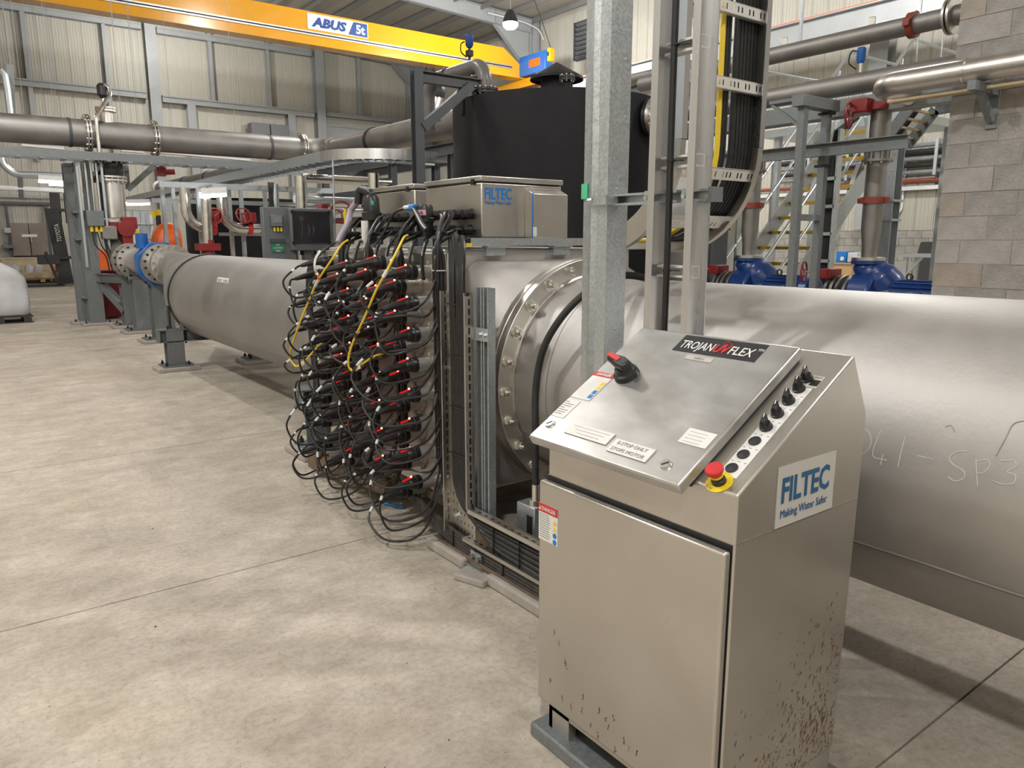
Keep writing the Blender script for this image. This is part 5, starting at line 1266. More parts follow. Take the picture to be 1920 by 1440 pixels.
O('sack', mb.add(vs, fs), 'bag', bg, sharp=80)
for dx, dy in ((.38, -.38), (.38, .38)): O('lifting_strap', MB().tube(smooth([(0.74+dx, 18.05+dy, 0.80), (0.74+dx*0.8, 18.05+dy*0.8, 1.02), (0.74+dx*0.3, 18.05+dy*0.4, 1.10)], 5), 0.02, 6), 'bag', bg)
# forklift
FY = 31.0
fk = T('forklift', 'black-masted forklift with orange body behind the steel column', 'forklift', (3.9, 32, 0))
m0 = V((3.541, 31.000, 0.145)); m1 = V((3.341, 31.000, 2.616)); m0.z = 0.08
for dx in (-0.18, 0.62): O('mast', MB().bar(m0+V((dx, 0, 0)), m1+V((dx, 0, 0)), 0.42 if dx < 0 else 0.2, 0.22, (0, 1, 0)), 'black', fk)
m2 = V((3.374, 31.200, 3.225))
for dx in (-0.06, 0.28, 0.52): O('inner_mast', MB().bar(m1+V((dx, .1, -.4)), m2+V((dx, .1, 0)), 0.3 if dx < 0 else 0.12, 0.2, (0, 1, 0)), 'black' if dx < .5 else 'label_grey', fk)
O('cross_head', MB().bar(m1+V((-0.4, 0, 0.02)), m1+V((0.75, 0, 0.02)), 0.2, 0.10), 'black', fk)
dm_ = (m1-m0).normalized()
tx = text('lettering', 'TOYOTA', 0.20, m0 + (m1-m0)*0.58 + V((-0.10, -0.24, 0)), dm_, V((-dm_.z, 0, dm_.x)), 'label_grey', fk, bold=0.006, width=0.62)
O('carriage', MB().box(m0.x-1.0, m0.x-0.35, 30.6, 31.0, 0.78, 1.10).box(m0.x-0.8, m0.x+0.3, 30.7, 30.9, 0.95, 1.05), 'black', fk)
O('backrest', MB().bar((m0.x-0.45, 30.7, 0.1), (m0.x-0.75, 30.7, 1.2), 0.08, 0.3, (0, 1, 0)), 'black', fk)
for k, dy in enumerate((0, 0.6)): O('fork', MB().box(m0.x-1.75, m0.x-0.3, 30.5+dy, 30.62+dy, 0.02, 0.07), 'black', fk)
O('wheel', MB().cyl((m0.x+0.55, 31.1, 0.36), (m0.x+0.55, 31.4, 0.36), 0.36, n=24), 'black_rubber', fk)
O('hub', MB().cyl((m0.x+0.55, 31.08, 0.36), (m0.x+0.55, 31.11, 0.36), 0.15, n=16), 'dark_grey_paint', fk)
O('body', MB().box(m0.x+0.25, m0.x+2.2, 31.2, 32.3, 0.45, 1.25), 'orange', fk, bevel=0.08)
O('hose', MB().tube(smooth([m1+V((0.45, -.15, -.3)), m1+V((0.6, -.15, -1.0)), m0+V((0.4, -.15, 1.1)), m0+V((0.8, -.15, 0.9))], 6), 0.02, 6), 'label_grey', fk)
O('load_guard', MB().bar(m1+V((0.62, -.2, -0.5)), m1+V((0.75, -.2, -1.4)), 0.3, 0.03, (0, 1, 0)), 'white_sheet', fk)
# stainless double hatch on the back wall, pallet goods
dr = T('steel_hatch', 'brown-grey stainless double hatch on the back wall, left', 'hatch', (2.629, 34.800, 0.997)); dr['kind'] = 'structure'; 
a = (2.092, 34.800, 1.004); b = (3.288, 34.800, 2.243); mx_ = (a[0]+b[0])/2
O('leaf', MB().box(a[0], mx_-0.01, 34.72, 34.86, a[2], b[2]), 'hatch', dr, bevel=0.01)
O('leaf', MB().box(mx_+0.01, b[0], 34.72, 34.86, a[2], b[2]), 'hatch', dr, bevel=0.01)
O('label_strip', MB().box(a[0]+0.35, a[0]+0.85, 34.70, 34.72, b[2]-0.52, b[2]-0.42), 'white', dr)
O('handle', MB().box(mx_+0.02, mx_+0.08, 34.66, 34.72, (a[2]+b[2])/2-0.1, (a[2]+b[2])/2+0.1), 'stainless_bright', dr)
O('track', MB().box(a[0]-0.35, b[0]+0.3, 34.70, 34.85, b[2]+0.70, b[2]+0.80).box(a[0]-0.1, a[0], 34.75, 34.85, 0, b[2]+0.7).box(b[0], b[0]+0.1, 34.75, 34.85, 0, b[2]+0.7), 'dark_grey_paint', dr)
O('lintel', MB().box(a[0]-0.5, b[0]+1.0, 34.74, 34.90, b[2]+0.95, b[2]+1.05), 'wall_steel', dr)
pd = T('goods_pallet', 'timber pallet of boxed goods below the steel hatch', 'pallet', (2.9, 33.6, 0))
for k in range(3): O('bearer', MB().box(1.9+k*0.85, 2.05+k*0.85, 33.1, 34.2, 0.06, 0.16), 'timber', pd)
for k in range(5): O('board', MB().box(1.9, 3.75, 33.1+k*0.23, 33.28+k*0.23, 0.16, 0.20), 'timber', pd)
O('timber_beam', MB().box(2.05, 3.72, 33.0, 33.25, 0.22, 0.42), 'timber_light', label='pale timber beam lying on the goods pallet', cat='timber')
O('crate', MB().box(1.65, 3.55, 34.15, 34.6, 0.21, 0.94).box(1.63, 3.57, 34.12, 34.62, 0.90, 0.96), 'timber_light', label='wide pale crate behind the goods pallet', cat='crate')
for k, (x, s_) in enumerate(((2.0, .16), (2.45, .15), (2.75, .14))):
    O('jerrycan', MB().loft([((x, 33.5, 0.205), s_), ((x, 33.5, 0.55), s_), ((x, 33.5, 0.66), s_*0.9), ((x, 33.5, 0.70), s_*0.3), ((x, 33.5, 0.76), s_*0.3)], 10), 'bag', label=['leftmost translucent can on the goods pallet', 'middle translucent can on the goods pallet', 'right translucent can on the goods pallet'][k], cat='can')
O('red_fitting', MB().cyl((3.45, 33.3, 0.42), (3.45, 33.3, 0.75), 0.17, n=14).cyl((3.45, 33.2, 0.6), (3.45, 33.0, 0.6), 0.12, n=14), 'red', label='red flanged fitting on the goods pallet', cat='fitting')
# wall bits left
O('wall_socket', MB().box(*[(1.894, 34.800, 1.867)[0], (2.098, 34.800, 1.868)[0]], 34.7, 34.85, (1.894, 34.800, 1.867)[2], (1.915, 34.800, 2.066)[2]), 'label_grey', label='small grey socket box on the back wall left of the hatch', cat='socket', bevel=0.02)
O('wall_bench', MB().box(*[(1.768, 34.500, 1.311)[0], (2.122, 34.500, 1.309)[0]], 34.3, 34.8, (1.818, 34.500, 1.311)[2], (1.831, 34.500, 1.430)[2]).box(*[(1.868, 34.500, 1.310)[0], (1.936, 34.500, 1.310)[0]], 34.4, 34.7, (1.822, 34.500, 1.350)[2], (1.843, 34.500, 1.549)[2]), 'plastic_grey', label='small grey wall shelf left of the hatch', cat='shelf')
# red wheelie bin
rb = T('wheelie_bin', 'dark red wheelie bin standing behind the steel column', 'bin', (2.62, 17.5, 0))
mb = MB(); vs = [(2.42, 17.3, 0.03), (2.82, 17.3, 0.03), (2.82, 17.75, 0.03), (2.42, 17.75, 0.03), (2.33, 17.2, 0.95), (2.86, 17.2, 0.95), (2.86, 17.85, 0.95), (2.33, 17.85, 0.95)]
O('tub', mb.add(vs, [(3, 2, 1, 0), (4, 5, 6, 7), (0, 1, 5, 4), (1, 2, 6, 5), (2, 3, 7, 6), (3, 0, 4, 7)]), 'bin_red', rb, bevel=0.03)
O('lid', MB().box(2.31, 2.88, 17.18, 17.87, 0.95, 1.0), 'bin_red', rb, bevel=0.02)
O('wheel', MB().cyl((2.86, 17.4, 0.11), (2.90, 17.4, 0.11), 0.11, n=18), 'black_rubber', rb); O('wheel', MB().cyl((2.30, 17.8, 0.11), (2.34, 17.8, 0.11), 0.11, n=18), 'black_rubber', rb)
for k, (px, lb) in enumerate((((3.337, 20.000, 0.602), 'orange barrier panel right of the red bin'), ((3.989, 20.000, 0.515), 'orange barrier panel seen between the post stands'))):
    t = T('barrier_board', lb, 'barrier', (px[0], 20, 0))
    O('panel', MB().box(px[0]-0.12, px[0]+0.12, 20, 20.06, 0.30, 0.98), 'orange', t, bevel=0.01)
    O('foot', MB().box(px[0]-0.16, px[0]+0.16, 19.8, 20.26, 0.0, 0.06).box(px[0]-0.03, px[0]+0.03, 20, 20.06, 0.06, 0.3), 'black', t)
# caged tank container
ib = T('tank_container', 'white caged bulk liquid container behind the red gearbox', 'container', (4.2, 22.5, 0))
ia = (3.847, 22.000, 2.355); ibb = (4.579, 22.000, 2.371); zt_ = (4.204, 22.000, 2.376)[2]
O('tank', MB().box(ia[0]+0.03, ibb[0]-0.03, 22.0, 23.0, 0.15, zt_), 'ibc', ib, bevel=0.08)
O('base', MB().box(ia[0], ibb[0], 21.97, 23.03, 0.0, 0.14), 'galv', ib)
for k in range(5):
    x = ia[0] + (ibb[0]-ia[0])*k/4; O('cage_bar', MB().tube([(x, 21.95, 0.1), (x, 21.95, zt_+0.02)], 0.014, 6), 'galv', ib)
for k in range(7):
    z = 0.2 + (zt_-0.2)*k/6; O('cage_bar', MB().tube([(ia[0], 21.94, z), (ibb[0], 21.94, z)], 0.014, 6), 'galv', ib)
O('hazard_label', MB().box(ia[0]+0.12, ia[0]+0.32, 21.93, 21.94, zt_-0.85, zt_-0.45), 'label_white', ib); O('hazard_mark', MB().cyl((ia[0]+0.22, 21.93, zt_-0.58), (ia[0]+0.22, 21.925, zt_-0.58), 0.09, n=14), 'yellow', ib)
# orange hood behind the reducer
oh = T('orange_cover', 'glossy orange equipment cover behind the reducer flange', 'cover', (3.54, 17.0, 0))
oc_ = V((3.725, 17.000, 1.604)); zt_ = (3.751, 17.000, 1.920)[2]
mb = MB(); vs = []; n = 24
for (z, rx_, ry_, ox) in ((1.15, .20, .25, 0), (1.35, .215, .27, 0), (1.60, .215, .27, 0.0), (1.76, .19, .24, 0.02), (1.86, .12, .17, 0.03), (1.885, .05, .08, 0.03)):
    for k in range(n):
        a = 2*math.pi*k/n; q = (abs(math.cos(a))**4+abs(math.sin(a))**4)**-0.25
        vs.append((oc_.x+ox+1.25*rx_*q*math.cos(a), 17.0+1.25*ry_*q*math.sin(a), 1.6+1.25*(z-1.6)))
fs = [(i*n+k, i*n+(k+1) % n, (i+1)*n+(k+1) % n, (i+1)*n+k) for i in range(5) for k in range(n)] + [tuple(range(n))[::-1], tuple(5*n+k for k in range(n))]
O('cover', mb.add(vs, fs), 'orange', oh, sharp=30)
O('pedestal', MB().box(oc_.x-0.12, oc_.x+0.12, 16.9, 17.1, 0, 1.05), 'galv_dull', oh)
O('nozzle', MB().cyl((oc_.x-0.12, 17.0, 1.90), (oc_.x-0.12, 17.0, 2.10), 0.05, n=12), 'black_plastic', oh)
O('tag', MB().obox((oc_.x-0.16, 16.98, 2.14), (0.09, 0, 0.03), (0, 0.005, 0), (-0.02, 0, 0.06)), 'yellow', oh)

# ------------------------------------------------------------------ pipework and frames behind the reducer
# dark process tank filling the gaps
dt = T('process_tank', 'black process tank behind the galvanised frame and elbows', 'tank', (6.3, 19.4, 0))
O('shell', MB().cyl((6.3, 19.4, 0), (6.3, 19.4, 2.50), 1.55, n=48), 'tank_black', dt)
O('rim', MB().ring((6.3, 19.4, 2.50), (6.3, 19.4, 2.56), 1.58, 1.45, 48), 'tank_black', dt)
# galvanised frame posts
fr = T('pipe_rack', 'galvanised post frame carrying the stainless elbows', 'frame', (4.2, 14.3, 0))
for (px, y) in ((308, 15.0), (324, 16.0), (384, 14.6), (455, 14.6), (437, 15.2), (500, 14.6)):
    pass
for xx, y in (((3.256, 15.000, 1.891)[0], 15.0), ((3.668, 16.000, 1.913)[0], 16.0), ((3.767, 14.600, 1.891)[0], 14.6), ((4.409, 14.900, 1.904)[0], 14.9), ((4.537, 14.600, 1.900)[0], 14.6), ((4.992, 14.600, 1.906)[0], 14.6)):
    O('post', MB().sweep(CPROF(0.06, 0.09, 0.008), (xx, y, 0), (xx, y, 2.62), (1, 0, 0), (0, 1, 0)), 'galv', fr)
O('light_arm', MB().box((3.834, 13.750, 2.401)[0]-0.02, (3.834, 13.750, 2.401)[0]+0.02, 13.75, 14.6, 2.52, 2.56), 'galv', fr)
xa = (3.153, 14.600, 2.326)[0]; xb = (6.585, 14.600, 2.436)[0]
O('rail', MB().box(xa, 6.4, 14.55, 14.63, 2.52, 2.62), 'galv', fr)
O('rail', MB().box(xa, 6.4, 15.25, 15.33, 2.28, 2.36), 'galv', fr)
O('rail', MB().box((4.115, 14.600, 1.740)[0], (4.961, 14.600, 1.745)[0], 14.55, 14.60, 1.68, 1.74), 'galv', fr)
el = T('header_pipe', 'stainless header pipe with two long elbows and red couplings', 'pipe', (4.3, 14.2, 1.8))
hz = (4.388, 14.200, 1.815)[2]
for k, (xe_, xr) in enumerate((((3.472, 14.200, 2.064)[0], (3.915, 14.200, 1.811)[0]), ((4.092, 14.200, 2.077)[0], (4.830, 14.200, 1.819)[0]))):
    O('elbow', MB().tube([V((xe_, 14.2, 2.5)), V((xe_, 14.2, hz+0.38))] + arc((xe_+0.33, 14.2, hz+0.33), (-1, 0, 0), (0, 0, -1), 0.33, 0, 90, 10) + [V((xr, 14.2, hz))], 0.088, 20), 'stainless_bright', el)
O('pipe', MB().tube([V(((3.746, 13.900, 2.107)[0], 13.9, 2.5)), V(((3.722, 13.900, 1.419)[0], 13.9, 1.30))], 0.085, 18), 'stainless_bright', el)
for xx in ((3.924, 14.200, 1.811)[0], (4.563, 14.200, 1.817)[0]): O('coupling', MB().ring((xx-0.035, 14.2, hz), (xx+0.035, 14.2, hz), 0.125, 0.08, 24), 'red', el)
O('joint', MB().ring(((4.750, 14.200, 1.819)[0], 14.2, hz), ((4.770, 14.200, 1.819)[0], 14.2, hz), 0.095, 0.08, 24), 'black_rubber', el)
def valve_wheel(c, ax, r, label, stem_to=None, gb=None, mat='red_paint'):
    c, ax = V(c), V(ax).normalized(); u, w = perp(ax)
    t = T('hand_wheel_valve', label, 'valve', c)
    pts = [c + u*(r*math.cos(2*math.pi*k/24)) + w*(r*math.sin(2*math.pi*k/24)) for k in range(25)]
    O('hand_wheel', MB().tube(pts, r*0.10, 8), mat, t)
    for k in range(3):
        a = 2*math.pi*k/3+0.4; d = u*math.cos(a)+w*math.sin(a); O('spoke', MB().tube([c, c+d*r], r*0.07, 6), mat, t)
    if stem_to is not None: O('stem', MB().tube([c, V(stem_to)], r*0.10, 8), 'stainless', t)
    if gb: O('gearbox', MB().box(*gb), mat, t, bevel=0.01)
    return t
c = V((3.875, 13.900, 2.018)); valve_wheel(c, (0.2, -1, 0.1), 0.13, 'red hand wheel valve left, on the header pipe', c+V((0, .3, 0)), (c.x-0.06, c.x+0.14, 14.1, 14.3, c.z-0.12, c.z+0.1))
c = V((4.377, 13.900, 2.037)); valve_wheel(c, (0.2, -1, 0.4), 0.14, 'red hand wheel valve right, above the header pipe coupling', c+V((0.1, .3, -.05)), (c.x+0.05, c.x+0.26, 14.0, 14.2, c.z-0.12, c.z+0.06))
c = V((3.647, 13.600, 1.486)); O('floor_valve', MB().box(c.x-0.18, c.x+0.18, 13.5, 13.8, c.z-0.06, c.z+0.06).cyl((c.x, 13.65, c.z-0.06), (c.x, 13.65, c.z-0.35), 0.11, n=16).cyl((c.x+0.05, 13.6, c.z), (c.x+0.05, 13.6, c.z+0.12), 0.05, n=10).box(c.x-0.08, c.x+0.08, 13.6, 13.76, 0, c.z-0.3), 'red_paint', label='red valve body behind the black banded pipe end', cat='valve')
c = V((3.876, 17.500, 3.009)); O('tray_valve', MB().box(c.x-0.14, c.x+0.05, 17.4, 17.6, c.z-0.08, c.z+0.10).cyl((c.x, 17.45, c.z), (c.x+0.22, 17.45, c.z+0.02), 0.06, n=12).box(c.x-0.05, c.x+0.02, 17.45, 17.55, c.z+0.1, c.z+0.24), 'red_paint', label='small red valve above the sloping cable tray', cat='valve')
t = T('mid_pipe', 'stainless pipe with black bands above the sloping cable tray', 'pipe', (5.4, 17, 2.9))
q0, q1 = V((5.650, 26.041, 3.221)), V((5.650, 17.243, 3.164))
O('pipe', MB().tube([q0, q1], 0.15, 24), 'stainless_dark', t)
for f in (0.10, 0.36, 0.62):
    m_ = q0.lerp(q1, f); O('joint_band', MB().ring(m_, m_+(q1-q0).normalized()*0.06, 0.165, 0.14, 24), 'black_rubber', t)
O('flange', MB().ring(q0, q0+(q0-q1).normalized()*0.1, 0.22, 0.10, 24), 'stainless', t)
# sloping (receding) cable ladder that turns towards the tank
LX, LZ = 5.0, 2.84
rt = T('cable_tray', 'receding cable tray curving towards the tank with mesh floor', 'cable tray', (LX, 14, LZ))
yA = (5.000, 11.826, 2.800)[1]
path = [V((LX, 28.0, LZ)), V((LX, yA+0.0, LZ))] 
cc = V((LX+1.05, yA, LZ))
curve = arc(cc, (-1, 0, 0), (0, -1, 0), 1.05, 0, 90, 14)
railp = path + curve[1:] + [V((LX+1.6, yA-1.05, LZ))]
def strip(pts, h, t_, mb=None):
    mb = mb or MB(); vs = []
    for i, p in enumerate(pts):
        d = (pts[min(i+1, len(pts)-1)]-pts[max(i-1, 0)]).normalized(); s = V((0, 0, 1)).cross(d)
        vs += [p+s*t_, p-s*t_, p-s*t_+V((0, 0, h)), p+s*t_+V((0, 0, h))]
    fs = [(i*4+k, i*4+(k+1) % 4, i*4+4+(k+1) % 4, i*4+4+k) for i in range(len(pts)-1) for k in range(4)] + [(3, 2, 1, 0), tuple(len(pts)*4-4+k for k in range(4))]
    return mb.add(vs, fs)
O('outer_rail', strip(path, 0.16, 0.006), 'galv', rt)
O('outer_rail_bend', strip([path[-1]] + curve[1:] + [V((LX+1.8, yA-1.05, LZ))], 0.16, 0.006), 'alu', rt)
inner = [V((LX+0.5, 28, LZ)), V((LX+0.5, yA, LZ))] + arc(cc, (-1, 0, 0), (0, -1, 0), 0.55, 0, 90, 10)[1:] + [V((LX+1.8, yA-0.55, LZ))]
O('inner_rail', strip(inner, 0.16, 0.006), 'galv', rt)
rm2 = mesh('tray_rung_b', MB().box(0, 0.5, -0.02, 0.02, -0.01, 0.01), 'galv')
for k in range(30): I('rung', rm2, rt, (LX, yA+0.1+k*0.3, LZ))
for k in range(10):
    a = math.radians(9*k+4); d = V((-math.cos(a), -math.sin(a), 0)); O('rung', MB().bar(cc+d*0.55, cc+d*1.05, 0.03, 0.02), 'galv', rt)
lines = [[V((LX+0.1+0.035*k, 26, LZ+0.03)), V((LX+0.1+0.035*k, yA, LZ+0.03))] + [p+V((0, 0, .03)) for p in arc(cc, (-1, 0, 0), (0, -1, 0), 0.95-0.035*k, 9, 90, 8)] + [V((LX+1.8, yA-0.95+0.035*k, LZ+0.03))] for k in range(8)]
bundle('tray_cables', 'black cables lying in the receding cable tray', lines, 0.014, 'cable_black', (LX, 15, LZ))
lines = [smooth([V(((3.522, 10.060, 2.225)[0]+0.03*k, 10.06, 2.35)), V(((3.522, 10.060, 2.225)[0]+0.02*k, 10.06, 2.15)), V(((3.514, 10.060, 2.088)[0]+0.03*k, 10.06, (3.489, 10.000, 2.024)[2]-0.02))], 4) for k in range(3)]
bundle('drop_cables', 'three black cables dropping onto the grey instrument cabinets', lines, 0.012, 'cable_black', (3.4, 10.2, 2.0))
# grey instrument cabinets
a0 = (3.397, 10.000, 1.464); a1 = (3.807, 10.000, 2.032); a2 = (3.734, 9.950, 1.462); a3 = (4.339, 9.950, 2.022)
ic = T('instrument_cabinet', 'grey instrument panel with a small display and green sign', 'cabinet', (a0[0]+0.2, 10.05, 0))
O('panel', MB().box(a0[0], a1[0]+0.02, 10.0, 10.12, a0[2]-0.15, a1[2]), 'plastic_grey', ic, bevel=0.01)
O('post', MB().box(a0[0]+0.12, a0[0]+0.22, 10.05, 10.15, 0, a0[2]-0.1), 'galv_dull', ic)
d0 = (3.492, 9.990, 1.776); d1 = (3.644, 9.990, 1.930)
O('display', MB().box(d0[0], d1[0], 9.94, 10.0, d0[2], d1[2]), 'plastic_grey', ic, bevel=0.01)
O('screen', MB().box(d0[0]+0.02, d1[0]-0.02, 9.935, 9.94, d0[2]+0.05, d1[2]-0.02), 'display', ic)
for k in range(3): O('gland', MB().cyl((d0[0]+0.04+k*0.045, 9.97, d0[2]-0.01), (d0[0]+0.04+k*0.045, 9.97, d0[2]-0.06), 0.016, n=8), 'yellow', ic)
g0 = (3.482, 9.980, 1.443); g1 = (3.656, 9.980, 1.568)
sgn = O('sign', MB().box(g0[0], g1[0], 9.985, 10.0, g0[2], g1[2]), 'green', ic)
for k, w_ in enumerate(('SDS', 'LOCATED', 'HERE')): text('lettering', w_, 0.036, ((g0[0]+g1[0])/2, 9.984, g1[2]-0.040-0.040*k), (1, 0, 0), (0, 0, 1), 'label_white', sgn, align='CENTER', squash=0.8)
O('sign_holder', MB().box(g0[0]-0.01, g1[0]+0.01, 9.97, 10.0, g1[2], g1[2]+0.05), 'dark_grey_paint', ic)
wc = T('window_cabinet', 'grey cabinet with a dark clear door beside the instrument panel', 'cabinet', (a2[0]+0.3, 10.1, 0))
O('body', MB().box(a2[0], a3[0], 9.90, 10.20, a2[2], a3[2]), 'plastic_grey', wc, bevel=0.015)
w0 = (3.757, 9.900, 1.568); w1 = (4.261, 9.900, 1.976)
O('recess', MB().box(w0[0], w1[0], 9.885, 9.90, w0[2], w1[2]), 'black', wc)
O('gauge', MB().cyl((w0[0]+0.11, 9.875, w1[2]-0.09), (w0[0]+0.11, 9.885, w1[2]-0.09), 0.035, n=18), 'label_grey', wc)
O('tubing', MB().tube(smooth([(w0[0]+0.11, 9.878, w1[2]-0.12), (w0[0]+0.12, 9.876, w1[2]-0.2), (w0[0]+0.10, 9.878, w0[2]+0.05)], 5), 0.007, 6), 'stainless', wc)
for dx in (.205, .265): O('flow_tube', MB().tube(smooth([(w0[0]+dx, 9.878, w1[2]-0.17), (w0[0]+dx+.012, 9.876, w1[2]-0.23), (w0[0]+dx, 9.878, w1[2]-0.31)], 5), 0.010, 6), 'label_grey', wc)
O('clear_door', MB().box(w0[0]-0.005, w1[0]+0.005, 9.862, 9.867, w0[2]-0.005, w1[2]+0.005), 'clear_cover', wc)
for (x, z) in ((w0[0]-.01, w1[2]), (w1[0]+.0, w1[2]), (w0[0]-.01, w0[2]), (w1[0], w0[2])): O('hinge', MB().box(x-0.012, x+0.015, 9.86, 9.90, z-0.02, z+0.015), 'black', wc)
O('stand', MB().box(a2[0]+0.2, a2[0]+0.3, 10.0, 10.1, 0, a2[2]+0.02), 'galv_dull', wc)
for k in range(4): O('gland', MB().cyl((a2[0]+0.08+0.1*k, 10.05, a2[2]), (a2[0]+0.08+0.1*k, 10.05, a2[2]-0.06), 0.02, n=10), 'label_white' if k == 0 else 'black_plastic', wc)
# stand-alone vertical pipes in the middle
for k, (p0_, p1_, r, m_, lb) in enumerate((
    ((4.248, 10.800, 2.514), (4.223, 10.800, 2.061), 0.085, 'stainless_bright', 'short stainless riser above the clear-door cabinet'),
    ((4.764, 9.500, 2.489), (4.754, 9.500, 2.229), 0.075, 'stainless_bright', 'short stainless riser behind the plain junction box'),
    ((3.793, 10.600, 2.370), (3.769, 10.600, 1.971), 0.05, 'galv', 'thin galvanised post left of the stainless riser'),
    ((4.497, 10.200, 2.703), (4.456, 10.200, 1.528), 0.012, 'galv', 'thin hanging rod right of the clear-door cabinet'),
    ((4.841, 10.600, 2.055), (4.836, 10.600, 1.564), 0.03, 'yellow', 'thin yellow pipe beside the lilac hose'))):
    O('riser_pipe' if k < 2 else 'rod', MB().tube([p0_, V((p1_[0], p1_[1], 0)) if k in (0, 1, 2, 3, 4) else p1_], r, 16), m_, label=lb, cat='pipe' if k < 2 or k == 4 else 'post')
c = V((4.952, 11.000, 2.022)); valve_wheel(c, (-0.3, -1, 0), 0.16, 'dark red hand wheel right of the clear-door cabinet', c+V((0.1, .5, 0)), (c.x-0.24, c.x-0.12, 11.2, 11.4, c.z-.1, c.z+.12)); O('valve_pipe', MB().tube([(c.x-0.18, 11.3, c.z-0.1), (c.x-0.18, 11.3, 0)], 0.06, 14).tube([(c.x+0.1, 11.5, c.z), (c.x-0.18, 11.4, c.z)], 0.05, 12), 'stainless', bpy.data.objects['hand_wheel_valve.002'])
for k, (z, y, x0_, x1_, r) in enumerate(((2.27, 12.4, 4.75, 6.545, 0.06), (2.62, 12.4, 4.9, 6.545, 0.075), (2.12, 12.4, 4.9, 6.545, 0.05))):
    O('cross_pipe', MB().tube([(x0_, y, z), (x1_, y, z)], r, 14), ['galv', 'stainless_bright', 'alu'][k], label=['pale horizontal pipe just above the grey cabinets', 'bright horizontal pipe under the curved tray', 'lowest pale pipe behind the grey cabinets'][k], cat='pipe')
# dark platform steel under the branch pipe
pf = T('pipe_platform', 'charcoal steel frame carrying the branch pipe to the tank', 'frame', (6.6, 12, 0))
O('beam', MB().sweep(IPROF(0.12, 0.18, 0.012), (6.6, 15.8, 3.02), (6.6, 8.95, 3.02), (1, 0, 0), (0, 0, 1)), 'dark_grey_paint', pf)
O('beam', MB().sweep(IPROF(0.12, 0.18, 0.012), (7.5, 15.8, 3.02), (7.5, 8.95, 3.02), (1, 0, 0), (0, 0, 1)), 'dark_grey_paint', pf)
for y in (15.4, 12.4, 10.4, 9.0): 
    O('cross_beam', MB().box(6.6, 7.5, y-0.05, y+0.05, 2.95, 3.08), 'dark_grey_paint', pf)
    for x in (6.6, 7.5): O('post', MB().sweep(IPROF(0.12, 0.12, 0.01), (x, y, 0), (x, y, 2.93), (1, 0, 0), (0, 1, 0)), 'dark_grey_paint', pf)
    for z in (2.45, 1.95): O('rail', MB().box(6.55, 7.55, y-0.04, y+0.04, z, z+0.09), 'dark_grey_paint', pf)
for z in (2.45, 1.95): O('long_rail', MB().box(6.56, 6.64, 8.9, 15.6, z, z+0.10), 'dark_grey_paint', pf)

# ------------------------------------------------------------------ black tank
TKX, TKY, TKR, TKZ = 6.30, 7.50, 1.29, 3.22
tk = T('black_tank', 'big black plastic tank with conical vent cap behind the reactor', 'tank', (TKX, TKY, 0))
O('shell', MB().loft([((TKX, TKY, 0), TKR), ((TKX, TKY, 1.0), TKR), ((TKX, TKY, 2.0), TKR), ((TKX, TKY, TKZ), TKR)], 96), 'tank_black', tk)
O('top_cone', MB().loft([((TKX, TKY, TKZ+0.001), TKR-0.015), ((TKX, TKY, TKZ+0.17), 0.30), ((TKX, TKY, TKZ+0.18), 0.0)], 64, cap=False), 'tank_lid', tk)
vz = (6.243, 7.500, 3.539)[2]
cap = O('vent_cap', MB().loft([((TKX, TKY, vz+0.0), 0.33), ((TKX, TKY, vz+0.035), 0.325), ((TKX, TKY, vz+0.21), 0.012), ((TKX, TKY, vz+0.212), 0.0)], 48, cap=False), 'tank_black', tk)
O('vent_neck', MB().cyl((TKX, TKY, TKZ+0.1), (TKX, TKY, vz+0.03), 0.20, n=32), 'tank_black', tk)
for (dx, dy) in ((-0.22, -0.45), (-1.02, 0.25)):
    x, y = TKX+dx, TKY+dy; zb = TKZ+0.05
    nz = O('nozzle', MB().cyl((x, y, zb-0.05), (x, y, zb+0.17), 0.045, n=16), 'tank_black', tk)
    for dz in (0.17, 0.20): O('nozzle_flange', MB().cyl((x, y, zb+dz), (x, y, zb+dz+0.022), 0.095, n=20), 'black_plastic', nz)
    for k in range(8): 
        a = k*math.pi/4; O('bolt', MB().cyl((x+0.075*math.cos(a), y+0.075*math.sin(a), zb+0.155), (x+0.075*math.cos(a), y+0.075*math.sin(a), zb+0.24), 0.008, n=6), 'stainless_bright', nz)
la = math.radians(173); lxx, lyy = TKX+TKR*math.cos(la), TKY+TKR*math.sin(la)
O('lifting_lug', MB().obox((lxx, lyy, TKZ-0.02), V((-math.sin(la), math.cos(la), 0))*0.035, V((math.cos(la), math.sin(la), 0))*0.02, (0, 0, 0.17)), 'tank_black', tk, bevel=0.012)
nx_ = V((0.242, -0.970, 0)); nb = V((TKX, TKY, 0)) + nx_*TKR; nb.z = (7.100, 6.832, 2.971)[2]
O('side_nozzle', MB().cyl(nb-nx_*0.05, nb+nx_*0.30, 0.13, n=28), 'stainless', tk)
for d in (0.03, 0.075): O('side_flange', MB().cyl(nb+nx_*d, nb+nx_*(d+0.035), 0.21, n=36), 'black_plastic' if d < .05 else 'stainless', tk)
for k in range(12):
    a = k*math.pi/6; u = V((0, 0, 1)); w = nx_.cross(u); q = nb + nx_*0.11 + u*0.175*math.cos(a) + w*0.175*math.sin(a)
    O('bolt', MB().cyl(q, q+nx_*0.02, 0.014, n=6), 'stainless_bright', tk)
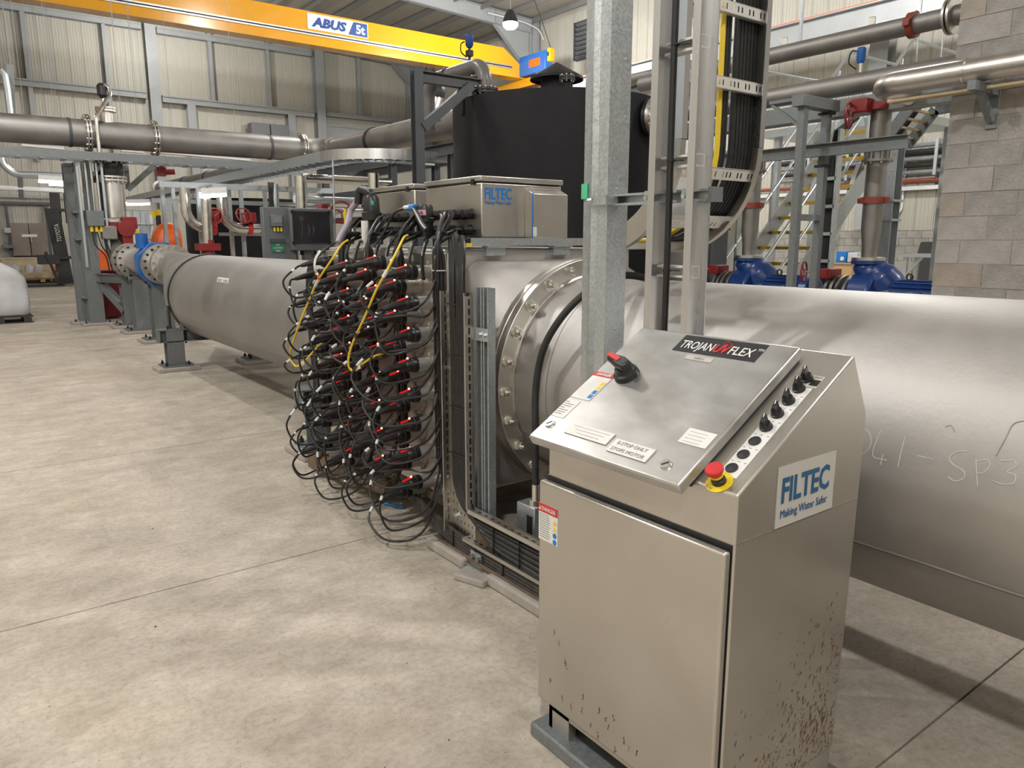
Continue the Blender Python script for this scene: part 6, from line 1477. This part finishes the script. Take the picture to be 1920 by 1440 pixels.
# grey inlet pipe with its charcoal support
ip = T('inlet_pipe', 'grey plastic inlet pipe arching onto the black tank', 'pipe', (5.3, 7.5, 3.3))
ix = (5.218, 7.500, 3.417)[0]; iz = (5.190, 7.500, 3.599)[2]
O('pipe', MB().tube([V((ix, 7.5, TKZ+0.06)), V((ix, 7.5, iz-0.20))] + arc((ix, 7.7, iz-0.20), (0, -1, 0), (0, 0, 1), 0.20, 0, 90, 8) + [V((ix, 8.55, iz))] + arc((ix, 8.55, iz-0.22), (0, 0, 1), (0, 1, 0), 0.22, 0, 90, 8) + [V((ix, 8.77, 3.0))], 0.082, 24), 'pvc_grey', ip)
O('joint_band', MB().ring((ix, 8.28, iz), (ix, 8.31, iz), 0.094, 0.08, 24), 'black', ip)
for dz in (0.04, 0.075): O('flange', MB().cyl((ix, 7.5, TKZ+dz), (ix, 7.5, TKZ+dz+0.026), 0.155, n=28), 'black_plastic', ip)
for k in range(12):
    a = k*math.pi/6; O('bolt', MB().cyl((ix+0.13*math.cos(a), 7.5+0.13*math.sin(a), TKZ+0.03), (ix+0.13*math.cos(a), 7.5+0.13*math.sin(a), TKZ+0.12), 0.010, n=6), 'stainless_bright', ip)
sf = T('support_frame', 'charcoal angle-bracket frame holding the inlet pipe beside the tank', 'frame', (4.3, 7.5, 0))
fx = (4.315, 7.500, 2.811)[0]; fz = (4.332, 7.500, 3.421)[2]
O('post', MB().sweep(IPROF(0.10, 0.12, 0.012), (fx, 7.5, 0), (fx, 7.5, fz), (1, 0, 0), (0, 1, 0)), 'dark_grey_paint', sf)
O('arm', MB().sweep(IPROF(0.09, 0.12, 0.012), (fx+0.04, 7.5, fz-0.07), (ix+0.02, 7.5, fz-0.07), (0, 1, 0), (0, 0, 1)), 'dark_grey_paint', sf)
O('brace', MB().bar((fx+0.04, 7.47, (4.376, 7.500, 2.816)[2]), (ix-0.22, 7.47, fz-0.10), 0.09, 0.10), 'dark_grey_paint', sf)
O('base_plate', MB().box(fx-0.15, fx+0.15, 7.35, 7.65, 0, 0.02), 'dark_grey_paint', sf)
sm = T('level_sensor', 'dark blue level transmitter on a thin pipe above the inlet pipe', 'sensor', (5.475, 8.200, 3.840))
q = V((5.477, 8.200, 4.025))
O('head', MB().loft([(q+V((0, 0, -.09)), 0.03), (q+V((0, 0, -.06)), 0.05), (q+V((0, 0, .05)), 0.05), (q+V((0, 0, .07)), 0.035)], 16), 'navy', sm)
O('stem', MB().tube([q+V((0, 0, -.09)), q+V((0, 0, -.42))], 0.016, 8), 'black', sm)
O('block', MB().box(q.x-0.035, q.x+0.035, q.y-0.035, q.y+0.035, q.z-0.19, q.z-0.12), 'black', sm)
O('lead', MB().tube(smooth([q+V((-.05, .03, -.02)), q+V((-.09, .05, -.05)), q+V((-.09, .05, -.14)), q+V((-.03, .02, -.2))], 5), 0.008, 6), 'black', sm)
vv = T('actuated_valve', 'grey actuated valve with a black head behind the charcoal brace', 'valve', (6.045, 10.000, 3.277))
q = V((6.050, 10.000, 3.504)); h_ = V((6.120, 10.000, 3.736))
O('head', MB().loft([(h_+V((0, 0, -.07)), 0.09), (h_+V((0, 0, .04)), 0.11), (h_+V((0, 0, .09)), 0.09)], 8), 'black_plastic', vv)
O('body', MB().loft([(q+V((0, 0, -.14)), 0.10), (q, 0.075), (h_+V((0, 0, -.06)), 0.085)], 14), 'stainless', vv)
O('nozzle', MB().tube([q+V((0, 0, -.1)), V((q.x, q.y, OZ-0.2))], 0.07, 16), 'stainless', vv)
O('terminal_box', MB().box(q.x-0.22, q.x-0.12, 9.95, 10.05, q.z-0.08, q.z+0.06), 'red_paint', vv)
O('lead', MB().tube(smooth([(q.x-0.17, 10, q.z+.05), (q.x-.12, 10, q.z+.2), (h_.x-.06, 10, h_.z)], 5), 0.01, 6), 'black', vv)

# ------------------------------------------------------------------ pipes on the right
def ypipe(name, label, p0, p1, r, mat='stainless_dark'):
    t = T(name, label, 'pipe', p0); O('pipe', MB().tube([p0, p1], r, 28), mat, t); return t
x1 = 7.9
t = ypipe('upper_pipe', 'uppermost stainless pipe with a red coupling at top right', V((x1, 7.6, (7.900, 4.456, 3.686)[2])), V((x1, 2.6, (7.900, 4.456, 3.686)[2])), 0.092)
zu = (7.900, 4.456, 3.686)[2]
yc = (7.900, 3.956, 3.679)[1]; O('coupling', MB().ring((x1, yc-0.03, zu), (x1, yc+0.03, zu), 0.125, 0.09, 24).box(x1-0.16, x1-0.11, yc-0.03, yc+0.03, zu-0.03, zu+0.03), 'coupling_red', t)
yc = (7.900, 3.594, 3.668)[1]
for d in (-0.03, 0.01): O('flange', MB().ring((x1, yc+d, zu), (x1, yc+d+0.022, zu), 0.165, 0.09, 28), 'stainless', t)
for yv in ((7.900, 5.401, 3.774)[1], (7.900, 4.385, 3.774)[1]): O('lug', MB().box(x1-0.01, x1+0.01, yv-0.04, yv+0.04, zu+0.08, zu+0.17), 'stainless', t, bevel=0.015)
O('hanger', MB().bar((x1, 5.2, zu), (x1, 5.2, RZ(8)-0.1), 0.03, 0.03), 'galv', t)
x2 = 7.35; z2 = (7.350, 4.214, 3.108)[2]
t2_ = ypipe('header_main', 'stainless header pipe above the pumps with a blue transmitter', V((x2, 6.55, z2)), V((x2, 2.7, z2)), 0.100)
O('joint', MB().ring((x2, 5.45, z2), (x2, 5.42, z2), 0.108, 0.09, 24), 'stainless_dark', t2_)
O('support_beam', MB().box(x2-0.10, x2+0.10, 2.9, 6.5, z2-0.30, z2-0.14), 'grey_paint', t2_)
tm = T('transmitter', 'blue pressure transmitter standing on the header pipe', 'sensor', (x2, (7.350, 4.154, 3.334)[1], z2+0.1))
q = V((7.350, 4.157, 3.373))
O('head', MB().loft([(q+V((0, 0, -.08)), 0.028), (q+V((0, 0, -.05)), 0.042), (q+V((0, 0, .05)), 0.042), (q+V((0, 0, .065)), 0.03)], 14), 'blue_valve', tm)
O('stem', MB().tube([q+V((0, 0, -.08)), V((q.x, q.y, z2+0.09))], 0.018, 8), 'stainless_bright', tm)
O('lead', MB().tube(smooth([q+V((0, .03, .03)), q+V((-.02, .09, .04)), q+V((-.02, .11, -.06)), q+V((0, .04, -.13))], 5), 0.007, 6), 'black', tm)
# pipe on brackets along the block wall
x3 = 6.62; z3 = (6.620, 2.947, 2.907)[2]
t3 = T('wall_pipe', 'stainless pipe on a bracket along the block wall, ending in an elbow', 'pipe', (x3, 2.0, z3-0.09))
ye = (6.620, 3.495, 2.903)[1]
O('pipe', MB().tube([V((x3, -1.0, z3)), V((x3, ye-0.12, z3))] + arc((x3+0.22, ye-0.12, z3), (-1, 0, 0), (0, 1, 0), 0.22, 0, 90, 8) + [V((x2, ye+0.10, z3))], 0.092, 24), 'stainless', t3)
O('clamp', MB().ring((x3, (6.620, 2.852, 2.943)[1], z3), (x3, (6.620, 2.868, 2.945)[1], z3), 0.102, 0.09, 24), 'stainless_bright', t3)
yb2 = (6.620, 2.743, 2.826)[1]
O('bracket', MB().box(x3-0.16, BX, yb2-0.03, yb2+0.03, z3-0.17, z3-0.10).bar((x3-0.02, yb2, z3-0.15), (BX-0.03, yb2, z3-0.36), 0.05, 0.05).box(BX-0.02, BX, yb2-0.04, yb2+0.04, z3-0.42, z3-0.08), 'galv_dull', t3)
for k in range(2): O('conduit', MB().tube([(x3+0.05+0.08*k, -1, z3-0.13), (x3+0.05+0.08*k, ye, z3-0.13)], 0.018, 8), 'timber_light', t3)
# pumps with risers
PXX = 7.35
def pump(yc, ztop, label_p, label_r, wheel_label, rtop):
    zf = (7.350, 3.949, 1.403)[2]
    t = T('pump', label_p, 'pump', (PXX, yc, 0))
    zc = zf - 0.30
    # volute: swelling casing turning up to the discharge flange
    pts = [V((PXX+0.02, yc-0.02, zc-0.16)), V((PXX+0.12, yc-0.12, zc-0.10)), V((PXX+0.10, yc-0.16, zc+0.02)), V((PXX+0.04, yc-0.08, zc+0.14)), V((PXX, yc, zc+0.24)), V((PXX, yc, zf-0.01))]
    O('volute', MB().tube(smooth(pts, 5), [0.12]*5 + [0.17]*3 + [0.19]*5 + [0.185]*3 + [0.16]*3 + [0.135]*3 + [0.115]*2 + [0.105]*2, 20), 'blue_paint', t, sharp=70)
    O('casing', MB().cyl((PXX, yc-0.14, zc-0.06), (PXX, yc+0.10, zc-0.06), 0.25, n=32), 'blue_paint', t, bevel=0.03)
    O('discharge_flange', MB().cyl((PXX, yc, zf-0.035), (PXX, yc, zf), 0.16, n=28), 'blue_paint', t)
    O('lantern', MB().cyl((PXX, yc-0.14, zc-0.06), (PXX, yc-0.30, zc-0.06), 0.11, n=24), 'plastic_grey', t)
    O('lantern_label', MB().box(PXX-0.114, PXX-0.108, yc-0.26, yc-0.18, zc-0.09, zc-0.01), 'label_white', t)
    O('motor', MB().cyl((PXX, yc-0.30, zc-0.06), (PXX, yc-0.74, zc-0.06), 0.17, n=12), 'blue_paint', t, bevel=0.01)
    O('fan_cover', MB().cyl((PXX, yc-0.74, zc-0.06), (PXX, yc-0.86, zc-0.06), 0.185, n=12), 'blue_paint', t, bevel=0.02)
    for k in range(10):
        a = math.pi*k/9; O('cooling_fin', MB().obox((PXX-0.175*math.cos(a), yc-0.52, zc-0.06+0.175*math.sin(a)), V((-math.cos(a), 0, math.sin(a)))*0.012, (0, 0.2, 0), V((math.sin(a), 0, math.cos(a)))*0.004), 'blue_paint', t)
    O('terminal_box', MB().box(PXX-0.24, PXX-0.15, yc-0.62, yc-0.45, zc-0.12, zc+0.02), 'blue_paint', t, bevel=0.01)
    O('lifting_eye', MB().ring((PXX-0.006, yc-0.42, zc+0.15), (PXX+0.006, yc-0.42, zc+0.15), 0.035, 0.022, 16), 'black', t)
    O('plinth', MB().box(PXX-0.35, PXX+0.35, yc-0.9, yc+0.25, 0, zc-0.34), 'floor_plinth', t)
    O('foot', MB().box(PXX-0.2, PXX+0.2, yc-0.8, yc+0.1, zc-0.34, zc-0.22), 'blue_paint', t)
    s = T('suction_pipe', label_p.replace('pump', 'pump suction pipe').replace(' with a round motor', ''), 'pipe', (PXX, yc+0.4, zc-0.3))
    O('pipe', MB().tube([V((PXX, yc+0.10, zc-0.06)), V((PXX, yc+0.32, zc-0.06))] + arc((PXX, yc+0.32, zc-0.26), (0, 0, 1), (0, 1, 0), 0.20, 0, 90, 8) + [V((PXX, yc+0.52, 0.01))], 0.12, 24), 'stainless_dark', s)
    for d in (0.12, 0.20, 0.26, 0.32): O('flange', MB().ring((PXX, yc+d, zc-0.06), (PXX, yc+d+0.03, zc-0.06), 0.205, 0.11, 28), 'stainless_dark', s)
    O('floor_flange', MB().cyl((PXX, yc+0.52, 0), (PXX, yc+0.52, 0.03), 0.2, n=24), 'stainless_dark', s)
    wz_ = zc+0.16
    w = valve_wheel((PXX-0.28, yc+0.52, wz_+0.02), (-0.3, 1, 0), 0.10, wheel_label, (PXX-0.12, yc+0.40, wz_), (PXX-0.16, PXX+0.06, yc+0.30, yc+0.44, wz_-0.05, wz_+0.05))
    O('stem_neck', MB().tube([(PXX-0.03, yc+0.38, wz_-0.05), (PXX-0.03, yc+0.38, zc+0.10)], 0.035, 10), 'red_paint', w)
    r = T('riser', label_r, 'pipe', (PXX, yc, zf))
    O('pipe', MB().loft([((PXX, yc, zf+0.03), 0.070), ((PXX, yc, zf+0.16), 0.074), ((PXX, yc, zf+0.30), 0.094), ((PXX, yc, rtop), 0.094)], 28), 'stainless_dark', r)
    O('flange', MB().ring((PXX, yc, zf), (PXX, yc, zf+0.03), 0.155, 0.06, 28), 'stainless', r)
    zk = (7.350, 3.927, 1.983)[2]
    O('coupling', MB().ring((PXX, yc, zk-0.03), (PXX, yc, zk+0.03), 0.122, 0.09, 24).box(PXX-0.02, PXX+0.02, yc-0.155, yc-0.11, zk-0.025, zk+0.025).box(PXX-0.02, PXX+0.02, yc+0.11, yc+0.155, zk-0.025, zk+0.025), 'coupling_red', r)
    zg = (7.350, 3.925, 2.416)[2]
    for d in (-0.07, 0.05): O('joint_flange', MB().ring((PXX, yc, zg+d), (PXX, yc, zg+d+0.022), 0.145, 0.09, 28), 'stainless_dark', r)
    for k in range(8):
        a = k*math.pi/4; O('stud', MB().cyl((PXX+0.12*math.cos(a), yc+0.12*math.sin(a), zg-0.09), (PXX+0.12*math.cos(a), yc+0.12*math.sin(a), zg+0.09), 0.010, n=6), 'stainless_bright', r)
    return r
y1_ = (7.350, 3.905, 1.394)[1]; y2_ = (7.350, 5.316, 1.423)[1]
r1 = pump(y1_, 0, 'blue pump with a round motor nearest the block wall', 'stainless riser with red coupling and red valve nearest the block wall', 'red hand wheel of the suction valve nearest the block wall', z2-0.05)
r2 = pump(y2_, 0, 'blue pump with a round motor below the stair foot', 'stainless riser with a red coupling beside the bending cable ladder', 'red hand wheel of the suction valve by the cable ladder', z2-0.05)
# red valve at the top of the first riser
zv = (7.350, 3.950, 2.853)[2]
vb = O('butterfly_valve', MB().cyl((PXX, y1_, zv-0.035), (PXX, y1_, zv+0.035), 0.155, n=28), 'red_paint', r1)
O('valve_gearbox', MB().box(PXX-0.24, PXX-0.10, y1_+0.02, y1_+0.20, zv-0.06, zv+0.07), 'red_paint', r1, bevel=0.015)
cwh = V((7.050, 4.059, 2.765)); valve_wheel(cwh, (-0.25, 1, 0), 0.115, 'dark red hand wheel high on the first riser', (PXX-0.17, y1_+0.18, zv))
# strut frame around the pumps
gf = T('pump_gantry', 'grey square-tube frame standing in front of the stairs', 'frame', (6.8, 4.25, 0))
fz_ = (6.600, 4.277, 2.927)[2]
for (x, y) in ((6.60, 4.26), (7.00, 4.26)):
    O('post', MB().box(x-0.035, x+0.035, y-0.035, y+0.035, 0, fz_), 'galv_dull', gf)
O('top_beam', MB().box(6.50, 7.12, 4.20, 4.32, fz_-0.10, fz_), 'galv_dull', gf)
O('bracket', MB().bar((6.60, 4.30, fz_-0.02), (6.60, 4.62, fz_-0.02), 0.05, 0.03).bar((6.60, 4.30, fz_-0.26), (6.60, 4.60, fz_-0.04), 0.03, 0.03), 'galv_dull', gf)
zb_ = (6.900, 4.285, 2.453)[2]
O('side_beam', MB().sweep(CPROF(0.06, 0.12, 0.008), (6.9, 5.9, zb_), (6.9, 3.4, zb_), (-1, 0, 0), (0, 0, 1)), 'galv_dull', gf)
O('cross_tube', MB().box(6.60, 7.0, 4.23, 4.29, (6.800, 4.255, 1.817)[2]-0.03, (6.800, 4.255, 1.817)[2]+0.03), 'galv_dull', gf)
for z in (zb_-0.14, zb_+0.35, zb_-0.02): O('clamp', MB().box(6.96, 7.04, 4.19, 4.33, z-0.012, z+0.012), 'black', gf)
for x in (6.6, 7.0): O('base_plate', MB().box(x-0.1, x+0.1, 4.16, 4.36, 0, 0.012), 'galv_dull', gf)
# upright ladder with cables behind the frame
ul = T('cable_ladder', 'upright cable ladder with black cables right of the pump frame', 'cable ladder', (7.75, 4.6, 0))
ua = (7.700, 4.680, 1.717)[1]; ub = (7.700, 4.505, 1.715)[1]
for y in (ua, ub): O('side_rail', MB().box(7.66, 7.74, y-0.012, y+0.012, 0, 2.75), 'galv', ul)
for k in range(9): O('rung', MB().box(7.66, 7.69, ub, ua, 0.2+0.29*k, 0.235+0.29*k), 'galv', ul)
lines = [[V((7.72, ub+0.05+k*(ua-ub-0.1)/4, 0.1)), V((7.72, ub+0.05+k*(ua-ub-0.1)/4, 2.4)), V((7.8, ub+0.05+k*(ua-ub-0.1)/4, 2.75)), V((8.1, ub+0.05+k*(ua-ub-0.1)/4, 2.9))] for k in range(5)]
bundle('upright_cables', 'black cables running up the ladder right of the pump frame', lines, 0.016, 'cable_black', (7.72, 4.5, 0.1))
# stairs climbing to the right
SY0, SY1 = 5.75, 6.70
stp = T('stair', 'galvanised stair with yellow tread edges climbing behind the pumps', 'stair', (9.8, 6.2, 0))
sx0_, sz0_, n_t, go, ri = 8.15, 0.22, 15, 0.225, 0.215
for y in (SY0, SY1):
    O('stringer', MB().bar((sx0_-0.15, y, 0.12), (sx0_+n_t*go, y, sz0_+n_t*ri-0.05), 0.03, 0.24), 'galv', stp)
    for dz, r in ((1.0, 0.024), (0.55, 0.020)):
        O('handrail', MB().tube([(sx0_-0.05, y, 0.15+dz*0.6), (sx0_+0.0, y, sz0_+dz), (sx0_+n_t*go, y, sz0_+n_t*ri+dz), (sx0_+n_t*go+1.4, y, sz0_+n_t*ri+dz)], r, 8), 'galv', stp)
    for k in range(5):
        x = sx0_ + k*go*3.4 + 0.05; zz = sz0_ + k*ri*3.4; O('baluster', MB().tube([(x, y, zz), (x, y, zz+1.0)], 0.022, 8), 'galv', stp)
for k in range(n_t):
    x = sx0_ + k*go; z = sz0_ + k*ri
    td = O('tread', MB().box(x, x+0.25, SY0+0.03, SY1-0.03, z-0.035, z), 'galv', stp)
    O('nosing', MB().box(x-0.008, x+0.045, SY0+0.03, SY1-0.03, z-0.04, z+0.006), 'safety_yellow', td)
O('landing', MB().box(sx0_+n_t*go, sx0_+n_t*go+1.6, SY0-0.1, SY1+1.5, sz0_+n_t*ri-0.12, sz0_+n_t*ri), 'galv', stp)
for (x, y) in ((sx0_+n_t*go+0.2, SY1+1.3), (sx0_+n_t*go+1.4, SY0), (sx0_+n_t*go+1.4, SY1+1.3)): O('landing_post', MB().box(x-0.05, x+0.05, y-0.05, y+0.05, 0, sz0_+n_t*ri-0.1), 'galv', stp)
# pale cabinets behind the stairs
O('storage_cabinet', MB().box(9.6, 10.6, 7.6, 9.2, 0, 2.9).box(9.57, 10.63, 7.57, 9.23, 2.9, 2.96), 'white_sheet', label='tall white cabinet behind the stairs', cat='cabinet', bevel=0.02)
O('storage_cabinet', MB().box(8.8, 9.5, 8.4, 9.8, 0, 1.55).box(8.77, 9.53, 8.37, 9.83, 1.55, 1.6), 'floor_plinth', label='low cream cabinet behind the stair foot', cat='cabinet', bevel=0.02)
O('dark_cabinet', MB().box(7.5, 7.8, 5.95, 6.4, 0, 1.72).box(7.48, 7.82, 5.93, 6.42, 1.72, 1.75), 'dark_grey_paint', label='dark cabinet between the tank and the stair foot', cat='cabinet', bevel=0.01)
# galvanised column and inclined trays near the block wall
gc = T('stair_column', 'slim galvanised column between the first riser and the block wall', 'column', (10.4, 4.6, 0))
ca = V((10.200, 5.184, 1.954))
O('column', MB().sweep(IPROF(0.16, 0.2, 0.012), (10.2, ca.y, 0), (10.2, ca.y, 3.30), (0, 1, 0), (1, 0, 0)), 'galv', gc)
for z in (1.85, 2.1): O('clamp', MB().box(10.07, 10.33, ca.y-0.10, ca.y+0.10, z, z+0.03), 'galv', gc)
O('stair_brace', MB().bar((10.500, 6.137, 1.588), (10.500, 5.813, 2.675), 0.10, 0.06), 'white_sheet', label='pale diagonal brace behind the first riser', cat='brace')
it = T('cable_tray', 'inclined grey cable tray descending beside the first riser', 'cable tray', (8.600, 4.372, 2.650))
i0, i1 = V((8.600, 4.524, 2.676)), V((8.600, 4.237, 3.048)); i2 = V((8.600, 3.804, 3.074))
for d in (V((0, 0, 0)), V((0.55, 0, 0))):
    O('side_rail', MB().bar(i0+d, i1+d, 0.03, 0.12), 'galv_dull', it); O('side_rail', MB().bar(i1+d, i2+d, 0.03, 0.12), 'galv_dull', it); O('hanger_rod', MB().tube([i1+d, V((i1.x+d.x, i1.y, RZ(i1.x)-0.01))], 0.008, 6), 'galv', it)
for k in range(5): O('rung', MB().bar(i0.lerp(i1, k/4.5), i0.lerp(i1, k/4.5)+V((0.55, 0, 0)), 0.04, 0.02), 'timber_light', it)
lines = [[i0+V((0.08+0.06*k, 0, 0.05)), i1+V((0.08+0.06*k, 0, 0.05)), i2+V((0.08+0.06*k, 0, 0.05))] for k in range(4)]
bundle('inclined_cables', 'black cables in the inclined tray beside the first riser', lines, 0.025, 'cable_black', i0)
# cable rack on the right wall
ra, rb_ = (20.700, 11.070, 3.760), (20.700, 8.999, 3.643)
wk = T('wall_rack', 'rows of dark cables on brackets along the right wall', 'cable rack', (20.7, ra[1], ra[2]))
for k in range(5):
    z = ra[2] + 0.28 - k*0.17; O('cable', MB().tube([(20.75, 14.0, z), (20.75, 5.5, z)], 0.055 if k != 1 else 0.075, 8), 'black' if k % 2 else 'grey_paint', wk)
for k in range(6): O('bracket', MB().box(20.64, 20.9, 7.0+k*1.2, 7.08+k*1.2, ra[2]-0.5, ra[2]+0.4), 'galv', wk)
O('conduit', MB().tube([(20.8, 18, ra[2]-0.62), (20.8, 5, ra[2]-0.62)], 0.05, 8), 'coupling_red', wk)
O('ledge', MB().box(20.78, 20.98, 4, 20, ra[2]-0.85, ra[2]-0.75), 'white_sheet', wk)
# wall socket, bench, leaning board, boxes near the right wall
q = V((20.850, 10.443, 1.634)); ws = T('wall_switch', 'white switch box with conduit on the block dado', 'switch', q)
O('box', MB().box(20.72, 20.9, q.y-0.12, q.y+0.12, q.z-0.17, q.z+0.20), 'white', ws, bevel=0.02)
O('knob', MB().cyl((20.72, q.y+0.02, q.z+0.08), (20.66, q.y+0.02, q.z+0.08), 0.05, n=12), 'black', ws)
O('conduit', MB().tube(fillet([(20.85, q.y, q.z+0.2), (20.85, q.y, q.z+0.6), (20.93, q.y-0.12, q.z+0.8), (20.93, q.y-0.12, 5.2)], 0.05), 0.03, 8), 'white', ws)
PLZ = (19.000, 8.817, 0.604)[2]
pz = O('wall_plinth', MB().box(17.2, 20.88, 4.0, 13.5, 0, PLZ), 'floor_plinth', label='low cream concrete plinth along the right wall', cat='plinth', kind='structure')
bn = T('work_bench', 'galvanised steel bench partly hidden by the block wall', 'bench', (18.200, 8.508, 0.656))
t0_, t1_ = V((18.200, 8.828, 1.270)), V((18.200, 7.869, 1.367))
O('top', MB().box(18.0, 18.7, t1_.y, t0_.y, t0_.z-0.06, t0_.z+0.02), 'galv', bn)
for y in (t0_.y-0.12, t1_.y+0.1):
    O('leg', MB().box(18.04, 18.12, y-0.05, y+0.05, PLZ, t0_.z-0.05), 'galv', bn); O('leg', MB().box(18.58, 18.66, y-0.05, y+0.05, PLZ, t0_.z-0.05), 'galv', bn)
O('brace', MB().bar((18.08, t0_.y-0.12, t0_.z-0.5), (18.08, t0_.y-0.5, t0_.z-0.06), 0.05, 0.05), 'galv', bn)
c0, c1, c2_, c3 = V((19.200, 9.118, 0.598)), V((19.800, 9.207, 1.539)), V((19.800, 8.396, 1.541)), V((19.200, 8.311, 0.632))
mb = MB(); th = V((0.08, 0, 0.02)); O('leaning_board', mb.add([c0, c1, c2_, c3, c0+th, c1+th, c2_+th, c3+th], [(0, 1, 2, 3), (7, 6, 5, 4), (0, 4, 5, 1), (1, 5, 6, 2), (2, 6, 7, 3), (3, 7, 4, 0)]), 'black', label='black board leaning against the dado beside the bench', cat='board')
k0, k1 = V((18.500, 10.880, 0.809)), V((18.500, 10.256, 1.031))
O('crate', MB().box(18.5, 19.1, k1.y, k0.y, PLZ, k1.z).box(18.47, 19.13, k1.y-0.02, k0.y+0.02, k1.z-0.04, k1.z), 'timber', label='wooden crate under the blue carton by the right wall', cat='crate', bevel=0.01)
k2, k3 = V((18.600, 10.748, 1.017)), V((18.600, 10.481, 1.309))
cb = T('carton', 'blue carton on the wooden crate by the right wall', 'carton', (18.7, (k2.y+k3.y)/2, k1.z))
O('box', MB().box(18.6, 19.0, k3.y, k2.y, k1.z+0.001, k3.z), 'blue_print', cb)
O('emblem', MB().cyl((18.598, k3.y+0.10, k1.z+0.10), (18.592, k3.y+0.10, k1.z+0.10), 0.055, n=14), 'white', cb)
O('carton', MB().box(18.62, 18.98, k3.y-0.28, k3.y-0.02, k1.z+0.001, k3.z-0.02), 'bag', label='wrapped grey parcel right of the blue carton', cat='parcel', bevel=0.02)
O('notice_board', MB().box(20.80, 20.89, (20.850, 12.122, 1.606)[1], (20.850, 12.255, 1.606)[1], (20.850, 12.174, 1.437)[2], (20.850, 12.210, 1.851)[2]), 'grey_paint', label='small grey panel on the dado behind the upright ladder', cat='panel')
# railing and steel seen above the header pipe
O('upper_handrail', MB().tube(fillet([(11.000, 7.786, 4.274), (11.000, 7.010, 4.028), (11.000, 6.650, 3.933)], 0.1), 0.02, 8), 'galv', label='thin galvanised handrail above the header pipe', cat='handrail')
rcx = V((20.300, 10.957, 6.625))
O('side_column', MB().sweep(IPROF(0.5, 0.4, 0.02), (20.4, rcx.y, 1.9), (20.4, rcx.y, 7.0), (0, 1, 0), (1, 0, 0)), 'wall_steel', label='wide pale grey wall column above the red valve', cat='column', kind='structure')
# long grey duct pipe over the tank at right of the column
O('roof_pipe', MB().tube([(9.500, 9.607, 4.220), (9.500, 7.759, 4.210)], 0.10, 16), 'stainless_dark', label='grey pipe passing behind the narrow ladder above the tank', cat='pipe')
O('roof_beam', MB().bar((9.600, 9.702, 4.065), (9.600, 7.831, 4.068), 0.10, 0.16), 'grey_paint', label='dark beam under the grey pipe behind the narrow ladder', cat='beam')
# loose gravel specks on the floor
mb = MB(); gr = random.Random(9)
for k in range(110):
    x = gr.uniform(-0.6, 2.0) if k % 5 else gr.uniform(2.2, 3.6); y = gr.uniform(0.8, 7.0)
    s = 0.0009 + 0.0026*gr.random()**2; a = gr.random()*6.28
    if 1.3 < x < 2.1 and y < 1.8: continue
    u = V((math.cos(a), math.sin(a), 0))*s; w = V((-math.sin(a), math.cos(a), 0))*s*gr.uniform(.5, 1.2)
    mb.obox((x, y, s*0.4), u, w, (0, 0, s*0.4))
O('floor_grit', mb, 'gravel', label='dark grit and crumbs scattered over the concrete floor', cat='grit', kind='stuff')
